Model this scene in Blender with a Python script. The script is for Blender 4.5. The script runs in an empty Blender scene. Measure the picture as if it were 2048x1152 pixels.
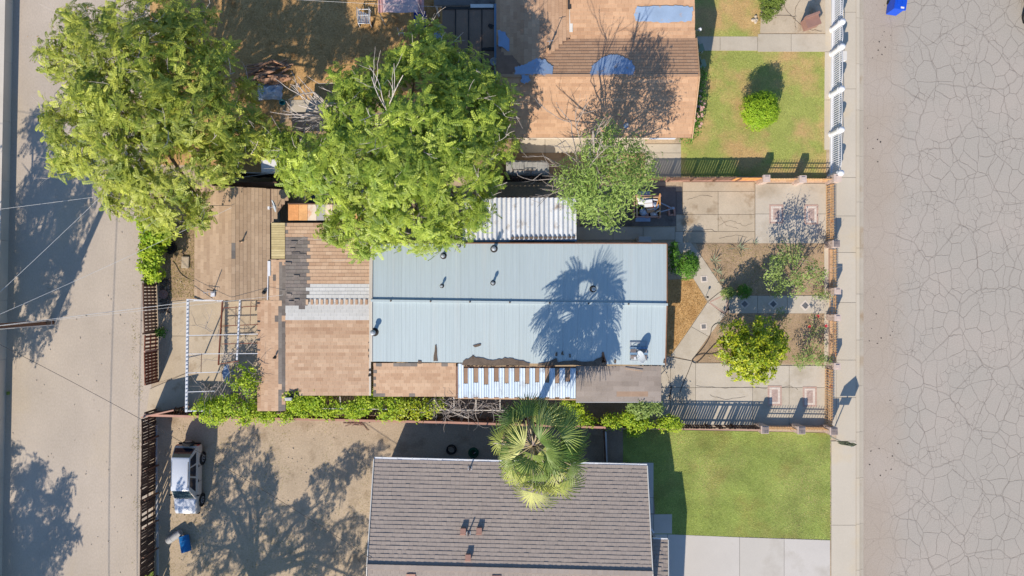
import bpy, bmesh, math, random
import numpy as np
from mathutils import Vector, Matrix, noise

# ------------------------------------------------------------------ camera, sky, sun, exposure
SC = bpy.context.scene
COL = SC.collection
H, S = 41.0, 0.03            # flying height of the camera (m) and metres per photo pixel on the ground
cam_d = bpy.data.cameras.new('camera')
cam = bpy.data.objects.new('camera', cam_d); COL.objects.link(cam)
cam.location = (0, 0, H); cam.rotation_euler = (0, 0, 0)
cam_d.sensor_width = 36.0; cam_d.lens = 36.0 * H / (2048 * S)
cam_d.clip_end = 2000
SC.camera = cam

SUN_EL = math.radians(34.5)
TX, TY = 0.385, 0.923          # horizontal direction in which the light travels
sun_d = bpy.data.lights.new('sun', 'SUN'); sun_d.energy = 5.0; sun_d.angle = math.radians(0.5)
sun_d.color = (1.0, 0.90, 0.76)
sun = bpy.data.objects.new('sun', sun_d); COL.objects.link(sun)
ldir = Vector((TX * math.cos(SUN_EL), TY * math.cos(SUN_EL), -math.sin(SUN_EL)))
sun.rotation_euler = ldir.to_track_quat('-Z', 'Y').to_euler()

world = bpy.data.worlds.new('World'); SC.world = world; world.use_nodes = True
_nt = world.node_tree
_sky = _nt.nodes.new('ShaderNodeTexSky'); _sky.sky_type = 'NISHITA'; _sky.sun_disc = False
_sky.sun_elevation = SUN_EL; _sky.sun_rotation = math.atan2(-TX, -TY)
_sky.dust_density = 0.4; _sky.ozone_density = 7.0; _sky.air_density = 1.15
_nt.links.new(_sky.outputs[0], _nt.nodes['Background'].inputs[0])
_nt.nodes['Background'].inputs[1].default_value = 0.135

SC.view_settings.view_transform = 'Standard'; SC.view_settings.look = 'None'
SC.view_settings.gamma = 1.0; SC.view_settings.use_curve_mapping = False
SC.view_settings.exposure = 0.34
SC.cycles.use_denoising = True
SC.cycles.max_bounces = 6; SC.cycles.diffuse_bounces = 3; SC.cycles.transparent_max_bounces = 4
SC.render.film_transparent = False

R = random.Random(11)
RNG = np.random.default_rng(5)

# ------------------------------------------------------------------ helpers
def W(px, py, z=0.0):
    "photo pixel -> the world point that shows there at height z"
    k = (H - z) / H * S
    return Vector(((px - 1024) * k, -(py - 576) * k, z))

def lin(c):
    c /= 255.0
    return c / 12.92 if c <= 0.04045 else ((c + 0.055) / 1.055) ** 2.4
GAIN = 1.27
def A(r, g, b, k=1.0):
    return tuple(min(0.95, lin(v) / GAIN * k) for v in (r, g, b)) + (1.0,)

MATS = {}
def mat(name, c1, c2=None, rough=0.85, ns=3.0, nm=0.25, ns2=None, nm2=0.0, bump=0.0, bs=30.0, metal=0.0,
        stain=None, stain_s=0.6, stain_t=(0.55, 0.7), spec=0.3, trans=0.0, emit=None, stretch=None):
    """procedural surface. c1..c2: piece to piece variation; ns/nm: broad mottling; ns2/nm2: fine grain;
    stain: second colour in noise-shaped patches"""
    m = bpy.data.materials.new(name); m.use_nodes = True
    nt = m.node_tree; N = nt.nodes; L = nt.links
    b = N['Principled BSDF']
    b.inputs['Roughness'].default_value = rough; b.inputs['Metallic'].default_value = metal
    b.inputs['Specular IOR Level'].default_value = spec
    geo = N.new('ShaderNodeNewGeometry')
    vec = geo.outputs['Position']
    if stretch:
        mp = N.new('ShaderNodeMapping'); mp.inputs['Scale'].default_value = stretch
        L.new(vec, mp.inputs['Vector']); vec = mp.outputs[0]
    def nz(scale, detail=4.0):
        n = N.new('ShaderNodeTexNoise'); n.inputs['Scale'].default_value = scale; n.inputs['Detail'].default_value = detail
        n.inputs['Roughness'].default_value = 0.6
        L.new(vec, n.inputs['Vector']); return n.outputs['Fac']
    def math_(op, a, bb):
        n = N.new('ShaderNodeMath'); n.operation = op
        for i, v in enumerate((a, bb)):
            if isinstance(v, (int, float)): n.inputs[i].default_value = v
            else: L.new(v, n.inputs[i])
        return n.outputs[0]
    def mix(fac, a, bb, bt='MIX'):
        n = N.new('ShaderNodeMix'); n.data_type = 'RGBA'; n.blend_type = bt
        for s, v in ((n.inputs[0], fac), (n.inputs[6], a), (n.inputs[7], bb)):
            if isinstance(v, (int, float)): s.default_value = v
            elif isinstance(v, tuple): s.default_value = v
            else: L.new(v, s)
        return n.outputs[2]
    col = c1
    if c2 is not None:
        at = N.new('ShaderNodeAttribute'); at.attribute_name = 'tone'
        oi = N.new('ShaderNodeObjectInfo')
        sep = N.new('ShaderNodeSeparateColor'); L.new(oi.outputs['Color'], sep.inputs[0])
        v = math_('FRACT', math_('ADD', at.outputs['Fac'], sep.outputs[0]), 0.0)
        col = mix(v, c1, c2)
    def darklight(col, scale, amt, detail=4.0):
        f = nz(scale, detail)
        mr = N.new('ShaderNodeMapRange'); L.new(f, mr.inputs[0])
        mr.inputs[1].default_value = 0.25; mr.inputs[2].default_value = 0.75
        mr.inputs[3].default_value = 1 - amt; mr.inputs[4].default_value = 1 + amt
        hs = N.new('ShaderNodeVectorMath'); hs.operation = 'SCALE'
        if isinstance(col, tuple): hs.inputs[0].default_value = col[:3]
        else: L.new(col, hs.inputs[0])
        L.new(mr.outputs[0], hs.inputs['Scale']); return hs.outputs[0]
    if stain is not None:
        f = nz(stain_s, 6.0)
        mr = N.new('ShaderNodeMapRange'); L.new(f, mr.inputs[0]); mr.inputs[1].default_value = stain_t[0]; mr.inputs[2].default_value = stain_t[1]
        col = mix(mr.outputs[0], col, stain)
    if nm: col = darklight(col, ns, nm)
    if nm2: col = darklight(col, ns2 or ns * 10, nm2, 2.0)
    if isinstance(col, tuple): b.inputs['Base Color'].default_value = col
    else: L.new(col, b.inputs['Base Color'])
    if bump:
        bp = N.new('ShaderNodeBump'); bp.inputs['Strength'].default_value = bump; bp.inputs['Distance'].default_value = 0.03
        L.new(nz(bs, 3.0), bp.inputs['Height']); L.new(bp.outputs[0], b.inputs['Normal'])
    if trans:
        t = N.new('ShaderNodeBsdfTranslucent'); ms = N.new('ShaderNodeMixShader'); ms.inputs[0].default_value = trans
        if isinstance(col, tuple): t.inputs[0].default_value = col
        else: L.new(col, t.inputs[0])
        L.new(b.outputs[0], ms.inputs[1]); L.new(t.outputs[0], ms.inputs[2])
        L.new(ms.outputs[0], N['Material Output'].inputs['Surface'])
    MATS[name] = m
    return m

ORG = {}
def tag(o, label=None, cat=None, group=None, kind=None):
    if label: o['label'] = label
    if cat: o['category'] = cat
    if group: o['group'] = group
    if kind: o['kind'] = kind
    return o
def thing(name, label, cat, base, group=None):
    o = bpy.data.objects.new(name, None); COL.objects.link(o)
    o.location = base; o.empty_display_size = 0.3
    ORG[o.name] = Vector(base)
    return tag(o, label, cat, group)

class MB:
    "collects simple solids in world coordinates, links them as one mesh object"
    def __init__(s): s.v = []; s.f = []; s.t = []
    def add(s, vs, fs, tone=None):
        n = len(s.v); s.v += [tuple(p) for p in vs]
        for f in fs: s.f.append(tuple(i + n for i in f)); s.t.append(R.random() if tone is None else tone)
        return s
    def prism(s, pts, z0, z1, tone=None):
        "pts: 2D (x,y) counter-clockwise or not; z0,z1 numbers or lists"
        pts = [tuple(p)[:2] for p in pts]
        n = len(pts)
        a = sum(pts[i][0] * pts[(i + 1) % n][1] - pts[(i + 1) % n][0] * pts[i][1] for i in range(n))
        order = list(range(n)) if a > 0 else list(range(n))[::-1]
        z0 = z0 if isinstance(z0, (list, tuple)) else [z0] * n
        z1 = z1 if isinstance(z1, (list, tuple)) else [z1] * n
        vs = [(pts[i][0], pts[i][1], z0[i]) for i in order] + [(pts[i][0], pts[i][1], z1[i]) for i in order]
        fs = [tuple(range(n - 1, -1, -1)), tuple(range(n, 2 * n))]
        for i in range(n):
            j = (i + 1) % n; fs.append((i, j, n + j, n + i))
        return s.add(vs, fs, tone)
    def box(s, c, size, rz=0.0, M=None, tone=None):
        hx, hy, hz = size[0] / 2, size[1] / 2, size[2] / 2
        m = M if M is not None else Matrix.Rotation(rz, 3, 'Z')
        c = Vector(c)
        vs = [c + m @ Vector((x * hx, y * hy, z * hz)) for z in (-1, 1) for y in (-1, 1) for x in (-1, 1)]
        return s.add(vs, [(0, 2, 3, 1), (4, 5, 7, 6), (0, 1, 5, 4), (1, 3, 7, 5), (3, 2, 6, 7), (2, 0, 4, 6)], tone)
    def bar(s, p, q, w, h, up=(0, 0, 1), tone=None):
        p, q = Vector(p), Vector(q); d = (q - p); L = d.length; d.normalize()
        up = Vector(up)
        if abs(d.dot(up)) > 0.98: up = Vector((1, 0, 0))
        y = up.cross(d).normalized(); z = d.cross(y)
        M = Matrix((d, y, z)).transposed()
        return s.box((p + q) / 2, (L, w, h), M=M, tone=tone)
    def tube(s, pts, r, n=6, cap=True, tone=None):
        pts = [Vector(p) for p in pts]
        rs = r if isinstance(r, (list, tuple)) else [r] * len(pts)
        vs = []; fs = []
        for i, p in enumerate(pts):
            a = pts[max(0, i - 1)]; b = pts[min(len(pts) - 1, i + 1)]
            d = (b - a).normalized() if (b - a).length > 1e-9 else Vector((0, 0, 1))
            u = d.cross(Vector((0, 0, 1)))
            if u.length < 0.05: u = d.cross(Vector((1, 0, 0)))
            u.normalize(); w = d.cross(u)
            for k in range(n):
                t = 2 * math.pi * k / n
                vs.append(p + (u * math.cos(t) + w * math.sin(t)) * rs[i])
        for i in range(len(pts) - 1):
            for k in range(n):
                k2 = (k + 1) % n
                fs.append((i * n + k, (i + 1) * n + k, (i + 1) * n + k2, i * n + k2))
        if cap:
            fs.append(tuple(range(n))); fs.append(tuple(range(len(vs) - 1, len(vs) - n - 1, -1)))
        return s.add(vs, fs, tone)
    def lathe(s, c, prof, n=16, tone=None, M=None):
        "prof: (r,z) list; around axis z through c"
        c = Vector(c); vs = []; fs = []
        for r, z in prof:
            for k in range(n):
                t = 2 * math.pi * k / n
                p = Vector((r * math.cos(t), r * math.sin(t), z))
                vs.append(c + (M @ p if M is not None else p))
        for i in range(len(prof) - 1):
            for k in range(n):
                k2 = (k + 1) % n
                fs.append((i * n + k, i * n + k2, (i + 1) * n + k2, (i + 1) * n + k))
        fs.append(tuple(range(n - 1, -1, -1))); fs.append(tuple(range(len(vs) - n, len(vs))))
        return s.add(vs, fs, tone)
    def torus(s, c, R0, r, n=20, m=8, M=None, tone=None):
        c = Vector(c); vs = []; fs = []
        for i in range(n):
            a = 2 * math.pi * i / n
            for j in range(m):
                b = 2 * math.pi * j / m
                p = Vector(((R0 + r * math.cos(b)) * math.cos(a), (R0 + r * math.cos(b)) * math.sin(a), r * math.sin(b)))
                vs.append(c + (M @ p if M is not None else p))
        for i in range(n):
            for j in range(m):
                i2, j2 = (i + 1) % n, (j + 1) % m
                fs.append((i * m + j, i2 * m + j, i2 * m + j2, i * m + j2))
        return s.add(vs, fs, tone)
    def build(s, name, m, parent=None, label=None, cat=None, group=None, kind=None, smooth=False, color=0.0):
        me = bpy.data.meshes.new(name)
        o = bpy.data.objects.new(name, me); COL.objects.link(o)
        if parent is not None:
            org = ORG[parent.name]; o.parent = parent; loc = Vector((0, 0, 0))
            ORG[o.name] = org
        else:
            a = np.array(s.v); lo = a.min(0); hi = a.max(0)
            org = Vector(((lo[0] + hi[0]) / 2, (lo[1] + hi[1]) / 2, lo[2])); o.location = org; ORG[o.name] = org
        me.from_pydata([(p[0] - org.x, p[1] - org.y, p[2] - org.z) for p in s.v], [], s.f)
        at = me.attributes.new('tone', 'FLOAT', 'FACE'); at.data.foreach_set('value', s.t)
        if smooth: me.polygons.foreach_set('use_smooth', [True] * len(me.polygons))
        me.materials.append(MATS[m] if isinstance(m, str) else m)
        o.color = (color, 0, 0, 1)
        return tag(o, label, cat, group, kind)

def npobj(name, v, f, tone, m, parent=None, label=None, cat=None, group=None, kind=None, k=None):
    "mesh from numpy arrays; all faces have the same number of corners"
    me = bpy.data.meshes.new(name)
    o = bpy.data.objects.new(name, me); COL.objects.link(o)
    v = np.asarray(v, np.float32); f = np.asarray(f, np.int32)
    if parent is not None:
        org = np.array(ORG[parent.name]); o.parent = parent; ORG[o.name] = ORG[parent.name]
    else:
        org = np.array([v[:, 0].mean(), v[:, 1].mean(), v[:, 2].min()]); o.location = org; ORG[o.name] = Vector(org)
    v = v - org.astype(np.float32)
    k = f.shape[1]
    me.vertices.add(len(v)); me.vertices.foreach_set('co', v.ravel())
    me.loops.add(f.size); me.loops.foreach_set('vertex_index', f.ravel())
    me.polygons.add(len(f))
    me.polygons.foreach_set('loop_start', np.arange(0, f.size, k, dtype=np.int32))
    me.polygons.foreach_set('loop_total', np.full(len(f), k, np.int32))
    at = me.attributes.new('tone', 'FLOAT', 'FACE'); at.data.foreach_set('value', np.asarray(tone, np.float32))
    me.update(calc_edges=True)
    me.materials.append(MATS[m] if isinstance(m, str) else m)
    o.color = (0, 0, 0, 1)
    return tag(o, label, cat, group, kind)

SHARED = {}
def shared_mesh(name, m, mb):
    key = (name, m)
    if key not in SHARED:
        me = bpy.data.meshes.new(name)
        me.from_pydata(mb.v, [], mb.f)
        at = me.attributes.new('tone', 'FLOAT', 'FACE'); at.data.foreach_set('value', [0.0] * len(mb.f))
        me.materials.append(MATS[m]); SHARED[key] = me
    return SHARED[key]
UNIT = MB().box((0, 0, 0), (1, 1, 1), tone=0)
# unit shingle: spans 0..1 in x (along), 0..1 in y (up the slope), thicker at the lower edge
SHING = MB().add([(0, 0, 0), (1, 0, 0), (1, 1, 0), (0, 1, 0), (0, 0, 1), (1, 0, 1), (1, 1, .15), (0, 1, .15)],
                 [(4, 5, 6, 7), (0, 1, 5, 4), (1, 2, 6, 5), (3, 0, 4, 7)], tone=0)
def piece(name, me, parent, M, tone=None):
    "one piece (brick, slat, slab ...) as an object of its own; M is a world matrix"
    o = bpy.data.objects.new(name, me); COL.objects.link(o); o.parent = parent
    org = ORG[parent.name]
    o.matrix_local = Matrix.Translation(-org) @ M
    o.color = (R.random() if tone is None else tone, 0, 0, 1)
    return o
def boxpiece(name, m, parent, c, size, rz=0.0, M3=None, tone=None):
    me = shared_mesh('unit_' + name, m, UNIT)
    r = (M3.to_4x4() if M3 is not None else Matrix.Rotation(rz, 4, 'Z'))
    return piece(name, me, parent, Matrix.Translation(Vector(c)) @ r @ Matrix.Diagonal((size[0], size[1], size[2], 1)), tone)
def barpiece(name, m, parent, p, q, w, h, tone=None, up=(0, 0, 1)):
    p, q = Vector(p), Vector(q); d = q - p; L = d.length; d.normalize(); up = Vector(up)
    if abs(d.dot(up)) > 0.98: up = Vector((0, 1, 0))
    y = up.cross(d).normalized(); z = d.cross(y)
    return boxpiece(name, m, parent, (p + q) / 2, (L, w, h), M3=Matrix((d, y, z)).transposed(), tone=tone)

def pip(x, y, poly):
    c = False; n = len(poly); j = n - 1
    for i in range(n):
        xi, yi = poly[i]; xj, yj = poly[j]
        if (yi > y) != (yj > y) and x < (xj - xi) * (y - yi) / (yj - yi) + xi: c = not c
        j = i
    return c

def topx(p):
    "world point -> photo pixel (for choosing a colour by where a roof patch lies)"
    k = (H - p.z) / H * S
    return (p.x / k + 1024, -p.y / k + 576)

def field(parent, Aq, Bq, Cq, Dq, pitch, tab, th, pick, name='shingle', limit=300, overlap=1.25, gap=0.006, jitter=0.5, inside=None, tonef=None, thj=0.0):
    """courses of shingles / tiles on the quad A(eave left) B(eave right) C(ridge right) D(ridge left);
    pick(px,py) gives the material; the first `limit` are objects, the others one stuff part per material"""
    u = (Bq - Aq); v = (Dq - Aq); Lu = max((Bq - Aq).length, (Cq - Dq).length); Lv = v.length
    ncourse = max(1, round(Lv / pitch))
    todo = []
    n = u.normalized().cross(v.normalized()).normalized()
    if n.z < 0: n = -n
    for r in range(ncourse):
        t0 = r / ncourse; t1 = (r + 1) / ncourse
        a = Aq.lerp(Dq, t0); b = Bq.lerp(Cq, t0); a1 = Aq.lerp(Dq, t1)
        L = (b - a).length; ud = (b - a).normalized(); vd = (a1 - a)
        vd = (vd - ud * vd.dot(ud)); vl = vd.length; vd.normalize()
        x = -((r * jitter) % 1.0) * tab + (R.random() - .5) * tab * .12
        rowtone = R.random()
        while x < L:
            w = tab * (1 + (R.random() - .5) * .12)
            x0 = max(0, x); x1 = min(L, x + w - gap)
            if x1 - x0 > tab * 0.12:
                c = a + ud * ((x0 + x1) / 2) + vd * (vl / 2)
                px, py = topx(c)
                if inside is None or inside(px, py):
                    o = a + ud * x0
                    ov = overlap if r < ncourse - 1 else 1.0
                    m4 = Matrix((ud * (x1 - x0), vd * (vl * ov), n * th * (1 + thj * (R.random() - .5)))).transposed().to_4x4()
                    # flip the frame if it is left handed
                    m4.translation = o + n * 0.004
                    mm = pick(px, py)
                    if mm:
                        tn = (0.45 * rowtone + 0.55 * R.random()) if tonef is None else tonef(px, py)
                        todo.append((m4, mm, min(.999, tn), (px - 1024) ** 2 + (py - 576) ** 2))
            x += w
    todo.sort(key=lambda q: q[3])
    flip = (Bq - Aq).cross(Dq - Aq).z < 0
    rest = {}
    tmpl = SHING
    for i, (m4, mm, tn, _) in enumerate(todo):
        if i < limit:
            piece(name, shared_mesh('unit_' + name, mm, tmpl), parent, m4, tn)
        else:
            rest.setdefault(mm, MB()).add([m4 @ Vector(p) for p in tmpl.v], tmpl.f, tn)
    for mm, mb in rest.items():
        mb.build(name + '_field', mm, parent, kind='stuff')
    return len(todo)
# ------------------------------------------------------------------ materials
mat('dirt', A(186,163,136), None, .95, .5, .12, 14, .16, .25, 25, stain=A(150,130,108), stain_s=.5)
mat('alley_paving', A(196,182,166), None, .95, .3, .10, 11, .10, .15, 60, stain=A(198,182,160), stain_s=.18, stretch=(1.3,.7,1))
mat('golden_dirt', A(204,164,110), None, .95, .8, .22, 12, .28, .5, 25, stain=A(150,112,68), stain_s=.8)
mat('yard_dirt', A(192,172,146), None, .95, .5, .13, 12, .18, .35, 22, stain=A(165,145,120), stain_s=.7)
mat('garden_dirt', A(178,152,122), None, .95, .9, .2, 14, .25, .5, 25, stain=A(140,118,92), stain_s=1.1)
mat('shady_dirt', A(176,154,132), None, .95, .9, .2, 14, .2, .3, 25)
mat('concrete', A(200,188,168), A(208,197,180), .88, .7, .07, 16, .05, .06, 60, stain=A(178,164,142), stain_s=.55, stain_t=(.52,.75))
mat('old_concrete', A(196,178,152), A(204,188,164), .9, .9, .12, 16, .08, .1, 60, stain=A(158,136,108), stain_s=.8)
mat('sidewalk_concrete', A(204,192,172), A(210,199,181), .88, .35, .05, 20, .05, .05, 60, stain=A(214,196,165), stain_s=.25)
mat('pale_concrete', A(206,199,188), A(212,205,196), .85, .4, .05, 20, .04, .04, 60, stain=A(192,184,172), stain_s=.4)
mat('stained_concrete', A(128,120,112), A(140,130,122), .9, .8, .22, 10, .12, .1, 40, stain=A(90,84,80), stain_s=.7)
mat('brown_slab', A(176,148,116), A(184,156,124), .9, .9, .15, 10, .1, .1, 40, stain=A(135,108,80), stain_s=.9)
mat('brick_pink', A(192,166,154), A(208,184,172), .9, 6, .15, 40, .1, .2, 60)
mat('tile_pale', A(226,212,198), A(234,222,208), .85, 4, .1)
mat('tile_slate', A(112,112,114), A(132,130,130), .7, 5, .12)
mat('brick_border', A(196,162,146), A(206,176,160), .9, 5, .1)
mat('black_soil', A(58,52,48), None, .95, 2, .3, 20, .2, .3, 30)
mat('gutter_concrete', A(186,176,160), A(194,184,168), .9, .8, .08, 18, .06, .05, 50, stain=A(172,150,124), stain_s=.5)
mat('lawn_soil', A(152,166,84), None, .95, .55, .26, 16, .28, .6, 35, stain=A(150,146,78), stain_s=.45, stain_t=(.5,.68))
mat('dry_lawn_soil', A(166,172,90), None, .95, .9, .15, 16, .25, .6, 35, stain=A(204,172,116), stain_s=.34, stain_t=(.44,.6))
mat('grass', A(140,160,70), A(196,204,110), .8, .7, .2, trans=.25)
mat('grass_lush', A(166,190,82), A(226,230,140), .8, .55, .26, trans=.3, stain=A(226,214,146), stain_s=.32, stain_t=(.44,.64))
mat('grass_dry', A(164,184,88), A(222,224,140), .8, .6, .14, trans=.3, stain=A(232,200,144), stain_s=.34, stain_t=(.44,.6))
mat('straw', A(180,138,80), A(216,176,112), .9, .6, .2, trans=.2)
mat('weeds', A(150,150,84), A(196,180,112), .9, .6, .2, trans=.2)

mat('shingle_brown', A(190,153,123), A(221,189,158), .92, .5, .06, 30, .10, .15, 120)
mat('shingle_darkline', A(140,112,94), None, .95, 2, .2)
mat('shingle_north', A(188,148,116), A(220,180,144), .92, .4, .06, 30, .10, .15, 120)
mat('shingle_shed', A(178,150,122), A(206,178,148), .92, .4, .06, 30, .10, .15, 120)
mat('shingle_grey', A(112,104,98), A(146,138,130), .92, .7, .15, 30, .12, .2, 100)
mat('shingle_charred', A(122,114,110), A(156,144,134), .95, 1.4, .2, 25, .2, .3, 60)
mat('shingle_white', A(206,204,198), A(222,220,215), .9, .8, .04, 30, .05, .1, 100)
mat('shingle_blue', A(150,172,200), A(160,180,206), .75, .9, .14, 20, .05, .1, 60, stain=A(178,156,140), stain_s=2.4, stain_t=(.6,.72))
mat('shingle_taupe', A(148,136,126), A(170,158,148), .92, .8, .12, 20, .1, .2, 80, stain=A(120,118,118), stain_s=.6)
mat('rolled_roof', A(142,118,100), A(154,128,108), .95, .8, .15, 30, .12, .2, 90)
mat('tar', A(62,58,56), None, .9, 3, .3)
mat('tar_stain', A(112,98,86), None, .95, 2, .25, 20, .25, .1, 50)
mat('concrete_tile', A(166,153,143), A(176,163,152), .85, .5, .06, 24, .07, .12, 90)
mat('tile_under', A(110,98,92), None, .95, 2, .2)
mat('metal_roof', A(189,202,204), A(193,206,208), .5, .8, .035, 3.2, .04, .03, 30, metal=0, spec=.35, stain=A(198,206,205), stain_s=.35, stretch=(5,.15,1))
mat('ridge_metal', A(128,158,186), None, .5, 1, .1)
mat('rust_trim', A(148,104,78), None, .9, 3, .3)
mat('corrugated_white', A(226,228,230), A(242,243,244), .55, 1.5, .08, 12, .06, .03, 40, stain=A(176,160,142), stain_s=1.4, stain_t=(.58,.72))
mat('corrugated_blue', A(206,222,236), A(222,234,244), .5, 1.5, .05, stain=A(185,190,196), stain_s=1.2)
mat('brown_panel', A(150,122,102), A(172,146,124), .9, 2, .15)
mat('yellow_slat', A(188,170,122), A(222,204,156), .85, 3, .15)
mat('rust_panel', A(222,150,92), A(236,186,130), .85, 1.5, .2, 8, .15)
mat('cream_panel', A(228,210,186), A(236,220,200), .8, 2, .1, stain=A(220,150,96), stain_s=1.6)
mat('grey_panel', A(178,176,174), None, .8, 2, .1)
mat('dark_panel', A(52,66,92), A(60,74,100), .35, 2, .1)
mat('white_paint', A(232,233,236), A(240,240,242), .5, 2, .04)
mat('white_wall', A(226,222,214), None, .85, 1, .05)
mat('stucco', A(206,192,170), None, .92, 1, .06, 30, .06, .1, 80)
mat('stucco_grey', A(190,188,186), None, .92, 1, .06, 30, .06, .1, 80)
mat('plaster_cream', A(214,204,190), None, .92, .6, .08, 20, .05, .1, 60)
mat('orange_iron', A(226,178,122), A(240,202,152), .7, 3, .12, stain=A(190,110,60), stain_s=3)
mat('pillar_stone', A(206,182,166), A(222,200,186), .9, 5, .15, 40, .1, .2, 60)
mat('pillar_cap', A(212,192,180), None, .85, 3, .08)
mat('cap_tile', A(120,112,112), A(150,138,134), .8, 4, .1)
mat('weathered_wood', A(112,84,70), A(150,116,98), .95, 2, .15, 20, .15, .2, 60)
mat('dark_wood', A(72,56,50), A(104,82,70), .95, 2, .15, 20, .15, .2, 60)
mat('red_wood', A(116,66,50), A(142,92,74), .95, 2, .15, 20, .12, .2, 60)
mat('pink_wood', A(190,146,128), A(206,160,140), .95, 2, .12)
mat('tan_wood', A(196,160,124), A(222,186,150), .95, 2, .15)
mat('orange_wood', A(214,150,84), A(226,168,104), .95, 2, .2)
mat('pole_wood', A(132,94,72), None, .95, 1.5, .25, 20, .2, .3, 60)
mat('bark', A(150,132,112), None, .95, 2, .2, 20, .2, .3, 50)
mat('dead_branch', A(214,202,192), None, .95, 2, .12)
mat('grey_twig', A(172,160,150), None, .95, 2, .12)
mat('wire', A(212,212,210), None, .6, 2, .02)
mat('dark_wire', A(70,68,68), None, .6, 2, .02)
mat('steel_white', A(226,228,232), None, .45, 2, .05)
mat('galvanised', A(190,194,198), None, .4, 3, .1, metal=.4)
mat('dish', A(196,204,212), None, .5, 3, .05)
mat('black_plastic', A(36,36,38), None, .6, 3, .1)
mat('rubber', A(40,38,38), None, .85, 4, .15)
mat('black_tarp', A(44,44,48), None, .7, 2, .2)
mat('tarp_cover', A(170,168,162), None, .85, 2, .12, 10, .08, .3, 8)
mat('car_silver', A(208,212,220), None, .25, 1, .02, spec=.6, metal=.0)
mat('car_reflected_tan', A(204,192,178), None, .4, 1, .03)  # silver sides, with the tan they reflect painted into the colour
mat('car_glass', A(24,30,46), None, .06, 1, .0, spec=.6)
mat('windscreen', A(64,84,92), None, .06, 1, .1, spec=.6)
mat('hub_grey', A(150,150,152), None, .4, 2, .05)
mat('blue_plastic', A(22,112,178), None, .5, 2, .06)
mat('bin_blue', A(28,86,214), None, .45, 2, .05)
mat('navy_bin', A(26,66,168), None, .5, 2, .05)
mat('teal_plastic', A(30,160,160), None, .5, 2, .05)
mat('tank_grey', A(176,174,172), None, .6, 3, .08)
mat('green_plastic', A(26,92,66), None, .5, 3, .1)
mat('purple_fabric', A(214,186,184), A(222,194,190), .95, 1, .08, 10, .06)
mat('plum_fabric', A(206,160,156), None, .95, 2, .1)
mat('sofa', A(160,124,112), None, .95, 3, .1)
mat('paper_white', A(226,226,228), A(238,236,236), .8, 3, .05)
mat('cardboard', A(190,146,112), A(206,166,130), .95, 3, .08)
mat('red_print', A(206,36,44), None, .7, 3, .05)
mat('clear_bag', A(190,200,214), None, .4, 3, .08)
mat('sign_yellow', A(150,160,110), None, .5, 3, .03)
mat('sign_black', A(24,24,24), None, .6, 3, .03)
mat('sign_back', A(150,152,150), None, .5, 3, .05)
mat('rubble', A(76,66,58), A(150,132,114), .95, 3, .2)
mat('firewood', A(120,92,76), A(222,174,140), .95, 4, .15)
mat('stone', A(196,180,160), A(214,198,176), .95, 4, .1)
mat('brown_soil_roof', A(176,128,94), None, .95, 2, .15)

mat('leaf_tree', A(102,140,40), A(218,233,98), .5, .5, .25, spec=.4, trans=.3)
mat('leaf_olive', A(110,138,40), A(226,230,102), .5, .5, .25, spec=.4, trans=.3)
mat('leaf_sage', A(112,146,62), A(186,208,112), .6, .5, .12, spec=.3, trans=.3)
mat('leaf_lime', A(116,164,26), A(216,230,64), .55, .8, .12, spec=.35, trans=.3)
mat('leaf_citrus', A(96,140,20), A(220,222,52), .45, .9, .12, spec=.4, trans=.25)
mat('leaf_topiary', A(130,176,30), A(190,216,58), .6, 2, .12, trans=.25)
mat('leaf_hedge', A(74,128,36), A(124,172,62), .6, 2, .12, trans=.25)
mat('leaf_rose', A(122,150,66), A(182,202,118), .6, 1, .15, trans=.25)
mat('leaf_cypress', A(84,108,38), A(128,146,62), .7, 2, .15, trans=.2)
mat('leaf_agave', A(120,138,112), A(158,170,140), .7, 2, .1)
mat('palm_green', A(86,124,50), A(170,188,98), .5, 1.5, .15, spec=.45, trans=.25)
mat('palm_pale', A(190,200,98), A(234,234,152), .5, 1.5, .12, spec=.45, trans=.3)
mat('palm_dry', A(186,160,124), A(204,180,146), .8, 2, .15, trans=.2)
mat('petiole', A(176,166,118), A(204,184,146), .6, 3, .12)
mat('dry_petiole', A(176,156,146), A(196,182,172), .8, 3, .12)
mat('petal_pink', A(232,176,160), A(240,200,190), .7, 3, .05)
mat('petal_red', A(214,40,60), None, .7, 3, .05)

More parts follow.
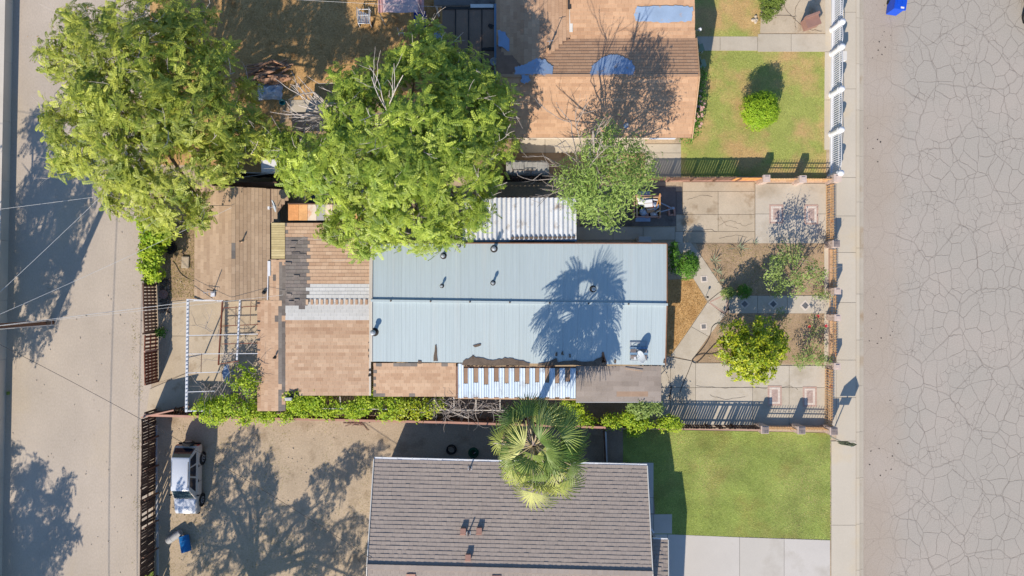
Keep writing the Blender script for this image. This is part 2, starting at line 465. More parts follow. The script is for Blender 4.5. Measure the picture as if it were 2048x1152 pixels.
# the cracked asphalt of the street: worn grey-pink binder with a net of cracks of two sizes
def road_mat():
    m = bpy.data.materials.new('cracked_asphalt'); m.use_nodes = True
    nt = m.node_tree; N = nt.nodes; L = nt.links; b = N['Principled BSDF']; b.inputs['Roughness'].default_value = .92
    b.inputs['Specular IOR Level'].default_value = .2
    geo = N.new('ShaderNodeNewGeometry')
    def noi(scale, det=3, vec=None):
        n = N.new('ShaderNodeTexNoise'); n.inputs['Scale'].default_value = scale; n.inputs['Detail'].default_value = det
        L.new(vec or geo.outputs['Position'], n.inputs['Vector']); return n
    wp = noi(.9, 3)
    sub = N.new('ShaderNodeVectorMath'); sub.operation = 'SUBTRACT'; L.new(wp.outputs['Color'], sub.inputs[0]); sub.inputs[1].default_value = (.5,.5,.5)
    sc = N.new('ShaderNodeVectorMath'); sc.operation = 'SCALE'; L.new(sub.outputs[0], sc.inputs[0]); sc.inputs['Scale'].default_value = .55
    ad = N.new('ShaderNodeVectorMath'); ad.operation = 'ADD'; L.new(geo.outputs['Position'], ad.inputs[0]); L.new(sc.outputs[0], ad.inputs[1])
    def vor(scale, stretch, w0, w1, rnd=.8):
        mp = N.new('ShaderNodeMapping'); mp.inputs['Scale'].default_value = stretch; L.new(ad.outputs[0], mp.inputs['Vector'])
        v = N.new('ShaderNodeTexVoronoi'); v.voronoi_dimensions = '2D'; v.feature = 'DISTANCE_TO_EDGE'; v.inputs['Scale'].default_value = scale
        v.inputs['Randomness'].default_value = rnd
        L.new(mp.outputs[0], v.inputs['Vector'])
        mr = N.new('ShaderNodeMapRange'); L.new(v.outputs['Distance'], mr.inputs[0]); mr.inputs[1].default_value = w0; mr.inputs[2].default_value = w1
        mr.inputs[3].default_value = 1; mr.inputs[4].default_value = 0
        return mr.outputs[0]
    def mth(op, a, c):
        n = N.new('ShaderNodeMath'); n.operation = op
        for i, q in enumerate((a, c)):
            if isinstance(q, (int, float)): n.inputs[i].default_value = q
            else: L.new(q, n.inputs[i])
        return n.outputs[0]
    big = vor(.40, (1.0, .78, 1), .003, .019)
    mid = vor(1.02, (1.15, .85, 1), .004, .03, .85)
    fine = vor(2.4, (1, .9, 1), .004, .05)
    # the fine net gathers along the big cracks and in patches
    near = vor(.42, (1.0, .78, 1), .05, .16)
    patch = noi(.35, 2)
    mrp = N.new('ShaderNodeMapRange'); L.new(patch.outputs['Fac'], mrp.inputs[0]); mrp.inputs[1].default_value = .42; mrp.inputs[2].default_value = .55
    mrq = N.new('ShaderNodeMapRange'); L.new(patch.outputs['Fac'], mrq.inputs[0]); mrq.inputs[1].default_value = .58; mrq.inputs[2].default_value = .46
    c1 = mth('MULTIPLY', mth('MULTIPLY', fine, near), mth('MULTIPLY', mrp.outputs[0], .8))
    c2 = mth('MULTIPLY', mid, mth('ADD', mth('MULTIPLY', mrq.outputs[0], .4), .42))
    crack = mth('MINIMUM', mth('ADD', mth('MULTIPLY', big, .5), mth('ADD', c1, c2)), 1.0)
    # strip by the gutter is a little pinker and less cracked
    sx = N.new('ShaderNodeSeparateXYZ'); L.new(geo.outputs['Position'], sx.inputs[0])
    wob = mth('ADD', sx.outputs[0], mth('MULTIPLY', noi(.6, 3).outputs['Fac'], 1.6))
    mrx = N.new('ShaderNodeMapRange'); L.new(wob, mrx.inputs[0]); mrx.inputs[1].default_value = 23.3; mrx.inputs[2].default_value = 24.8
    crack = mth('MULTIPLY', crack, mth('ADD', mth('MULTIPLY', mrx.outputs[0], .7), .3))
    def mix(f, a, c, bt='MIX'):
        n = N.new('ShaderNodeMix'); n.data_type = 'RGBA'; n.blend_type = bt
        for s_, q in ((n.inputs[0], f), (n.inputs[6], a), (n.inputs[7], c)):
            if isinstance(q, (int, float)) or isinstance(q, tuple): s_.default_value = q
            else: L.new(q, s_)
        return n.outputs[2]
    base = mix(mrx.outputs[0], A(182,168,153), A(180,172,161))
    mrs = N.new('ShaderNodeMapRange'); L.new(noi(.22, 4).outputs['Fac'], mrs.inputs[0]); mrs.inputs[1].default_value = .45; mrs.inputs[2].default_value = .65
    base = mix(mth('MULTIPLY', mrs.outputs[0], .55), base, A(190,178,166))
    g = N.new('ShaderNodeMapRange'); L.new(noi(16, 3).outputs['Fac'], g.inputs[0]); g.inputs[1].default_value=.25; g.inputs[2].default_value=.75; g.inputs[3].default_value=.88; g.inputs[4].default_value=1.12
    vs = N.new('ShaderNodeVectorMath'); vs.operation='SCALE'; L.new(base, vs.inputs[0]); L.new(g.outputs[0], vs.inputs['Scale'])
    sp = N.new('ShaderNodeMapRange'); L.new(noi(5, 6).outputs['Fac'], sp.inputs[0]); sp.inputs[1].default_value=.74; sp.inputs[2].default_value=.78
    c0 = mix(mth('MULTIPLY', sp.outputs[0], .5), vs.outputs[0], A(90,84,80))
    col = mix(mth('MULTIPLY', crack, .62), c0, A(108,97,90))
    L.new(col, b.inputs['Base Color'])
    bp = N.new('ShaderNodeBump'); bp.invert = True; bp.inputs['Strength'].default_value = .5; bp.inputs['Distance'].default_value = .015
    L.new(crack, bp.inputs['Height']); L.new(bp.outputs[0], b.inputs['Normal'])
    MATS['cracked_asphalt'] = m
road_mat()
# ------------------------------------------------------------------ the ground
def struct(name, mb, m): return mb.build(name, m, kind='structure')
def g2(pts): return [(W(x, y).x, W(x, y).y) for x, y in pts]
def sheet(name, m, pts, z, kind='structure'):
    p = g2(pts); mb = MB(); mb.prism(p, z - .1, z); return mb.build(name, m, kind=kind)
EDGE = W(1714, 0).x
mb = MB(); mb.prism([(-400, -400), (400, -400), (400, 400), (-400, 400)], -1.2, -.16); struct('ground', mb, 'dirt')
mb = MB(); mb.prism([(-300, -300), (EDGE - .02, -300), (EDGE - .02, 300), (-300, 300)], -.155, 0); struct('yard_ground', mb, 'yard_dirt')
mb = MB(); mb.prism([(EDGE + .35, -300), (EDGE + 14, -300), (EDGE + 14, 300), (EDGE + .35, 300)], -.158, -.13); struct('road', mb, 'cracked_asphalt')
sheet('alley', 'alley_paving', [(-160,-2500),(300,-2500),(303,820),(292,3000),(-160,3000)], .006)
sheet('north_yard_ground', 'golden_dirt', [(300,-900),(885,-900),(885,200),(700,215),(700,345),(420,345),(420,330),(300,330)], .01)
sheet('north_passage_ground', 'brown_slab', [(560,200),(1040,200),(1040,345),(560,345)], .014)
sheet('shed_yard_ground', 'garden_dirt', [(318,360),(400,360),(400,600),(318,600)], .012)
sheet('garden_bed', 'garden_dirt', [(1392,487),(1652,487),(1652,592),(1440,592)], .012)
sheet('flower_bed', 'garden_dirt', [(1450,626),(1652,626),(1652,729),(1380,724)], .012)
sheet('dry_bed', 'golden_dirt', [(1336,560),(1386,556),(1414,604),(1342,712),(1330,712)], .012)
sheet('shaded_passage_ground', 'shady_dirt', [(1205,858),(1250,860),(1262,925),(1205,925)], .012)
sheet('side_passage_ground', 'shady_dirt', [(560,792),(1340,800),(1340,852),(560,836)], .012)
sheet('north_lawn', 'dry_lawn_soil', [(1385,98),(1652,104),(1652,357),(1360,357),(1362,285)], .02)
sheet('verge_lawn', 'dry_lawn_soil', [(1385,-200),(1532,-200),(1520,75),(1390,76)], .02)
sheet('cracked_pad', 'old_concrete', [(1532,-200),(1652,-200),(1652,66),(1520,66)], .022)
sheet('south_lawn', 'lawn_soil', [(1246,858),(1660,866),(1660,1079),(1310,1068),(1310,1020),(1300,925),(1246,925)], .02)

SLABS = {}
def slabs(parent_name, m, quads, z=.03, name='slab', shrink=.35):
    "concrete slabs cast side by side: each its own piece, with a joint left between"
    allp = [p for q in quads for p in q]
    x0, x1 = min(p[0] for p in allp), max(p[0] for p in allp); y0, y1 = min(p[1] for p in allp), max(p[1] for p in allp)
    # a thin bed under the joints
    mb = MB()
    for q in quads: mb.prism(g2(q), -.05, z - .022)
    par = mb.build(parent_name, 'black_soil' if parent_name != 'sidewalk' else 'stained_concrete', kind='structure')
    for q in quads:
        c = Vector((sum(p[0] for p in q) / len(q), sum(p[1] for p in q) / len(q)))
        qq = []
        for i, p in enumerate(q):
            a = Vector(q[i - 1]); p_ = Vector(p); b = Vector(q[(i + 1) % len(q)])
            d = (a - p_).normalized() + (b - p_).normalized()
            if d.length < .2: d = (c - p_).normalized() * 1.2
            qq.append(tuple(p_ + d * shrink))
        dz = (R.random() - .5) * .006
        MB().prism(g2(qq), -.04, z + dz, tone=0).build(name, m, par, color=R.random())
    return par
def rect(x0, y0, x1, y1): return [(x0, y0), (x1, y0), (x1, y1), (x0, y1)]
def skewx(y, xa): return xa - (y - 576) * .006   # the street runs a touch off the vertical

# the sidewalk, kerb and gutter along the street
ys = [-560,-380,-200,-30,25,178,355,432,505,605,720,795,882,1050,1220,1400,1600]
slabs('sidewalk', 'sidewalk_concrete', [rect(1672 if 345 < (a + b) / 2 < 870 else 1662, a, 1711.5, b) for a, b in zip(ys, ys[1:])], z=.03)
par = struct('kerb', MB().prism([(EDGE + .01, -60), (EDGE + .14, -60), (EDGE + .14, 60), (EDGE + .01, 60)], -.15, -.04), 'stained_concrete')
ks = list(range(-700, 1900, 92))
for a, b in zip(ks, ks[1:]):
    MB().prism([(EDGE - .06, W(0, a).y - .008), (EDGE + .15, W(0, a).y - .008), (EDGE + .15, W(0, b).y + .008), (EDGE - .06, W(0, b).y + .008)], -.1, .025, tone=0).build('kerbstone', 'sidewalk_concrete', par, color=R.random())
par = struct('gutter', MB().prism([(EDGE + .14, -60), (EDGE + .45, -60), (EDGE + .45, 60), (EDGE + .14, 60)], -.155, -.135), 'stained_concrete')
for a, b in zip(ks, ks[1:]):
    MB().prism([(EDGE + .16, W(0, a).y - .006), (EDGE + .45, W(0, a).y - .006), (EDGE + .45, W(0, b).y + .006), (EDGE + .16, W(0, b).y + .006)], -.15, -.118, tone=0).build('gutter_slab', 'gutter_concrete', par, color=R.random())

# north driveway of the middle lot
slabs('north_driveway', 'old_concrete', [
    rect(1365,364,1509,383), rect(1365,383,1436,429), rect(1436,383,1509,429), rect(1352,429,1436,463), rect(1436,429,1509,463),
    rect(1366,463,1509,486)], z=.03)
slabs('north_drive_apron', 'concrete', [rect(1510,367,1654,428), rect(1510,428,1654,487)], z=.032)
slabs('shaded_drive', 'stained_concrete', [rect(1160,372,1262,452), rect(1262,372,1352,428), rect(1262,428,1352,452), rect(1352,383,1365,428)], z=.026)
slabs('side_path', 'concrete', [rect(1152,454,1226,480), rect(1226,454,1286,480), rect(1286,454,1350,480), [(1350,463),(1366,463),(1366,486),(1350,484)]], z=.034)
slabs('north_kerb', 'concrete', [rect(1654,367,1672,430), rect(1654,430,1672,487)], z=.028)
# garden path: two arms and a stem with inlaid tiles
gp = slabs('garden_path', 'concrete', [
    [(1352,485),(1382,485),(1403,513),(1372,535)], [(1372,535),(1403,513),(1447,578),(1415,602)],
    [(1447,578),(1456,600),(1450,628),(1415,604)],
    [(1415,604),(1450,630),(1417,673),(1382,653)], [(1382,653),(1417,673),(1383,721),(1341,711)],
    rect(1457,591,1515,627), rect(1515,591,1574,627), rect(1574,591,1650,627)], z=.036)
def path_tile(cx, cy, r, rot):
    c = W(cx, cy)
    q = lambda k: [(c.x + k * S * r * math.cos(rot + math.pi / 4 + i * math.pi / 2) * 1.414, c.y + k * S * r * math.sin(rot + math.pi / 4 + i * math.pi / 2) * 1.414) for i in range(4)]
    MB().prism(q(1.0), 0, .044).build('tile_border', 'tile_pale', gp, color=R.random())
    MB().prism(q(.62), 0, .049).build('slate_tile', 'tile_slate', gp, color=R.random())
for a in ((1489,608,7.6,math.pi/4),(1546,608,7.6,math.pi/4),(1610,611,8,math.pi/4),(1407,653,6.6,.08),(1408,558,6.6,.08)): path_tile(*a)
for (a, b) in (((1419,604),(1449,590)), ((1419,606),(1449,626)), ((1454,594),(1453,626))):
    n = 8
    for i in range(n):
        p = W(a[0] + (b[0] - a[0]) * (i + .5) / n, a[1] + (b[1] - a[1]) * (i + .5) / n)
        ang = math.atan2(-(b[1] - a[1]), b[0] - a[0])
        boxpiece('brick', 'brick_border', gp, (p.x, p.y, .026), (((b[0]-a[0])**2+(b[1]-a[1])**2)**.5 * S / n - .01, .085, .034), ang)
# south driveway
slabs('south_driveway', 'concrete', [
    [(1322,714),(1341,714),(1341,775),(1322,775)], [(1341,714),(1383,722),(1391,722),(1391,775),(1341,775)], rect(1391,726,1505,775),
    rect(1505,731,1578,775), rect(1578,731,1654,775),
    rect(1322,775,1341,848), rect(1341,775,1391,852), rect(1391,775,1505,852), rect(1505,775,1578,856), rect(1578,775,1654,856)], z=.03)
slabs('garden_kerb', 'sidewalk_concrete', [rect(1648,489,1672,560), rect(1648,560,1672,628), rect(1648,628,1672,680), rect(1648,680,1672,730)], z=.028)
slabs('south_kerb', 'concrete', [rect(1655,731,1672,795), rect(1655,795,1672,862)], z=.028)
# brick mats let into the drives
def brick_mat(cx, cy, w, h, label_n):
    o = None
    c = W(cx, cy)
    par = MB().prism(g2(rect(cx - w/2, cy - h/2, cx + w/2, cy + h/2)), 0, .036).build('brick_inlay', 'brick_pink', kind='structure')
    # pale frame
    nx, ny = 8, 12
    def ringbricks(w, h, m, t, n1, n2, zz):
        for i in range(n1):
            for sy in (-1, 1):
                boxpiece('brick', m, par, (c.x + ((i + .5) / n1 - .5) * w * S, c.y + sy * (h / 2 - t / 2) * S, zz), (w * S / n1 - .008, t * S - .008, .03), 0)
        for i in range(n2):
            for sx in (-1, 1):
                boxpiece('brick', m, par, (c.x + sx * (w / 2 - t / 2) * S, c.y + ((i + .5) / n2 - .5) * (h - 2 * t) * S, zz), (t * S - .008, (h - 2 * t) * S / n2 - .008, .03), 0)
    ringbricks(w, h, 'brick_border', 3.0, 7, 9, .028)
    ringbricks(w - 7, h - 7, 'tile_pale', 4.2, 6, 8, .032)
    m = MB(); iw, ih = w - 17, h - 17
    rows = 12
    for r in range(rows):
        for k in range(4):
            x0 = ((k + .5 * (r % 2)) / 4 - .5)
            a = max(-.5, x0); b = min(.5, x0 + .25)
            if b - a < .05: continue
            m.box((c.x + (a + b) / 2 * iw * S, c.y + ((r + .5) / rows - .5) * ih * S, .033), ((b - a) * iw * S - .008, ih * S / rows - .008, .024))
    m.build('brick_field', 'brick_pink', par, kind='stuff')
brick_mat(1552,428,28,38,0); brick_mat(1622,429,28,40,1); brick_mat(1549,791,28,40,2); brick_mat(1619,793,28,40,3)

def crack(par, pts, r=.007):
    q = []
    for a, b in zip(pts, pts[1:]):
        for k in range(6):
            t = k / 6; q.append(W(a[0] + (b[0] - a[0]) * t + R.uniform(-1.2, 1.2), a[1] + (b[1] - a[1]) * t + R.uniform(-1.2, 1.2), .037))
    MB().tube(q, [r * R.uniform(.5, 1.3) for _ in q], 4).build('crack', 'tar_stain', par)
nd = bpy.data.objects['north_driveway']; sd = bpy.data.objects['south_driveway']; pd = bpy.data.objects['cracked_pad']
for pts in ([(1436,450),(1460,440),(1490,452),(1508,444)], [(1440,432),(1452,450),(1480,458)], [(1384,462),(1420,458),(1436,466)], [(1375,400),(1400,390),(1430,394)], [(1438,478),(1470,470),(1500,476)]): crack(nd, pts)
for pts in ([(1392,771),(1440,776),(1505,774),(1540,778)], [(1540,778),(1580,772),(1600,780)], [(1345,800),(1370,808),(1396,800)], [(1420,790),(1450,800),(1500,792)], [(1325,735),(1335,750),(1340,770)]): crack(sd, pts)
for pts in ([(1560,0),(1575,22),(1590,40),(1592,64)], [(1525,40),(1560,30),(1600,34)], [(1600,0),(1590,20),(1590,40)], [(1590,40),(1620,60),(1648,62)]): crack(pd, pts, .012)
# north house walks
slabs('front_walk', 'concrete', [rect(1393,73,1440,102), rect(1440,73,1515,102), rect(1515,68,1582,104), rect(1582,68,1660,104)], z=.03)
slabs('north_side_path', 'concrete', [rect(1040,277,1090,306), rect(1090,277,1160,306), rect(1160,277,1290,306), rect(1290,288,1362,306), rect(1290,306,1362,356)], z=.03)
slabs('brown_drive', 'brown_slab', [rect(960,306,1024,360), rect(1024,306,1090,360), rect(1090,306,1290,356)], z=.026)
slabs('fence_strip', 'sidewalk_concrete', [[(1649,104),(1662,104),(1661,200),(1648,200)], [(1648,200),(1661,200),(1659,300),(1648,300)], [(1649,-200),(1662,-200),(1662,104),(1650,104)]], z=.028)
# patio behind the pergola
slabs('patio', 'old_concrete', [
    [(344,603),(376,600),(376,672),(344,672)], rect(376,600,444,672), rect(444,600,516,672),
    [(344,672),(376,672),(376,745),(318,765),(336,706)], rect(376,672,444,745), rect(444,672,516,745),
    [(300,778),(376,745),(376,832),(292,832)], rect(376,745,444,832), rect(444,745,516,832)], z=.03)
# south house walks and drive
slabs('entry_walk', 'pale_concrete', [rect(1284,925,1307,995), rect(1284,995,1307,1027), rect(1284,1028,1307,1066), rect(1307,1028,1344,1067)], z=.034)
slabs('south_house_drive', 'pale_concrete', [rect(1300,1068,1335,1260), [(1335,1068),(1479,1074),(1479,1260),(1335,1260)], [(1479,1074),(1568,1077),(1568,1260),(1479,1260)], [(1568,1077),(1660,1080),(1660,1260),(1568,1260)]], z=.032)
slabs('yard_pad', 'concrete', [rect(580,200,660,225), rect(660,200,700,245)], z=.03)

# ------------------------------------------------------------------ grass blades (uncountable)
def grass(name, m, poly, n, hmin, hmax, w, z=.02, prob=None, clump=0):
    P = g2(poly); xs = [p[0] for p in P]; yy = [p[1] for p in P]
    vs = []; k = 0
    out = []
    while len(out) < n and k < n * 6:
        k += 1
        x = RNG.uniform(min(xs), max(xs)); y = RNG.uniform(min(yy), max(yy))
        if not pip(x, y, P): continue
        if prob is not None and RNG.random() > prob(x, y): continue
        out.append((x, y))
    a = np.array(out); n = len(a)
    th = RNG.uniform(0, 2 * np.pi, n); h = RNG.uniform(hmin, hmax, n); le = RNG.uniform(1.0, 2.6, n) * h; ph = RNG.uniform(0, 2 * np.pi, n)
    ww = w * RNG.uniform(.6, 1.3, n)
    b0 = np.stack([a[:, 0] - np.cos(th) * ww, a[:, 1] - np.sin(th) * ww, np.full(n, z)], 1)
    b1 = np.stack([a[:, 0] + np.cos(th) * ww, a[:, 1] + np.sin(th) * ww, np.full(n, z)], 1)
    tp = np.stack([a[:, 0] + np.cos(ph) * le, a[:, 1] + np.sin(ph) * le, z + h], 1)
    v = np.concatenate([b0, b1, tp]); f = np.stack([np.arange(n), np.arange(n) + n, np.arange(n) + 2 * n], 1)
    return npobj(name, v, f, RNG.random(n), m, kind='stuff')
def pn(x, y, s=.5): return noise.noise(Vector((x * s, y * s, 3.3))) * .5 + .5
grass('lawn_grass', 'grass_lush', [(1252,862),(1662,868),(1662,1080.5),(1346,1069),(1346,1028),(1309,1026),(1309,927),(1256,905)], 46000, .012, .034, .014)
grass('dry_lawn_grass', 'grass_dry', [(1388,101),(1648,106),(1648,352),(1364,354),(1366,287)], 34000, .012, .03, .014, prob=lambda x, y: .35 + .9 * pn(x, y, .4))
grass('verge_grass', 'grass_dry', [(1392,-20),(1524,-20),(1518,74),(1394,74)], 7000, .012, .03, .014)
grass('straw_litter', 'straw', [(320,-20),(880,-20),(880,190),(560,196),(560,330),(330,330)], 26000, .02, .06, .014, z=.012, prob=lambda x, y: pn(x, y, .5))
grass('dry_bed_straw', 'straw', [(1338,562),(1386,558),(1412,604),(1342,708),(1332,708)], 2600, .02, .05, .014, z=.013)
grass('alley_weeds', 'weeds', [(268,-20),(292,-20),(282,1160),(262,1160)], 1300, .02, .07, .012, z=.006, prob=lambda x, y: max(0, pn(x, y, .8) * 2.2 - 1.1))
grass('shed_yard_weeds', 'weeds', [(322,440),(392,440),(392,596),(330,596)], 3200, .02, .07, .012, z=.013)
grass('yard_weeds', 'weeds', [(345,845),(740,845),(740,1155),(330,1155)], 5200, .02, .06, .011, z=.0, prob=lambda x, y: max(0, pn(x, y, .6) * 2 - .7))
grass('garden_weeds', 'weeds', [(1410,490),(1648,490),(1648,588),(1460,588)], 2200, .02, .07, .012, z=.013, prob=lambda x, y: pn(x, y, .8))
grass('bed_weeds', 'weeds', [(1460,630),(1648,630),(1648,726),(1400,722)], 900, .02, .06, .012, z=.013)
# ------------------------------------------------------------------ buildings
def corner(x, y, z): return W(x, y, z)
def walls(parent, pts, z1, m='stucco', inset=.35, z0=-.05, name='wall', t=.14):
    "walls round a footprint: pts are world xy corners, counter-clockwise; each side a piece of its own"
    for i in range(len(pts)):
        a = Vector((*pts[i], 0)); b = Vector((*pts[(i + 1) % len(pts)], 0))
        zz = z1[i] if isinstance(z1, (list, tuple)) else z1
        d = (b - a).normalized(); n = Vector((-d.y, d.x, 0))
        c = (a + b) / 2 + n * (t / 2)
        MB().box((c.x, c.y, (z0 + zz) / 2), ((b - a).length - .003, t, zz - z0), math.atan2(d.y, d.x)).build(name, m, parent)
def window(parent, c, w, h, rz, m='white_paint'):
    f = MB(); M3 = Matrix.Rotation(rz, 3, 'Z'); c = Vector(c)
    for sx in (-1, 1): f.box(c + M3 @ Vector((sx * w / 2, 0, 0)), (.06, .07, h + .06), rz)
    for sz in (-1, 1): f.box(c + Vector((0, 0, sz * h / 2)), (w - .06, .07, .06), rz)
    f.box(c, (.04, .06, h - .06), rz)
    fo = f.build('window', m, parent)
    MB().box(c + M3 @ Vector((0, .0, 0)), (w - .05, .02, h - .05), rz).build('pane', 'car_glass', fo)
def slab3(pts_top, th, up=None):
    "roof deck: a sheet through 3D points with thickness downward"
    mb = MB(); n = len(pts_top); vs = [Vector(p) for p in pts_top] + [Vector(p) - Vector((0, 0, th)) for p in pts_top]
    fs = [tuple(range(n)), tuple(range(2 * n - 1, n - 1, -1))] + [(i, n + i, n + (i + 1) % n, (i + 1) % n) for i in range(n)]
    return mb.add(vs, fs)
def xy(*ps): return [(p.x, p.y) for p in ps]
def vent(parent, px, py, z, r, h, m='galvanised', collar='tar', capr=None):
    c = W(px, py, z); capr = capr or r * 1.5
    b = MB().lathe(c, [(r * 2.6, -.06), (r * 2.4, .03), (r * 1.25, .05), (r, h)], 14).build('roof_vent', collar, parent)
    MB().lathe(c, [(r, .05), (r, h), (capr, h + .02), (capr, h + .10), (r * .6, h + .17)], 14).build('vent_cap', m, b, smooth=False)

# ---- the middle house: long low metal roof, two slopes
ZE, ZR = 2.62, 2.79
mh = thing('metal_roof_house', 'long low house with a pale blue-grey ribbed metal roof in two slopes', 'house', W(1038, 606))
NW, NE, SE, SW = W(745, 487, ZE), W(1333, 488, ZE), W(1330, 730, ZE), W(744, 723, ZE)
RW, RE = W(744, 600, ZR), W(1333, 608, ZR)
walls(mh, [(SW.x + .25, SW.y + .35), (SE.x - .25, SE.y + .35), (NE.x - .25, NE.y - .35), (NW.x + .25, NW.y - .35)], ZE - .14, 'stucco')
for rx in (0, 1):
    a, b, c = ((SW, NW, RW), (SE, NE, RE))[rx]
    s = .25 if rx == 0 else -.25
    q = [Vector((a.x + s, a.y + .35, ZE - .14)), Vector((b.x + s, b.y - .35, ZE - .14)), Vector((c.x + s, c.y, ZR - .08))]
    mb = MB(); d = Vector((-.1 if rx else .1, 0, 0))
    mb.add(q + [p + d for p in q], [(0, 1, 2), (5, 4, 3), (0, 3, 4, 1), (1, 4, 5, 2), (2, 5, 3, 0)]); mb.build('gable', 'stucco', mh)
slab3([SW, SE, RE, RW], .06).build('roof_deck', 'tar', mh, color=0); slab3([NW, RW, RE, NE], .06).build('roof_deck', 'tar', mh)
# ribbed sheets, one by one
prof = []
def rib_profile(nr, hr, flat=.0):
    p = [(0, hr), (.012, hr), (.03, 0)]
    for k in range(1, nr):
        x = k / nr; p += [(x - .035, 0), (x - .018, hr * .38), (x + .018, hr * .38), (x + .035, 0)]
    p += [(1.0, 0)]; return p
def sheet_mesh(name, m, prof):
    mb = MB(); n = len(prof)
    for y in (0, 1):
        for x, z in prof: mb.v.append((x, y, z))
    for i in range(n - 1): mb.f.append((i, i + 1, n + i + 1, n + i)); mb.t.append(0)
    # under side edge so the sheet has thickness
    k = len(mb.v)
    for y in (0, 1):
        for x, z in prof: mb.v.append((x, y, z - .12))
    for i in range(n - 1): mb.f.append((k + i, k + n + i, k + n + i + 1, k + i + 1)); mb.t.append(0); mb.f.append((i, k + i, k + i + 1, i + 1)); mb.t.append(0); mb.f.append((n + i, n + i + 1, k + n + i + 1, k + n + i)); mb.t.append(0)
    return shared_mesh(name, m, mb)
def sheets(parent, a, b, c, d, n, me, hz, name, lift=.012, gapf=1.0, tone=None, skip=()):
    "n sheets side by side from edge a-b (low) to d-c (high)"
    for i in range(n):
        if i in skip: continue
        p = a.lerp(b, i / n); q = a.lerp(b, (i + gapf) / n); r = d.lerp(c, i / n)
        u = q - p; v = r - p; nn = u.cross(v).normalized()
        M = Matrix((u, v, nn * hz)).transposed().to_4x4(); M.translation = p + nn * lift
        piece(name, me, parent, M, tone)
ms = sheet_mesh('metal_sheet', 'metal_roof', rib_profile(4, 1.0))
sheets(mh, SW, SE, RE, RW, 20, ms, .009, 'roof_sheet'); sheets(mh, NE, NW, RW, RE, 20, ms, .009, 'roof_sheet')
mb = MB(); mb.bar(RW + Vector((-.05, -.03, .055)), RE + Vector((.05, -.03, .055)), .13, .11)
mb.build('ridge_cap', 'metal_roof', mh)
for i, k in enumerate((.065, .2, .333, .468, .603, .735, .87)):
    p = RW.lerp(RE, k) + Vector((0, -.03, .11)); MB().lathe(p, [(.05, 0), (.05, .03), (.02, .05)], 8).build('ridge_screw', 'tar_stain', mh)
MB().bar(NE + Vector((.02, 0, 0)), RE + Vector((.02, 0, .02)), .05, .1).bar(RE + Vector((.02, 0, .02)), SE + Vector((.02, 0, 0)), .05, .1).build('edge_trim', 'rust_trim', mh)
MB().bar(NW + Vector((-.02, 0, .03)), RW + Vector((-.02, 0, .05)), .10, .06).bar(RW + Vector((-.02, 0, .05)), SW + Vector((-.02, 0, .03)), .10, .06).build('edge_trim', 'plaster_cream', mh)
MB().bar(NW + Vector((0, .03, .0)), NE + Vector((0, .03, 0)), .05, .09).build('edge_trim', 'rust_trim', mh)
for (x, y, z, r, h) in ((887,512,2.66,.075,.32),(988,498,2.64,.085,.42),(918,491,2.63,.05,.22),(884,572,2.745,.05,.2),(986,566,2.74,.06,.3),(1186,578,2.75,.08,.3),(749,664,2.70,.1,.42)):
    vent(mh, x, y, z, r, h)
# tar and patches along the south edge (thin, irregular coats of roof tar)
def blotch(parent, pts, z, m, name='tar_patch', dz=.02, n=5, amp=1.6):
    pp = []
    for i in range(len(pts)):
        a = pts[i]; b = pts[(i + 1) % len(pts)]
        for k in range(n):
            t = k / n; pp.append((a[0] + (b[0] - a[0]) * t + (R.random() - .5) * amp, a[1] + (b[1] - a[1]) * t + (R.random() - .5) * amp))
    q = [W(x, y, z(x, y) if callable(z) else z) for x, y in pp]
    mb = MB(); k = len(q)
    cx = sum(p.x for p in q) / k; cy = sum(p.y for p in q) / k; cz = sum(p.z for p in q) / k
    vs = [p + Vector((0, 0, dz)) for p in q] + [p - Vector((0, 0, .02)) for p in q]
    area = sum(q[i].x * q[(i + 1) % k].y - q[(i + 1) % k].x * q[i].y for i in range(k))
    top = list(range(k)) if area > 0 else list(range(k - 1, -1, -1))
    mb.add(vs, [tuple(top)] + [(i, (i + 1) % k, k + (i + 1) % k, k + i) for i in range(k)], tone=0)
    return mb.build(name, m, parent)
def zs(x, y):   # south slope height of the metal roof, top of the ribs
    yr = 600 + (x - 744) / 589 * 8; ye = 723 + (x - 744) / 586 * 7
    return ZE + (ZR - ZE) * max(0, min(1, (ye - y) / (ye - yr))) + .03
blotch(mh, [(925,727),(928,720),(945,714),(960,716),(985,722),(1010,716),(1030,718),(1060,726),(1060,731),(925,731)], zs, 'tar_stain', n=4, amp=3)
blotch(mh, [(1075,727),(1100,723),(1112,716),(1116,724),(1140,721),(1180,724),(1206,712),(1211,724),(1214,731),(1075,731)], zs, 'tar_stain', n=4, amp=3)
blotch(mh, [(870,690),(873,690),(875,722),(867,722)], zs, 'tar_stain', n=3, amp=1.5)
blotch(mh, [(946,691),(961,687),(962,691),(950,695)], zs, 'tar_stain', n=2, amp=1)
blotch(mh, [(836,721),(843,722),(843,727),(836,727)], zs, 'tar_stain', n=2, amp=1)
blotch(mh, [(1204,704),(1208,704),(1213,726),(1203,726)], zs, 'rust_trim', n=3, amp=1.5)
for (x, y) in ((946,714),(1113,708),(1125,706),(1140,711),(1230,722),(1329,722)): blotch(mh, [(x-1.5,y-3),(x+1.5,y-3),(x+2,y+4),(x-2,y+4)], zs, 'tar_stain', n=2, amp=1.5)
MB().bar(W(1020,484.5,ZE-.06), W(1150,485.5,ZE-.06), .16, .05).build('fascia', 'tar', mh)
window(mh, (NE.x - .24, (NE.y + RE.y) / 2, 1.5), 1.3, 1.0, math.pi / 2); window(mh, (SE.x - .24, (SE.y + RE.y) / 2, 1.5), 1.3, 1.0, math.pi / 2)
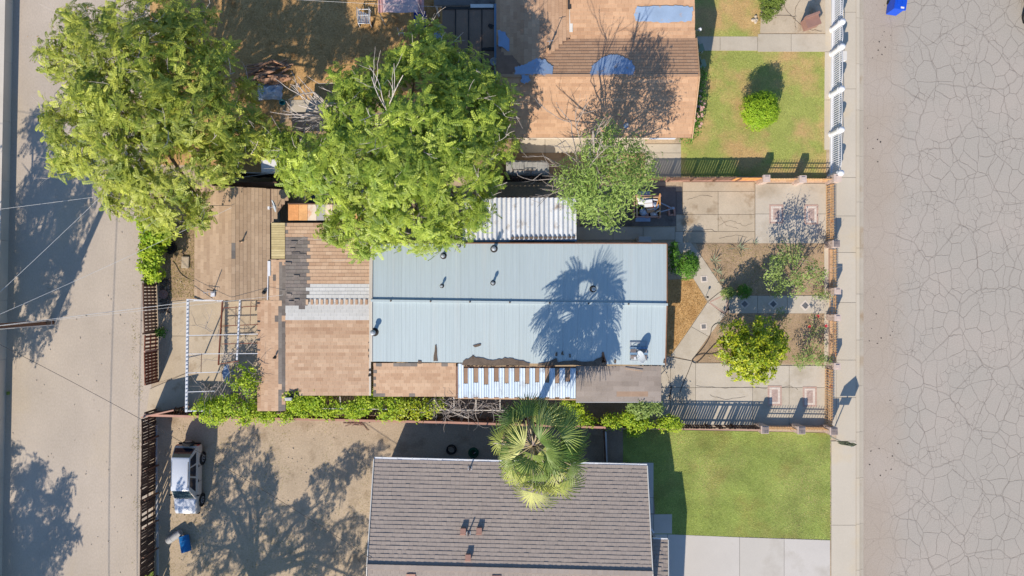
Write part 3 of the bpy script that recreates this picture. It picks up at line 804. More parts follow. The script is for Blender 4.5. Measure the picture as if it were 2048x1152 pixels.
# south porch roofs are part of the house
PZ0, PZ1 = 2.5, 2.22
def porch(x0, x1, y0, y1): return W(x0, y1, PZ1), W(x1, y1, PZ1), W(x1, y0, PZ0), W(x0, y0, PZ0)
a, b, c, d = porch(747, 912, 726, 793)
slab3([a, b, c, d], .08).build('porch_deck', 'shingle_darkline', mh)
def pk_porch(px, py):
    if 745 < px < 882 and 766 < py < 769: return 'shingle_grey'
    if px < 752 and py > 733: return 'shingle_grey'
    if 725 < py < 733 and R.random() < .45: return 'shingle_grey'
    if (748 < px < 766 or 822 < px < 832) and 784 < py < 790: return 'shingle_charred'
    return 'shingle_brown'
field(mh, a, b, c, d, .19, .34, .02, pk_porch, 'porch_shingle', 300)
# corrugated sheets with gaps showing brown boards
a, b, c, d = porch(912, 1152, 733, 796)
slab3([a, b, c, d], .05).build('porch_frame', 'weathered_wood', mh)
def corr_profile(nw, seg=5):
    p = []
    for i in range(nw * seg + 1):
        x = i / (nw * seg); p.append((x, .5 + .5 * math.cos(2 * math.pi * x * nw)))
    return p
cb2 = sheet_mesh('corrugated_sheet', 'corrugated_blue', corr_profile(2)); cb3 = sheet_mesh('corrugated_strip', 'corrugated_blue', corr_profile(2))
xs = [916.3,936,956.7,976.8,997.5,1017.3,1038.8,1058.6,1078.4,1098.4,1118.5,1139.8]
for i, x in enumerate(xs):
    w = 11 if i else 11; y0 = 727 if i == 0 else 736
    def P(px, py): t = (py - 733) / 63; return W(px, py, PZ0 + (PZ1 - PZ0) * t + .03)
    aa, bb, dd = P(x, 794 + x*.002), P(x + w, 794 + x*.002), P(x, y0)
    u, v = bb - aa, dd - aa; nn = u.cross(v).normalized()
    M = Matrix((u, v, nn * .05)).transposed().to_4x4(); M.translation = aa + nn * .02; piece('corrugated_sheet', cb2, mh, M)
    if i < len(xs) - 1:
        x2 = x + w + .3; w2 = xs[i + 1] - x2 - .3
        y1 = 766 + R.uniform(-3, 3)
        aa, bb, dd = P(x2, 794), P(x2 + w2, 794), P(x2, y1); u, v = bb - aa, dd - aa; nn = u.cross(v).normalized()
        M = Matrix((u, v, nn * .045)).transposed().to_4x4(); M.translation = aa + nn * .012; piece('corrugated_strip', cb3, mh, M)
        aa, bb, dd = P(x2, y1 + 1), P(x2 + w2, y1 + 1), P(x2, 736); u, v = bb - aa, dd - aa; nn = u.cross(v).normalized()
        M = Matrix((u, v, nn * .02)).transposed().to_4x4(); M.translation = (aa + aa + u + v) / 2 + nn * .006
        piece('roof_board', shared_mesh('unit_roof_board', 'brown_panel', UNIT), mh, M)
aa, bb = W(908,796,PZ1-.06), W(1155,799,PZ1-.06)
MB().bar(aa, bb, .07, .09).build('porch_beam', 'tan_wood', mh)
mb = MB()
for x in (908, 990, 1072, 1152):
    p = W(x, 797, PZ1 - .1); mb = MB().bar((p.x, p.y + .02, 0), (p.x, p.y + .02, PZ1 - .11), .09, .09); mb.build('post', 'white_paint', mh)
# grey shingled porch roof at the east end
a, b, c, d = porch(1152, 1322, 732, 803)
slab3([a, b, c, d], .1).build('porch_deck', 'shingle_darkline', mh)
def pk_taupe(px, py):
    if 778 < py < 783 and (1160 < px < 1218): return 'brown_panel'
    if 784 < py < 789 and (1232 < px < 1300): return 'brown_panel'
    return 'shingle_taupe'
field(mh, a, b, c, d, .30, .9, .012, pk_taupe, 'porch_shingle', 200, jitter=.37)
MB().box(W(1246,738,PZ0+.05) + Vector((.6, -.05, .03)), (1.0, .03, .03), -.15).build('lath', 'tan_wood', mh)
MB().bar(W(1152,804,PZ1-.06), W(1322,804,PZ1-.06), .05, .12).build('porch_beam', 'stucco_grey', mh)
# north awning: long corrugated sheets
AZ0, AZ1 = 2.45, 2.2
a, b, c, d = W(1152, 396, AZ1), W(926, 396, AZ1), W(926, 481, AZ0), W(1152, 479, AZ0)
cw = sheet_mesh('awning_sheet', 'corrugated_white', corr_profile(3, 6))
aw = thing('patio_awning', 'rust-streaked white corrugated awning along the north side of the metal-roofed house', 'awning', W(1040, 438))
sheets(aw, a, b, c, d, 8, cw, .12, 'awning_sheet')
MB().bar(a + Vector((.05, .03, -.06)), b + Vector((-.05, .03, -.06)), .06, .09).build('front_beam', 'rust_trim', aw)
MB().bar(d + Vector((.05, -.03, -.06)), c + Vector((-.05, -.03, -.06)), .14, .08).build('rear_beam', 'ridge_metal', aw)
MB().bar(W(1022,476,AZ0+.1), W(1150,475,AZ0+.1), .12, .02).build('rust_flashing', 'tar_stain', aw)
for k in (.02, .34, .67, .98):
    p = a.lerp(b, k); MB().bar((p.x, p.y - .05, 0), (p.x, p.y - .05, AZ1 - .12), .08, .08).build('post', 'stucco_grey', aw)

# ---- the west addition: brown shingles with repairs
wa = thing('shingled_addition', 'brown shingled addition with white and charred repair patches west of the metal roof', 'house', W(650, 640))
WZ, WR = 2.4, 2.58
nE, nW = W(742, 446, WZ), W(571, 446, WZ); sE, sW = W(741, 791, WZ), W(571, 791, WZ); rE, rW = W(741, 604, WR), W(571, 604, WR)
walls(wa, [(sW.x + .2, sW.y + .25), (sE.x - .1, sE.y + .25), (nE.x - .1, nE.y - .25), (nW.x + .2, nW.y - .25)], WZ - .1)
slab3([sW, sE, rE, rW], .07).build('roof_deck', 'shingle_darkline', wa); slab3([nW, rW, rE, nE], .07).build('roof_deck', 'shingle_darkline', wa)
charred = [(573,478),(617,478),(619,520),(616,560),(616,600),(612,617),(570,612),(565,560),(568,520)]
def pk_wa(px, py):
    if pip(px, py, charred):
        return R.choice(('shingle_charred', 'shingle_charred', 'shingle_grey'))
    if 570 <= px and py < 478 and px < 580: return 'shingle_grey' if R.random() < .6 else 'shingle_brown'
    if px > 611 and 571 < py < 598: return 'shingle_white'
    if px > 608 and 598 <= py < 611: return 'shingle_white'
    if px > 569 and 611 <= py < 637: return 'shingle_white'
    return 'shingle_brown'
field(wa, sW, sE, rE, rW, .205, .36, .02, pk_wa, 'shingle', 300)
field(wa, nE, nW, rW, rE, .205, .36, .02, pk_wa, 'shingle', 0)
MB().bar(sE + Vector((-.02, 0, .03)), rE + Vector((-.02, 0, .03)), .1, .04).bar(rE + Vector((-.02, 0, .03)), nE + Vector((-.02, 0, .03)), .1, .04).build('flashing', 'plaster_cream', wa)
for y in (655, 668, 683, 700, 712, 740, 750):
    blotch(wa, [(737,y-2),(742,y-2),(742,y+2),(737,y+3)], lambda x, y: WZ + .1, 'tar', n=2, amp=1.5)
# lower western strip, courses run up and down the picture
LZ, LR = 2.2, 2.42
a, b, c, d = W(515, 601, LZ), W(515, 822, LZ), W(571, 822, LR), W(571, 601, LR)
slab3([a, b, c, d], .08).build('strip_deck', 'shingle_darkline', wa)
def pk_strip(px, py):
    if px > 558: return 'shingle_grey' if R.random() < .94 else 'shingle_brown'
    if 540 < px and R.random() < .05: return 'shingle_grey'
    return 'shingle_brown'
field(wa, a, b, c, d, .2, .34, .02, pk_strip, 'strip_shingle', 200)
a2, b2, c2, d2 = W(540, 519, LZ + .08), W(540, 601, LZ + .08), W(571, 601, LR), W(571, 519, LR)
slab3([a2, b2, c2, d2], .08).build('strip_deck', 'shingle_darkline', wa)
field(wa, a2, b2, c2, d2, .2, .34, .02, pk_strip, 'strip_shingle', 80)
MB().bar(W(538,522,LZ+.14), W(538,552,LZ+.14), .16, .04).bar(W(536,552,LZ+.14), W(535,600,LZ+.14), .05, .04).build('flashing', 'white_paint', wa)
vent(wa, 530, 585, LZ + .02, .07, .12, 'black_plastic'); vent(wa, 550, 715, LR - .06, .035, .15, 'tar')
for k, x in enumerate((520, 566)): p = W(x, 818, 0); MB().box((p.x * .95 + 0, p.y * .95 + .1, 1.05), (.1, .1, 2.1)).build('post', 'weathered_wood', wa)
for i in range(13):
    p = W(614 + i * 9.9, 604, WR + .045); MB().box(p, (.135, .29, .018), M=Matrix.Rotation(.0, 3, 'X')).build('checker_shingle', 'shingle_brown', wa, color=R.random() * .4)
# charred ridge of the burnt patch, lifted shingles
mb = MB()
for i in range(12):
    x, y = R.uniform(572, 612), R.uniform(482, 608)
    p = W(x, y, WZ + .08 + .02 * R.random() + (WR-WZ)*(1-abs(y-604)/160)); mb.box(p - Vector((0, 0, .035)), (R.uniform(.25, .5), .12, .012), M=Matrix.Rotation(R.uniform(-.05, .08), 3, 'X') @ Matrix.Rotation(R.uniform(-.05, .05), 3, 'Z'))
mb.build('lifted_shingles', 'shingle_charred', wa, kind='stuff')
# yellow slatted cover between shed and addition
yc = thing('slatted_cover', 'small yellow slatted roof cover between the gabled shed and the addition', 'roof cover', W(556, 482))
for i in range(15):
    y = 448 + i * 4.8; z = 2.28
    barpiece('slat', 'yellow_slat', yc, W(543, y, z), W(570, y, z + .1), .125, .03)
for x in (546, 567): MB().bar(W(x, 446, 2.22), W(x, 518, 2.22), .06, .06).build('rail', 'weathered_wood', yc)
for x in (546, 567):
    p = W(x, 500, 0); MB().box((p.x * .95, p.y, 1.09), (.08, .08, 2.18)).build('post', 'weathered_wood', yc)
# rusty panel lean-to and dark panels
rp = thing('rusty_leanto', 'lean-to roofed with rusty orange and cream metal panels north of the addition', 'lean-to', W(637, 425))
for pts, zf in ((0, 0),):
    pass
cols = ['rust_panel','rust_panel','cream_panel','grey_panel','cream_panel','shingle_charred','cream_panel','cream_panel','rust_panel']
wd = [21,18,18,17,15,13,16,14,14]; x = 576
for i, (m_, w) in enumerate(zip(cols, wd)):
    c0 = [W(x + .5, 441, 2.3), W(x + w, 441, 2.3), W(x + w, 409, 2.38), W(x + .5, 409, 2.38)]
    slab3([p + Vector((0, 0, R.uniform(0, .015))) for p in c0], .03).build('panel', m_, rp, color=R.random()); x += w
MB().bar(W(576,443,2.24), W(708,443,2.24), .08, .06).build('beam', 'dark_wood', rp); MB().bar(W(576,408,2.32), W(708,408,2.32), .08, .06).build('beam', 'weathered_wood', rp)
for x in (580, 642, 704):
    p = W(x, 410, 2.3); MB().box((p.x, p.y, 1.14), (.08, .08, 2.27)).build('post', 'dark_wood', rp)
dp = thing('dark_panel_rack', 'row of dark blue panels lying behind the rusty lean-to under the tree', 'panel rack', W(650, 396))
for i in range(6):
    x = 611 + i * 13; slab3([W(x, 407, 1.5), W(x + 12.5, 407, 1.5), W(x + 12.5, 380, 1.7), W(x, 380, 1.7)], .04).build('panel', 'dark_panel', dp)
for x in (612, 650, 688):
    p = W(x, 393, 1.5); MB().box((p.x, p.y, .72), (.06, .06, 1.44)).build('leg', 'dark_wood', dp)
MB().bar(W(609,408,1.5), W(609,380,1.7), .04, .06).bar(W(690,408,1.5), W(690,380,1.7), .04, .06).build('frame', 'galvanised', dp)

# ---- gabled shed by the alley
sh = thing('gabled_shed', 'small gabled shed with tan shingles in upright courses beside the alley', 'shed', W(480, 485))
GZ, GR = 2.15, 2.75
eW0, eW1 = W(390, 371, GZ), W(389, 600, GZ); r0, r1 = W(463, 373, GR), W(463, 600, GR); eE0, eE1 = W(573, 377, GZ), W(537, 600, GZ)
gE0 = W(540, 377, GZ + .12); gE1 = W(540, 600, GZ + .12)
walls(sh, [(eW1.x + .3, eW1.y + .2), (gE1.x - .2, gE1.y + .2), (gE0.x - .2, gE0.y - .2), (eW0.x + .3, eW0.y - .2)], GZ - .1, 'stucco_grey')
slab3([eW0, eW1, r1, r0], .08).build('roof_deck', 'shingle_darkline', sh); slab3([gE1, gE0, r0, r1], .08).build('roof_deck', 'shingle_darkline', sh)
def pk_shed(px, py):
    if 463 < px < 471 and (470 < py < 515) and R.random() < .6: return 'shingle_grey'
    return 'shingle_shed'
field(sh, eW0, eW1, r1, r0, .2, .42, .018, pk_shed, 'shingle', 150)
field(sh, gE1, gE0, r0, r1, .2, .42, .018, pk_shed, 'shingle', 150)
# the wider eave at the north end of the east slope
q = [W(540, 377, GZ + .115), W(573, 378, GZ - .06), W(572, 402, GZ - .06), W(541, 446, GZ + .115)]
slab3([q[0], q[3], q[2], q[1]], .06).build('eave_deck', 'shingle_darkline', sh)
field(sh, W(540, 446, GZ + .1)+Vector((1.0,0,-.15)), W(540, 378, GZ + .1)+Vector((1.0,0,-.15)), W(540, 378, GZ + .1), W(540, 446, GZ + .1), .2, .42, .018, pk_shed, 'eave_shingle', 100, inside=lambda px, py: pip(px, py, [(538,376),(574,377),(573,402),(541,446),(538,446)]))
MB().bar(W(574,377,GZ-.1), W(573,402,GZ-.1), .05, .14).build('fascia', 'dark_wood', sh)
MB().bar(W(388,601,GZ-.05), W(430,601,GZ-.05), .08, .08).build('gutter', 'white_paint', sh)
MB().bar(W(434,601,GZ-.02), W(447,601,GZ-.02), .12, .06).build('gutter_end', 'white_paint', sh)
vent(sh, 484, 483, GR - .1, .03, .2, 'tar', 'shingle_shed')
# annex roof at the north
an = thing('shed_annex', 'low brown lean-to roof behind the gabled shed, half under the tree', 'shed', W(440, 362))
slab3([W(424,372,1.9), W(553,376,1.9), W(553,364,2.0), W(424,364,2.0)], .06).build('roof', 'weathered_wood', an)
slab3([W(433,364,1.8), W(453,364,1.8), W(453,350,1.85), W(433,350,1.85)], .06).build('end_board', 'tan_wood', an)
p, q_ = W(440, 363, 0), W(540, 363, 0)
MB().box(((p.x + q_.x) / 2 * .96, p.y * .95 - .1, .92), (3.2, .1, 1.84)).build('wall', 'dark_wood', an)

# ---- north house: brown hips and gables, blue-painted patches, flat roof to the west
nh = thing('north_house', 'brown shingled house with pale blue repair patches and a flat western wing', 'house', W(1190, 130))
EZ, RZ, VZ = 2.5, 3.55, 2.95
a, b, c, d = W(1038, 275, EZ), W(1383, 275, EZ), W(1398, 151, RZ), W(993, 151, RZ)
slab3([W(993,275,EZ), b, c, d], .1).build('roof_deck', 'shingle_darkline', nh)
field(nh, W(993,275,EZ), b, c, d, .2, .38, .02, lambda x, y: 'shingle_north', 'shingle', 300)
patches = [[(1178,148),(1182,132),(1200,118),(1220,108),(1240,110),(1262,120),(1270,135),(1268,148)],
           [(1000,62),(1018,60),(1034,88),(1060,100),(1064,118),(1090,122),(1108,132),(1108,149),(1025,149),(1024,135),(1050,128),(1040,112),(1000,105)],
           [(1274,12),(1386,13),(1384,42),(1375,44),(1272,42),(1268,30)]]
def pk_n(px, py):
    return 'shingle_north'
# north slope of the main ridge down to the valley
e, f = W(1392, 77, VZ), W(1140, 77, VZ)
slab3([d, c, e, W(1138,77,VZ), W(993, 90, VZ+.1)], .1).build('roof_deck', 'shingle_darkline', nh)
field(nh, e + Vector((.0, 0, 0)), W(993, 80, VZ), d, c, .2, .4, .03, pk_n, 'rear_shingle', 300, tonef=lambda x, y: R.random() * .35,  # darker tones paint in this slope's turn away from the sun
      inside=lambda px, py: py > 150 - (px - 1040) * .78 or px > 1135 or pip(px, py, patches[1]))
# south slope of the rear wing, above the valley
g0, g1 = W(1140, 78, VZ), W(1390, 78, VZ); h0, h1 = W(1140, -40, 3.75), W(1388, -40, 3.75)
slab3([g0, g1, h1, h0], .1).build('roof_deck', 'shingle_darkline', nh)
field(nh, g0, g1, h1, h0, .2, .38, .02, pk_n, 'wing_shingle', 300)
# west gable with upright ridge
i0, i1, i2, i3 = W(1138, -40, 3.0), W(1138, 78, 3.0), W(1048, 148, 3.4), W(1048, -40, 3.4)
slab3([i1, i0, i3, i2], .1).build('roof_deck', 'shingle_darkline', nh)
field(nh, W(1140,148,3.02), W(1140,-40,3.02), W(1048,-40,3.42), W(1048,148,3.42), .21, .4, .022, pk_n, 'gable_shingle', 200,
      inside=lambda px, py: py < 150 - (px - 1048) * .80 or (px < 1139 and py < 76))
j0, j1 = W(993, -40, 2.9), W(993, 150, 2.9)
slab3([j0, j1, i2, i3], .1).build('roof_deck', 'shingle_darkline', nh)
field(nh, j0, j1, W(1048,150,3.42), W(1048,-40,3.42), .21, .4, .022, pk_n, 'gable_shingle', 150)
MB().bar(W(1142,8,3.3), W(1142,64,3.1), .18, .05).build('valley_flashing', 'white_wall', nh)
MB().bar(W(1139,-10,3.45), W(1139,18,3.35), .2, .12).build('chimney_saddle', 'tar', nh)
MB().bar(W(1000,151,RZ+.03), W(1396,151,RZ+.03), .16, .03).build('ridge_cap', 'shingle_north', nh)
MB().bar(W(1299,277.5,EZ-.05), W(1350,277.5,EZ-.05), .06, .1).build('gutter', 'white_paint', nh)
MB().bar(W(1384,277,EZ), W(1399,152,RZ), .05, .14).bar(W(1399,152,RZ), W(1393,77,VZ), .05, .14).build('barge_board', 'tan_wood', nh)
x0, x1 = W(1003, 262, EZ).x, W(1372, 262, EZ).x; yb, yt = W(0, 266, EZ).y, W(0, -40, 3.7).y
walls(nh, [(x0, yb + .2), (x1, yb + .2), (x1, yt), (x0, yt)], EZ - .15, 'plaster_cream')
mb = MB(); zz = EZ - .15
mb.add([(x1 - .02, yb + .2, zz), (x1 - .02, W(0, 151, RZ).y, RZ - .15), (x1 - .02, W(0, 77, VZ).y, VZ - .12), (x1 - .02, yt, 3.6), (x1 - .02, yt, zz)], [(0, 4, 3, 2, 1)]).build('gable', 'plaster_cream', nh)
window(nh, (x1 + .02, W(0, 220, 1.4).y, 1.45), 1.4, 1.0, math.pi / 2); window(nh, (x1 + .02, W(0, 40, 1.4).y, 1.45), 1.6, 1.1, math.pi / 2)
MB().box((x1 + .02, W(0, 95, 1).y, 1.05), (.06, .92, 2.05)).build('door', 'white_paint', nh)
def zrear(x, y): return VZ + (RZ - VZ) * (y - 77) / 74 + .05
blotch(nh, [(1180,149),(1184,132),(1202,117),(1220,109),(1240,111),(1262,121),(1270,135),(1267,149)], zrear, 'shingle_blue', 'coating_patch', n=9, amp=3.4, dz=.012)
blotch(nh, [(1030,149),(1030,135),(1052,127),(1062,114),(1090,120),(1106,132),(1106,149)], zrear, 'shingle_blue', 'coating_patch', n=9, amp=3.6, dz=.012)
blotch(nh, [(1274,13),(1340,11),(1386,14),(1384,42),(1330,45),(1272,42),(1268,28)], lambda x, y: VZ + (3.75 - VZ) * (78 - y) / 118 + .05, 'shingle_blue', 'coating_patch', n=8, amp=3, dz=.012)
vent(nh, 1096, 101, 3.35, .04, .5, 'tar', 'shingle_north')
vent(nh, 1252, 251, 2.72, .06, .25, 'galvanised', 'shingle_blue')
# flat western wing: rolled roofing in strips
fx = [884, 911, 937.5, 963.5, 989]
for i in range(4):
    A0 = W(fx[i] + .6, 172, 2.45); B0 = W(fx[i + 1] - .4, 172, 2.45); C0 = W(fx[i + 1] - .4, 17, 2.6); D0 = W(fx[i] + .6, 17, 2.6)
    slab3([p + Vector((0, 0, .02 * (i % 2))) for p in (A0, B0, C0, D0)], .04).build('roofing_strip', 'rolled_roof', nh, color=R.random())
    if i: MB().bar(W(fx[i], 172, 2.48), W(fx[i] + R.uniform(-.5, .5), 17, 2.63), .05, .02).build('tar_seam', 'tar', nh)
slab3([W(884,250,2.38), W(989,250,2.38), W(989,173,2.45), W(884,173,2.45)], .05).build('roofing_strip', 'rolled_roof', nh, color=.4)
fl = lambda x, y: 2.47 + (172 - y) / 155 * .15 + .03
blotch(nh, [(963,96),(989,94),(990,101),(964,101)], fl, 'tar', amp=2); blotch(nh, [(963,140),(988,139),(988,142),(964,143)], fl, 'tar', amp=1)
blotch(nh, [(979,48),(987,50),(984,57),(976,52)], fl, 'tar', n=2, amp=2)
MB().bar(W(884,16,2.62), W(990,16,2.62), .16, .08).build('parapet', 'tar', nh)
MB().bar(W(941,12,2.64), W(987,12,2.64), .2, .06).build('flashing', 'white_wall', nh)
MB().bar(W(991,8,2.75), W(991,165,2.65), .14, .1).build('flashing', 'ridge_metal', nh)
p0, p1 = W(890, 245, 2.3), W(985, 20, 2.3)
walls(nh, [(p0.x + .1, p0.y), (p1.x, p0.y), (p1.x, p1.y), (p0.x + .1, p1.y)], 2.3, 'plaster_cream')
# silver coating smeared where wing and gable meet
nz_ = lambda x, y: 3.15
for pts in ([(996,60),(1010,66),(1022,84),(1036,98),(1020,104),(998,92)], [(1044,150),(1058,150),(1060,160),(1050,168),(1040,164)]):
    blotch(nh, pts, lambda x, y: 3.1 if y < 120 else 3.58, 'shingle_blue', 'coating_patch', n=4, amp=4, dz=.06)

dr = thing('dark_shed_roof', 'low dark shed roof behind the bare pale dead tree', 'shed', W(628, 244))
slab3([W(584,262,1.5), W(672,262,1.5), W(672,224,1.6), W(584,224,1.6)], .06).build('roof', 'black_tarp', dr)
for x in (590, 666): p = W(x, 243, 1.5); MB().box((p.x, p.y, .72), (.1, .9, 1.43)).build('wall', 'dark_wood', dr)
# roof of the blue box room to the west
bw = thing('blue_leanto', 'small pale blue lean-to roof against the flat wing of the brown house', 'lean-to', W(878, 75))
slab3([W(868,105,1.9), W(885,105,1.9), W(885,48,2.0), W(868,48,2.0)], .06).build('roof', 'shingle_blue', bw)
p = W(877, 76, 1.9); MB().box((p.x, p.y, .92), (.4, 1.5, 1.83)).build('wall', 'stucco_grey', bw)
bp = thing('grey_patio_roof', 'flat grey patio roof at the top edge behind the flat wing', 'patio roof', W(930, 0))
slab3([W(868,11,2.2), W(990,11,2.2), W(990,-60,2.3), W(868,-60,2.3)], .06).build('roof', 'stained_concrete', bp, color=.9)
for x in (870, 985):
    p = W(x, 8, 2.2); MB().box((p.x, p.y + .15, 1.08), (.09, .09, 2.16)).build('post', 'white_paint', bp)

# ---- south house: big taupe concrete tile roof
so = thing('tile_roof_house', 'large house with a taupe concrete tile roof south of the middle lot', 'house', W(1020, 1060))
TZ, TR = 2.6, 3.55
a, b, c, d = W(1293, 931, TZ), W(749, 918, TZ), W(735, 1132, TR), W(1304, 1146, TR)
slab3([a, d, c, b], .1).build('roof_deck', 'tile_under', so)
field(so, a, b, c, d, .218, .25, .028, lambda x, y: 'concrete_tile', 'roof_tile', 300, gap=.005, jitter=.5, overlap=1.12, thj=.6, tonef=lambda x, y: R.random() * .5)
e, f = W(735, 1380, TZ + .1), W(1304, 1394, TZ + .1)
slab3([c, d, f, e], .1).build('roof_deck', 'tile_under', so)
field(so, e, f, d, c, .218, .25, .028, lambda x, y: 'concrete_tile', 'south_tile', 120, gap=.006, overlap=1.12, thj=1.1)
for i in range(52):
    t = (i + .5) / 52; p = c.lerp(d, t)
    boxpiece('ridge_tile', 'concrete_tile', so, p + Vector((0, .0, .06)), (.33, .26, .07), -.024, M3=Matrix.Rotation(-.024, 3, 'Z') @ Matrix.Rotation(.06, 3, 'Y'))
MB().bar(W(1294,929.5,TZ-.04), W(749,915.5,TZ-.04), .11, .1).build('gutter', 'white_paint', so)
mb = MB()
for i in range(18):
    p = W(1294,928.5,TZ+.0).lerp(W(749,914.5,TZ+.0), (i + .5) / 18); mb.box(p, (.03, .1, .03))
mb.build('gutter_bracket', 'galvanised', so)
MB().bar(b + Vector((-.03, 0, 0)), c + Vector((-.03, 0, 0)), .05, .16).bar(c + Vector((-.03, 0, 0)), e + Vector((-.03, 0, 0)), .05, .16).build('barge_board', 'white_wall', so)
MB().bar(a + Vector((.03, 0, 0)), d + Vector((.03, 0, 0)), .05, .16).bar(d + Vector((.03, 0, 0)), f + Vector((.03, 0, 0)), .05, .16).build('barge_board', 'white_wall', so)
walls(so, [(e.x + .5, e.y + .5), (f.x - .6, f.y + .5), (a.x - .4, a.y - .5), (b.x + .5, b.y - .5)], TZ - .12, 'stucco_grey')
for rx in (0, 1):
    p, q, r_ = ((b, e, c), (a, f, d))[rx]; s = .52 if rx == 0 else -.45
    MB().add([(p.x + s, p.y - .5, TZ - .12), (q.x + s, q.y + .5, TZ - .12), (r_.x + s, r_.y, TR - .12)], [(0, 1, 2) if rx == 0 else (2, 1, 0)]).build('gable', 'stucco_grey', so)
window(so, (a.x - .38, (a.y + d.y) / 2 + .6, 1.5), 1.8, 1.1, math.pi / 2)
def tz(y): return TZ + (TR - TZ) * (y - 925) / 214
for (x, y) in ((926, 1058), (958, 1057), (936, 1110)):
    z = tz(y); p = W(x, y + 5, z)
    v = MB().box(p + Vector((.02, .10, .12)), (.26, .26, .22)).box(p + Vector((.02, .10, .24)), (.30, .3, .03)).build('box_vent', 'sofa', so)
    MB().box(p + Vector((.0, -.09, .18)), (.30, .05, .14)).build('vent_hood', 'pink_wood', v)
for (x, y, h) in ((940, 936, .55), (937, 1066, .5)):
    p = W(x, y, tz(y)); v = MB().lathe(p, [(.12, -.02), (.1, .06), (.04, .1), (.04, h), (.03, h)], 10).build('pipe_vent', 'cap_tile', so)
    MB().box(p + Vector((0, 0, .04)), (.24, .2, .03)).build('vent_flashing', 'galvanised', v)
for (x, y) in ((822, 1152), (993, 1155)):
    p = W(x, y + 3, 3.52); MB().box(p, (.5, .42, .16)).build('box_vent', 'pink_wood', so)
# lower garage roof at the east end
gz0, gz1 = 2.35, 3.2
a2, b2, c2, d2 = W(1335, 1079, gz0), W(1304, 1078, gz0), W(1306, 1215, gz1), W(1336, 1217, gz1)
slab3([a2, d2, c2, b2], .1).build('garage_deck', 'tile_under', so)
field(so, a2, b2, c2, d2, .218, .25, .028, lambda x, y: 'concrete_tile', 'garage_tile', 100, gap=.006, overlap=1.12, thj=1.1)
slab3([c2, d2, W(1336,1370,gz0), W(1306,1370,gz0)], .1).build('garage_deck', 'tile_under', so)
MB().bar(W(1305,1077,gz0-.03), W(1335,1078,gz0-.03), .11, .1).build('gutter', 'white_paint', so)
MB().bar(a2 + Vector((.03, 0, 0)), d2 + Vector((.03, 0, 0)), .05, .16).bar(d2 + Vector((.03, 0, 0)), W(1336,1370,gz0) + Vector((.03, 0, 0)), .05, .16).build('barge_board', 'white_wall', so)
p = W(1330, 1085, gz0); MB().box((p.x - .3, p.y - 4.2, 1.1), (.14, 8, 2.2)).build('garage_wall', 'stucco_grey', so)
p = W(1308, 1066, 2.4); MB().bar(p, p + Vector((-.25, .35, -.1)), .09, .07).build('downspout', 'white_paint', so)

# ---- pale wall along the far side of the alley
aw2 = thing('alley_wall', 'pale cream plastered wall along the far edge of the alley', 'wall', W(3, 300))
A0, B0 = W(41, -700), W(-11, 1900)
d_ = (B0 - A0).normalized(); nseg = 22; L = (B0 - A0).length / nseg
for i in range(nseg):
    c_ = A0.lerp(B0, (i + .5) / nseg)
    MB().box((c_.x - .17, c_.y, .31), (L - .012, .34, .62), math.atan2(d_.y, d_.x)).build('wall_panel', 'plaster_cream', aw2)
MB().bar((A0.x - .19, A0.y, .66), (B0.x - .19, B0.y, .66), .42, .07).build('coping', 'plaster_cream', aw2)
# ------------------------------------------------------------------ fences, gates, pillars
def pickets(parent, p, q, h, pitch, w, t, m, z0=.06, name='picket', jit=0.0, lean=0.0, skip=0.0, hj=0.0):
    p, q = Vector(p), Vector(q); L = (q - p).length; d = (q - p).normalized(); n = max(2, int(L / pitch)); rz = math.atan2(d.y, d.x)
    for i in range(n):
        if R.random() < skip: continue
        c = p + d * ((i + .5) * L / n)
        hh = h + (R.random() - .5) * hj
        M3 = Matrix.Rotation(rz + (R.random() - .5) * jit, 3, 'Z') @ Matrix.Rotation((R.random() - .5) * jit, 3, 'Y') @ Matrix.Rotation(lean + (R.random() - .5) * jit * .5, 3, 'X')
        boxpiece(name, m, parent, (c.x, c.y, c.z + z0 + (hh - z0) / 2), (w, t, hh - z0), M3=M3)
def rail(parent, p, q, z, w, h, m, name='rail', off=0.0):
    p, q = Vector(p), Vector(q); d = (q - p).normalized(); n = Vector((-d.y, d.x, 0)) * off
    MB().bar(p + n + Vector((0, 0, z)), q + n + Vector((0, 0, z)), w, h).build(name, m, parent)
def pillar(parent, px, py, w, h, m='pillar_stone', cap='cap_tile', name='pillar'):
    c = W(px, py); b = MB().box((c.x, c.y, h / 2), (w, w, h)).build(name, m, parent)
    MB().box((c.x, c.y, h + .03), (w + .05, w + .05, .06)).box((c.x, c.y, h + .08), (w * .6, w * .6, .04)).build('cap', 'pillar_cap', b)
    # stone facing on the four sides
    for k in range(4):
        a = k * math.pi / 2
        for r in range(3):
            for s in range(2):
                u = (s - .5 + (.12 if r % 2 else -.12)) * w * .48
                cc = Vector((math.cos(a) * (w / 2 + .012) - math.sin(a) * u, math.sin(a) * (w / 2 + .012) + math.cos(a) * u, (r + .5) * h / 3))
                bb = MB().box(c + cc, (.025, w * .44, h / 3 - .03), a)
                bb.build('facing_stone', m, b, color=R.random())
def tilecap(parent, px, py, w, h):
    c = W(px, py)
    for i in range(3):
        for j in range(2):
            boxpiece('cap_tile', 'cap_tile', parent, (c.x + (i - 1) * w / 3, c.y + (j - .5) * w / 2, h + .11), (w / 3 - .015, w / 2 - .015, .02))

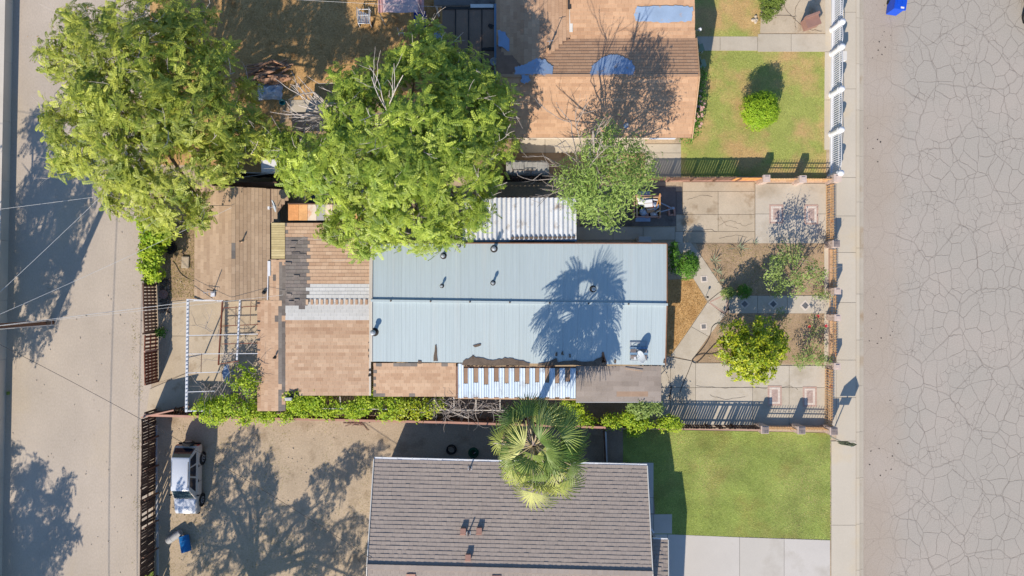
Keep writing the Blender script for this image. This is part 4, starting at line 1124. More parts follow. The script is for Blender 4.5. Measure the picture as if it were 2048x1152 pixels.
def panel(parent, a, b, h, m='orange_iron', wall=0.0, pitch=.15, pm=None):
    "iron panel between two ground points: pickets, rails, a row of scrolls, on a low wall if asked"
    a, b = W(*a), W(*b)
    if wall:
        d = (b - a).normalized()
        MB().bar(a + Vector((0, 0, wall / 2)), b + Vector((0, 0, wall / 2)), .16, wall).build('low_wall', 'brick_border', parent)
        L = (b - a).length; n = max(2, int(L / .4))
        for i in range(n):
            barpiece('brick', 'tan_wood', parent, a + d * ((i + .02) * L / n) + Vector((0, 0, wall + .03)), a + d * ((i + .97) * L / n) + Vector((0, 0, wall + .03)), .19, .06)
    for z in (wall + .12, h * .62, h - .16): rail(parent, a, b, z, .026, .04, m)
    pickets(parent, a, b, h, pitch, .022, .022, m, z0=wall + .07)
    L = (b - a).length; d = (b - a).normalized(); n = int(L / .27); mb = MB()
    M3 = Matrix.Rotation(math.atan2(d.y, d.x), 3, 'Z') @ Matrix.Rotation(math.pi / 2, 3, 'X')
    for i in range(n): mb.torus(a + d * ((i + .5) * L / n) + Vector((0, 0, h * .8 - .02)), .07, .010, 10, 4, M=M3)
    if n: mb.build('scrollwork', m, parent, kind='stuff')

# street side: two drive gates and three garden panels
t = thing('drive_gate', 'long orange iron drive gate across the northern driveway by the sidewalk', 'gate', W(1655, 427), 'orange iron drive gates')
panel(t, (1651, 371), (1651, 486), 1.0); panel(t, (1654, 371), (1654, 486), .98, pitch=.16)
for k in range(9):
    y = 378 + k * 12.4; MB().bar(W(1651, y) + Vector((0, 0, .35)), W(1654, y + 7) + Vector((0, 0, .8)), .025, .025).build('brace', 'orange_iron', t)
t = thing('drive_gate', 'long orange iron drive gate across the southern driveway, below the citrus tree', 'gate', W(1651, 790), 'orange iron drive gates')
panel(t, (1649, 735), (1648, 853), 1.0); panel(t, (1652, 735), (1651, 853), .98, pitch=.16)
for k in range(9):
    y = 742 + k * 12.2; MB().bar(W(1648, y) + Vector((0, 0, .35)), W(1651, y + 7) + Vector((0, 0, .8)), .025, .025).build('brace', 'orange_iron', t)
t = thing('garden_fence', 'orange iron street fence with stone pillars along the front garden', 'fence', W(1660, 600))
panel(t, (1659, 499), (1659, 576), .95, wall=.22)
panel(t, (1659, 641), (1659, 722), .95, wall=.22)
pillar(t, 1656, 490, .38, 1.0); pillar(t, 1658, 582, .34, 1.05); pillar(t, 1658, 634, .34, 1.05); pillar(t, 1658, 729, .34, 1.0)
tilecap(t, 1656, 490, .36, 1.0)
gt = thing('garden_gate', 'small orange iron gate at the end of the tiled garden path', 'gate', W(1658, 608))
panel(gt, (1658, 590), (1658, 627), 1.0, pitch=.16)
# north boundary
t = thing('boundary_fence', 'boundary fence of weathered boards and orange iron along the north driveway', 'fence', W(1490, 362))
a, b = W(1290, 361.5), W(1516, 360.5)
rail(t, a, b, .25, .05, .07, 'weathered_wood', off=.04); rail(t, a, b, .95, .05, .07, 'tan_wood', off=.04)
pickets(t, a, b, 1.03, .15, .118, .022, 'weathered_wood', jit=.06, hj=.05, name='board')
rail(t, a - Vector((0, .03, 0)), b - Vector((0, .03, 0)), .06, .06, .08, 'pink_wood')
for k in range(6):
    p_ = a.lerp(b, k / 5); MB().box((p_.x, p_.y - .05, .52), (.09, .09, 1.04)).build('post', 'weathered_wood', t)
for i in range(14): boxpiece('board', 'orange_wood', t, (W(1464 + i * 3.9, 0).x, a.y - .02 + (b.y - a.y) * .9, .55), (.11, .018, 1.0))
panel(t, (1523, 362), (1585, 362), .98, wall=.25); panel(t, (1595, 362), (1656, 362.5), .98, wall=.25)
pillar(t, 1519, 363, .36, 1.12); pillar(t, 1590, 364, .36, 1.1); pillar(t, 1657, 362, .4, 1.12)
# south boundary
t = thing('boundary_fence', 'boundary fence of dark boards and orange iron beside the south driveway', 'fence', W(1480, 853))
a, b = W(1205, 848), W(1512, 851)
rail(t, a, b, .22, .05, .07, 'dark_wood', off=.04); rail(t, a, b, .92, .05, .07, 'dark_wood', off=.04)
pickets(t, a, b, 1.04, .15, .112, .022, 'dark_wood', jit=.09, hj=.06, name='board', skip=.02)
for k in range(7):
    p_ = a.lerp(b, k / 6); MB().box((p_.x, p_.y + .06, .5), (.09, .09, 1.0)).build('post', 'weathered_wood', t)
rail(t, a - Vector((0, .04, 0)), b - Vector((0, .04, 0)), 1.12, .05, .03, 'pink_wood', name='cap_rail')
panel(t, (1520, 852), (1582, 853), .98, wall=.28); panel(t, (1592, 853), (1650, 854), .98, wall=.28)
for (x, y) in ((1516, 852), (1587, 853), (1650, 855)):
    pillar(t, x, y, .40, 1.08); tilecap(t, x, y, .38, 1.08)
# long rear boundary between middle and south lots
t = thing('rear_fence', 'long brown board fence between the vine strip and the dirt yard', 'fence', W(760, 835))
pts = [(312, 822), (575, 829), (900, 836), (1205, 846)]
for (p0, p1) in zip(pts, pts[1:]):
    a, b = W(*p0), W(*p1)
    rail(t, a, b, .25, .05, .08, 'weathered_wood', off=.05); rail(t, a, b, 1.1, .05, .08, 'weathered_wood', off=.05)
    pickets(t, a, b, 1.32, .155, .14, .022, 'weathered_wood', jit=.02, hj=.04, name='board')
    rail(t, a, b, 1.36, .13, .035, 'pink_wood', name='cap_rail')
    n = 4
    for k in range(n): p_ = a.lerp(b, k / n); MB().box((p_.x, p_.y + .1, .62), (.09, .09, 1.24)).build('post', 'weathered_wood', t)
# dark fence behind the awning, and black screen by the shed
t = thing('dark_fence', 'dark slatted fence in the shade behind the corrugated awning', 'fence', W(1040, 362))
a, b = W(975, 362), W(1105, 362)
pickets(t, a, b, 1.25, .2, .15, .03, 'dark_wood', name='slat'); rail(t, a, b, 1.1, .05, .08, 'dark_wood', off=-.04); rail(t, a, b, .2, .05, .08, 'dark_wood', off=-.04)
t = thing('screen_fence', 'black tarpaulin screen fence behind the gabled shed', 'fence', W(500, 352))
a, b = W(444, 352), W(620, 357)
mb = MB()
for i in range(12):
    p_, q_ = a.lerp(b, i / 12), a.lerp(b, (i + 1) / 12 - .003); w = .04 * math.sin(i * 2.1)
    mb.bar(p_ + Vector((0, w, .75)), q_ + Vector((0, -w, .75)), .03, 1.5)
mb.build('tarpaulin', 'black_tarp', t); MB().bar(a + Vector((0, 0, 1.54)), b + Vector((0, 0, 1.54)), .05, .05).build('top_rail', 'stucco_grey', t)
for k in range(4): p_ = a.lerp(b, k / 3); MB().box((p_.x, p_.y + .08, .74), (.06, .06, 1.48)).build('post', 'galvanised', t)
# alley gates and fences: boards seen from above with their rails
def slatgate(t, p0, p1, h, pitch, w, m, mr, rails=(.25, .7, 1.2), skip=0.0, lean=0.0, horizontal=False, post=True, jit=.04):
    a, b = W(*p0), W(*p1); d = (b - a).normalized()
    if horizontal:
        n = int(h / pitch)
        for i in range(n):
            z = .1 + (i + .5) * (h - .1) / n
            barpiece('slat', m, t, a + Vector((0, 0, z)), b + Vector((0, 0, z)), .025, w)
        for k in range(4):
            p_ = a.lerp(b, .03 + k * .313); MB().box((p_.x + .05, p_.y, h / 2), (.06, .06, h)).build('batten', mr, t)
    else:
        pickets(t, a, b, h, pitch, w, .025, m, jit=jit, hj=.08, name='slat', skip=skip)
        for z in rails: rail(t, a, b, z, .05, .08, mr, off=-.045 if d.y < 0 else .045)
t = thing('alley_gate', 'weathered slatted gate at the alley under the bright green hedge', 'gate', W(315, 620))
slatgate(t, (313, 568), (316, 664), 1.5, .19, .14, 'weathered_wood', 'weathered_wood', rails=(.2, .6, 1.0, 1.42))
for y in (568, 664): p_ = W(314, y); MB().box((p_.x, p_.y, .77), (.1, .1, 1.54)).build('post', 'dark_wood', t)
t = thing('alley_gate', 'red-brown slatted gate at the alley with a pink bar, beside the patio', 'gate', W(317, 715))
slatgate(t, (317, 667), (316, 697), 1.5, .2, .13, 'red_wood', 'red_wood', rails=(.2, .8, 1.42))
slatgate(t, (316, 700), (317, 760), 1.5, .165, .15, 'red_wood', 'red_wood', rails=(.2, .65, 1.05, 1.42))
MB().bar(W(317, 698.5) + Vector((0, 0, .1)), W(316.5, 698.5) + Vector((0, 0, 1.52)), .1, .08).build('gate_post', 'pink_wood', t)
p_ = W(317, 762); MB().box((p_.x, p_.y, .75), (.1, .1, 1.5)).build('gate_post', 'red_wood', t)
t = thing('alley_hedge_fence', 'dark slatted fence hidden behind the bright green hedge at the alley', 'fence', W(314, 500))
slatgate(t, (312, 432), (313, 566), 1.45, .19, .13, 'dark_wood', 'dark_wood')
t = thing('alley_fence', 'long dark leaning slat fence between the alley and the dirt yard', 'fence', W(314, 990))
slatgate(t, (313, 828), (313, 884), 1.65, .16, .142, 'dark_wood', 'dark_wood', rails=(.1, .8, 1.5), jit=.07)
slatgate(t, (313, 884), (311, 1000), 1.65, .158, .14, 'dark_wood', 'dark_wood', rails=(.1, .8, 1.5), jit=.10, skip=.04)
slatgate(t, (311, 1000), (308, 1240), 1.62, .16, .142, 'dark_wood', 'dark_wood', rails=(.1, .8, 1.5), jit=.10, skip=.05)
for i, y in enumerate((830, 872, 930, 985, 1040, 1095, 1150)):
    p_ = W(314, y); MB().bar((p_.x + .08, p_.y, 0), (p_.x + R.uniform(-.02, .1), p_.y + R.uniform(-.05, .05), 1.5), .08, .08).build('post', 'weathered_wood', t)
MB().bar(W(313, 1150) + Vector((.1, 0, .05)), W(311, 850) + Vector((.1, 0, .05)), .1, .1).build('bottom_rail', 'stucco_grey', t)
# swung-open gate leaf
t = thing('open_gate_leaf', 'dark board gate leaf standing open at the corner of the patio', 'gate', W(330, 822))
a, b = W(308, 826), W(371, 812)
pickets(t, a, b, 1.4, .2, .185, .025, 'dark_wood', name='board'); rail(t, a, b, 1.42, .08, .05, 'pink_wood', name='top_rail'); rail(t, a, b, .3, .05, .07, 'weathered_wood', off=-.04); rail(t, a, b, 1.0, .05, .07, 'weathered_wood', off=-.04)
MB().bar(a + Vector((.1, -.06, .2)), b + Vector((-.1, -.06, 1.2)), .06, .05).build('brace', 'weathered_wood', t)
t = thing('broken_gate_leaf', 'fallen wooden gate frame leaning on the fence below the open gate', 'gate', W(352, 826))
for (p0, p1) in (((322,826,.15),(372,822,.5)), ((372,822,.5),(378,812,1.2)), ((345,824,.4),(352,814,1.0)), ((362,823,.5),(368,814,1.1))):
    MB().bar(W(*p0), W(*p1), .06, .05).build('frame_bar', 'weathered_wood', t)
# side gate and stub wall by the palm
t = thing('side_gate', 'weathered grey side gate closing the passage between fence and tile-roofed house', 'gate', W(1212, 885))
a, b = W(1206, 855), W(1209, 921)
pickets(t, a, b, 1.15, .16, .14, .025, 'weathered_wood', name='board'); rail(t, a, b, 1.17, .08, .04, 'stucco_grey', name='cap_rail'); rail(t, a, b, .3, .05, .07, 'weathered_wood', off=.045)
# white street fence of the north house
t = thing('white_fence', 'white picket street fence with round-topped pillars in front of the brown house', 'fence', W(1665, 180))
ys = [(349, 274), (264, 195), (185, 113), (104, 66), (55, -60)]
for i, (y0, y1) in enumerate(ys):
    x0, x1 = 1661 + (349 - y0) * .011, 1661 + (349 - y1) * .011
    a, b = W(x0, y0), W(x1, y1)
    MB().bar(a + Vector((0, 0, .09)), b + Vector((0, 0, .09)), .16, .18).build('low_wall', 'white_paint', t)
    for z in (.28, 1.0): rail(t, a, b, z, .04, .05, 'white_paint')
    pickets(t, a, b, 1.18, .125, .035, .035, 'white_paint', z0=.16)
    if i < 5:
        n = 6
        d = (b - a); top = []
        for k in range(n + 1): top.append(a + d * (k / n) + Vector((.02, 0, 1.2 + .12 * math.sin(math.pi * k / n))))
        MB().tube(top, .022, 5).build('arched_rail', 'white_paint', t)
for (x, y) in ((1661, 353), (1662, 269), (1662.5, 190), (1663.5, 108), (1664, 60)):
    c = W(x, y); b = MB().lathe((c.x, c.y, 0), [(.19, 0), (.19, .1), (.16, .12), (.155, 1.05), (.2, 1.09), (.2, 1.15)], 16).build('pillar', 'white_paint', t)
    MB().lathe((c.x, c.y, 1.15), [(.12, 0), (.17, .05), (.19, .14), (.16, .24), (.08, .3), (.01, .32)], 16).build('ball_cap', 'white_paint', b)
mbx = thing('mailbox', 'white box mounted on the white street fence by the walk', 'mailbox', W(1667, 115))
c = W(1666, 118); MB().box((c.x + .14, c.y - .2, 1.0), (.2, .5, .3)).build('box', 'white_paint', mbx); MB().box((c.x + .14, c.y - .2, 1.165), (.24, .54, .03)).build('lid', 'white_wall', mbx); MB().box((c.x + .04, c.y - .2, .42), (.06, .06, .84)).build('stand', 'galvanised', mbx)

# ---- pergola frame west
t = thing('pergola_frame', 'open white and rusty pipe pergola over the west patio', 'pergola', W(445, 715))
pz = 2.3
def pb(p0, p1, m, w=.06, h=.06, z=0, name='beam'): MB().bar(W(p0[0], p0[1], pz + z), W(p1[0], p1[1], pz + z), w, h).build(name, m, t)
pb((376,598),(373,824),'steel_white',.13,.1); pb((376,599),(446,602),'steel_white',.05,.07); pb((373,822),(410,822),'steel_white',.06,.06)
pb((480,600),(474,720),'steel_white',.09,.07,.09); pb((445,602),(437,730),'red_wood',.07,.08)
for (p0, p1, m) in (((376,671),(516,668),'steel_white'), ((375,708),(516,707),'steel_white'), ((374,746),(440,744),'steel_white'), ((373,784),(430,782),'steel_white')):
    pb(p0, p1, m, .035, .04, .07, 'cross_bar')
for (p0, p1) in (((446,616),(516,612)), ((445,652),(516,649)), ((443,688),(516,686)), ((439,728),(478,722))): pb(p0, p1, 'red_wood', .045, .05, .06, 'cross_bar')
for (p0, p1) in (((472,612),(471,652)), ((502,600),(500,650)), ((403,708),(402,745))): pb(p0, p1, 'weathered_wood', .03, .03, .1, 'cross_bar')
# flat clamps along the long beam
for i in range(28):
    p_ = W(376, 600, pz + .07).lerp(W(373, 822, pz + .07), (i + .5) / 28); boxpiece('clamp', 'galvanised', t, p_, (.15, .05, .03))
for i in range(14):
    p_ = W(480, 601, pz + .14).lerp(W(474, 718, pz + .14), (i + .5) / 14); boxpiece('clamp', 'galvanised', t, p_, (.11, .05, .02))
for (x, y) in ((376, 600), (374, 715), (373, 822), (445, 603), (479, 602)):
    p_ = W(x, y, pz); MB().bar((p_.x, p_.y, 0), (p_.x, p_.y, pz - .06), .06, .06).build('post', 'steel_white', t)
# frame over the vine strip south of the addition
t = thing('vine_trellis', 'thin pale pipe trellis carrying the dead vines south of the porch', 'trellis', W(900, 818))
for (p0, p1) in (((640,817,1.9),(1010,821,1.9)), ((680,793,2.0),(682,818,1.9)), ((790,796,2.0),(790,818,1.9)), ((908,796,2.05),(908,821,1.9)), ((952,796,2.05),(952,821,1.9)), ((1000,797,2.05),(1000,821,1.9))):
    MB().bar(W(*p0), W(*p1), .05, .05).build('pipe', 'plaster_cream', t)
for x in (645, 790, 908, 1005):
    p_ = W(x, 819, 1.9); MB().bar((p_.x, p_.y, 0), (p_.x, p_.y, 1.87), .05, .05).build('post', 'plaster_cream', t)
# ------------------------------------------------------------------ plants
def rots(d, n):
    "frames with x along d and z near n: arrays (N,3) -> (N,3,3) with columns x,y,z"
    x = d / np.linalg.norm(d, axis=1, keepdims=True)
    z = n - (n * x).sum(1, keepdims=True) * x
    z /= np.maximum(np.linalg.norm(z, axis=1, keepdims=True), 1e-6)
    y = np.cross(z, x)
    return np.stack([x, y, z], 2)
def instance(tv, tf, pos, rot, sc, tone):
    N = len(pos); V = len(tv)
    v = np.einsum('nij,vj->nvi', rot, tv) * sc[:, None, None] + pos[:, None, :]
    f = tf[None] + (np.arange(N) * V)[:, None, None]
    return v.reshape(-1, 3), f.reshape(-1, tf.shape[1]), np.repeat(tone, len(tf))
def pinnate(n=5, ll=.34, lw=.15, droop=.35):
    "compound leaf of length 1 along x: pairs of leaflets and one at the tip"
    v = []; f = []
    def leaflet(b, ang, L, w, zr):
        d = np.array([math.cos(ang), math.sin(ang), -.25 * 1]); s = np.array([-math.sin(ang), math.cos(ang), 0])
        k = len(v); v.extend([b, b + d * L * .5 + s * w / 2 + [0, 0, .02], b + d * L, b + d * L * .5 - s * w / 2 + [0, 0, .02]]); f.append((k, k + 1, k + 2, k + 3))
    for i in range(n):
        t = .18 + .78 * i / (n - 1) if n > 1 else .5
        b = np.array([t, 0, -droop * t * t])
        L = ll * (1 - .35 * abs(t - .45)); 
        for s in (-1, 1): leaflet(b, s * math.radians(52 - 16 * t), L, lw, 0)
    leaflet(np.array([.92, 0, -droop * .85]), 0, ll, lw, 0)
    return np.array(v, float), np.array(f, int)
PIN = pinnate(); PIN3 = pinnate(3, .42, .2, .3)
OVAL = (np.array([[0, 0, 0], [.5, .26, .06], [1, 0, -.12], [.5, -.26, .06]], float), np.array([[0, 1, 2, 3]]))
LONG = (np.array([[0, 0, 0], [.45, .11, .05], [1, 0, -.2], [.45, -.11, .05]], float), np.array([[0, 1, 2, 3]]))
def wnoise(p, s): return np.array([noise.noise(Vector(q) * s) for q in p])
def blob_points(blobs, dens, inner=.35, hole=.0, hs=.7, zmin=-.35, flat=1.0):
    "cluster seats in ellipsoids given as (px,py,r_px,z,zr); returns positions and outward normals"
    P = []; Nn = []; top = []
    for (px, py, r, z, zr) in blobs:
        c = np.array(W(px, py, z)); rr = r * S * (H - z) / H
        n = max(3, int(dens * 4 * math.pi * rr * rr * .62))
        d = RNG.normal(size=(n, 3)); d /= np.linalg.norm(d, axis=1, keepdims=True); d[:, 2] = np.where(d[:, 2] < zmin, -d[:, 2], d[:, 2])
        k = np.where(RNG.random(n) < inner, RNG.uniform(.3, .85, n), RNG.uniform(.85, 1.06, n))
        P.append(c + d * k[:, None] * np.array([rr, rr, zr])); Nn.append(d / np.array([rr, rr, zr]) * rr)
    P = np.concatenate(P); Nn = np.concatenate(Nn); Nn /= np.linalg.norm(Nn, axis=1, keepdims=True)
    if hole > 0:
        m = wnoise(P, hs) > -.5 + hole; P, Nn = P[m], Nn[m]; m = wnoise(P + 17.0, hs * .45) > -.62 + hole; P, Nn = P[m], Nn[m]
    return P, Nn
def rosettes(P, Nn, per, tmpl, size, spread=.9, up=.35, jit=.1, tone_by=None):
    N = len(P)
    pos = np.repeat(P, per, 0) + RNG.normal(size=(N * per, 3)) * jit
    n = np.repeat(Nn, per, 0) + np.array([0, 0, up]); n /= np.linalg.norm(n, axis=1, keepdims=True)
    t = RNG.normal(size=(N * per, 3)); t -= (t * n).sum(1, keepdims=True) * n; t /= np.linalg.norm(t, axis=1, keepdims=True)
    d = t + n * RNG.uniform(.0, 1.1 - spread * .5, (N * per, 1))
    rot = rots(d, n + RNG.normal(size=n.shape) * .25)
    sc = size * RNG.uniform(.65, 1.25, N * per)
    tone = np.clip(np.repeat(RNG.random(N), per) * .55 + RNG.random(N * per) * .45, 0, .999)
    return instance(tmpl[0], tmpl[1], pos, rot, sc, tone)
def limbs(parent, base, targets, r0, m='bark', fork=.35, name='trunk', lean=(0, 0), side=True):
    "trunk and limbs as one continuous set of tapered tubes"
    base = Vector(base); c = sum((Vector(t) for t in targets), Vector()) / len(targets)
    top = base.lerp(Vector((c.x, c.y, base.z + (c.z - base.z) * fork * 1.2)), fork); top.z = base.z + (c.z - base.z) * .5
    mb = MB(); mid = base.lerp(top, .5) + Vector((R.uniform(-.1, .1), R.uniform(-.1, .1), 0))
    mb.tube([base - Vector((0, 0, .1)), base + Vector((0, 0, .12)), mid, top], [r0 * 1.5, r0 * 1.1, r0 * .95, r0 * .8], 9)
    mb.build(name, m, parent)
    lm = MB()
    for t in targets:
        t = Vector(t); a = top; mid = a.lerp(t, .5) + Vector((R.uniform(-.3, .3), R.uniform(-.3, .3), .25 * (t - a).length * .5))
        q = a.lerp(mid, .5) + Vector((0, 0, .08)); e = mid.lerp(t, .6)
        lm.tube([a, q, mid, e, t], [r0 * .62, r0 * .5, r0 * .36, r0 * .22, r0 * .1], 6)
        if side:
            for k in range(5):
                p0 = mid.lerp(t, R.uniform(0, .8)); dirv = Vector((R.uniform(-1, 1), R.uniform(-1, 1), R.uniform(.0, .9))).normalized()
                lm.tube([p0, p0 + dirv * .5, p0 + dirv * .95 + Vector((R.uniform(-.2, .2), R.uniform(-.2, .2), .1))], [r0 * .16, r0 * .1, r0 * .04], 4)
    lm.build('limbs', m, parent)
def wcen(b): return W(b[0], b[1], b[3])
def bare(mb, p, d, L, r, depth, curl=.35, up=.12, nb=2):
    p = Vector(p); d = Vector(d).normalized(); pts = [p]; k = 4
    for i in range(k):
        d = (d + Vector((R.uniform(-1, 1), R.uniform(-1, 1), R.uniform(-.6, .8))) * curl * .5 + Vector((0, 0, up * .3))).normalized()
        pts.append(pts[-1] + d * L / k)
    mb.tube(pts, [r * (1 - .5 * i / k) for i in range(k + 1)], 5)
    if depth > 0:
        for j in range(nb + (depth > 1)):
            t = R.randint(1, k); s = Vector((R.uniform(-1, 1), R.uniform(-1, 1), R.uniform(-.3, .5)))
            bare(mb, pts[t], d + s * .9, L * R.uniform(.5, .75), r * .55, depth - 1, curl, up, nb)
def big_tree(label, base, blobs, dens, per, size, m, group=None, cat='tree', name='tree', hole=.12, r0=.24, tmpl=PIN, core=True):
    t = thing(name, label, cat, base, group)
    limbs(t, base, [wcen(b) - Vector((0, 0, b[4] * .4)) for b in blobs if b[2] > 34], r0)
    P, Nn = blob_points(blobs, dens, hole=hole)
    v, f, tn = rosettes(P, Nn, per, tmpl, size)
    npobj('crown', v, f, tn, m, t)
    if group:
        mb = MB()
        for b in blobs:
            for k in range(4 if b[2] > 30 else 2):
                c = wcen(b); r = b[2] * S * .8
                p0 = c + Vector((R.uniform(-.6, .6) * r, R.uniform(-.6, .6) * r, b[4] * R.uniform(.1, .6)))
                bare(mb, p0, (R.uniform(-1, 1), R.uniform(-1, 1), .35), R.uniform(.6, 1.2), .02, 1)
        mb.build('twigs', 'dead_branch', t, kind='stuff')
    return t
# T1: big tree on the alley, north west
T1 = [(165,60,52,5.6,1.2),(130,110,48,5.2,1.1),(205,115,70,6.6,1.5),(265,60,62,6.2,1.4),(330,50,66,6.2,1.3),(395,55,52,5.8,1.2),(100,125,26,4.6,.8),
      (300,140,85,7.2,1.6),(385,140,75,7.0,1.5),(445,130,48,6.2,1.1),(150,185,55,5.8,1.2),(140,245,48,5.2,1.1),(215,215,80,7.0,1.6),(120,250,32,4.8,.8),
      (300,240,90,7.6,1.7),(390,230,80,7.2,1.5),(460,205,52,6.2,1.2),(500,180,24,5.0,.7),(165,290,60,5.6,1.2),(135,325,34,4.6,.8),(240,310,78,6.8,1.5),
      (330,330,85,7.0,1.5),(410,310,70,6.4,1.3),(455,290,44,5.6,1.0),(270,385,55,5.4,1.1),(340,410,60,5.4,1.1),(395,400,36,4.8,.8),(325,445,32,4.4,.7),(395,440,26,4.2,.6),(240,380,36,5.0,.8),(480,250,40,5.5,.9),(500,290,40,5.2,.9),(518,262,30,5.2,.7),(525,292,26,5.0,.7),(470,325,36,5.3,.8),(215,30,24,5.2,.7),(155,35,20,5.0,.6),(375,95,50,6.6,1.1)]
big_tree('broad spreading tree with feathery yellow-green leaves over the alley, leftmost of the big trees', W(330, 300), T1, 3.2, 9, .40, 'leaf_olive', 'big feathery trees', r0=.27, hole=.20)
T2 = [(700,185,48,5.8,1.0),(690,240,45,6.0,1.1),(760,180,60,6.4,1.2),(830,130,55,6.0,1.1),(850,75,34,5.0,.9),(870,165,66,6.6,1.3),(930,160,58,6.2,1.1),
      (760,260,80,7.2,1.5),(850,250,88,7.6,1.7),(930,240,75,7.0,1.4),(985,210,50,6.0,1.0),(1000,270,42,5.6,.9),(598,292,40,5.2,.8),(560,290,34,5.0,.7),(640,320,62,6.2,1.2),
      (720,330,80,7.2,1.5),(810,340,90,7.6,1.7),(900,330,80,7.2,1.5),(970,310,55,6.2,1.1),(1015,300,30,5.0,.7),(600,340,45,5.2,.9),(600,375,24,4.4,.5),(680,390,44,5.2,.9),
      (750,410,66,6.2,1.2),(840,420,72,6.4,1.2),(920,400,60,6.0,1.1),(955,430,32,4.8,.7),(700,455,44,4.8,.8),(770,465,40,4.8,.8),(850,470,42,4.8,.8),(905,465,34,4.6,.7),(665,470,26,4.3,.5),(720,490,26,4.3,.5),(1010,215,30,5.4,.7),(880,105,34,5.6,.8),(975,360,34,5.2,.8)]
big_tree('largest feathery yellow-green tree, spreading over the addition and the awning', W(815, 345), T2, 4.0, 9, .40, 'leaf_tree', 'big feathery trees', r0=.27, hole=.19)
# dead branches that stick out of the big tree
snag = thing('dead_tree', 'bare pale grey dead tree leaning out between the two big trees', 'tree', W(700, 262))
tp = W(682, 236, 5.2); MB().tube([W(700,262), W(700,258,1.5), W(698,250,3.4), tp], [.16,.13,.11,.09], 8).build('trunk', 'dead_branch', snag)
mb = MB()
for (x, y, z) in ((600,205,5.4),(612,238,5.2),(620,190,6.0),(603,222,5.6),(640,205,5.8),(622,252,5.2),(660,205,6.2),(650,245,5.6),(632,228,5.6),(610,212,5.6)):
    q = W(x, y, z); bare(mb, tp, q - tp, (q - tp).length, .06, 2, .30)
mb.build('branch', 'dead_branch', snag)
snag2 = thing('dead_limb_tree', 'tall bare silver dead stem rising through the crown of the largest tree', 'tree', W(800, 330))
tp = W(775, 225, 8.0); MB().tube([W(812,345), W(805,322,3), W(795,290,6.0), tp], [.17,.14,.10,.07], 8).build('trunk', 'dead_branch', snag2)
mb = MB()
for (x, y, z, L) in ((797,140,9.3,3),(760,165,9.0,2),(740,155,8.8,2),(790,185,9.2,1.6),(735,230,8.6,1.6)):
    q = W(x, y, z); bare(mb, tp, q - tp, (q - tp).length, .032, 2, .3, nb=1)
for k in range(8): bare(mb, W(785,250,7.8), (R.uniform(-1,1),R.uniform(-1,1),.4), 1.4, .035, 1)
mb.build('branch', 'dead_branch', snag2)
# T3: smaller sage-green tree with a dead half
T3 = [(1215,262,24,6.9,.7),(1208,290,36,7.0,.9),(1240,305,38,7.2,1.0),(1275,330,32,6.4,.9),(1185,330,40,6.6,.9),(1225,350,48,7.2,1.1),(1265,365,36,6.4,.9),(1300,355,18,5.6,.5),(1195,385,46,6.4,1.0),(1240,400,32,5.8,.8),(1160,385,34,5.8,.8),(1135,350,26,5.8,.6),(1205,430,28,5.2,.6),(1165,415,26,5.2,.6),(1130,385,18,5.4,.4),(1255,295,22,6.8,.6),(1225,445,14,5.0,.4),(1290,325,16,6.0,.4),(1180,295,20,6.6,.5)]
t3 = thing('half_dead_tree', 'sage-green tree with a bare grey half, between the awning and the brown house', 'tree', W(1178, 378))
limbs(t3, W(1178, 378), [wcen(b) - Vector((0, 0, .4)) for b in T3[:9]], .17)
P, Nn = blob_points(T3, 8.0, hole=.14, hs=1.0); v, f, tn = rosettes(P, Nn, 12, LONG, .25, jit=.2)
npobj('crown', v, f, tn, 'leaf_sage', t3)
mb = MB()
for (sx, sy, sz, x, y, z) in ((1165,335,5.6,1120,265,7.0),(1160,340,5.6,1140,250,7.4),(1165,345,5.4,1085,320,6.0),(1165,350,5.2,1075,350,5.6),(1160,360,5.0,1082,385,5.0),(1170,330,5.6,1155,255,7.0),(1165,350,5.0,1110,380,5.0),(1160,330,5.8,1128,290,6.8),(1165,370,5.0,1120,400,4.6),(1170,350,6.6,1190,300,8.1),(1200,370,6.2,1215,340,7.8),(1210,340,6.6,1240,300,8.2),(1180,380,5.8,1190,420,6.4)):
    a_, b_ = W(sx, sy, sz), W(x, y, z); bare(mb, a_, b_ - a_, (b_ - a_).length, .04, 2, .4, nb=2)
tb = W(1190,300,6.0)
mb.tube([W(1180,360,3.5), W(1190,320,6.5), W(1187,285,8.2), W(1186,262,9.2)], [.09,.07,.05,.03], 6)
for k in range(6): bare(mb, W(1187,275 + k,8.0), (R.uniform(-1,1), R.uniform(-1,1), .9), 1.0, .022, 1)
mb.build('dead_branch', 'grey_twig', t3)

# hedges, shrubs
def shrub(name, label, cat, base, blobs, dens, per, size, m, tmpl=OVAL, hole=.0, group=None, r0=.05, inner=.3, jit=.06, up=.3):
    t = thing(name, label, cat, base, group)
    P, Nn = blob_points(blobs, dens, inner=inner, hole=hole, hs=1.6); v, f, tn = rosettes(P, Nn, per, tmpl, size, jit=jit, up=up)
    mb = MB(); b = Vector(base)
    for bl in blobs[:8]:
        c = wcen(bl); mb.tube([b + Vector((R.uniform(-.05, .05), R.uniform(-.05, .05), -.05)), b.lerp(c, .5) + Vector((0, 0, .1)), c], [r0, r0 * .7, r0 * .3], 5)
    mb.build('stem', 'bark', t)
    npobj('foliage', v, f, tn, m, t)
    return t
hb = [(300,445,22,1.5,.5),(312,470,26,1.7,.55),(303,500,22,1.6,.5),(312,510,18,1.6,.4),(300,530,20,1.4,.45),(312,548,14,1.3,.4),(325,478,14,1.5,.35),(300,470,16,1.4,.4),(302,555,10,1.1,.3)]
shrub('hedge_bush', 'bright lime-green bush hanging over the slatted alley fence', 'bush', W(322, 500), hb, 26, 9, .20, 'leaf_lime', up=.5)
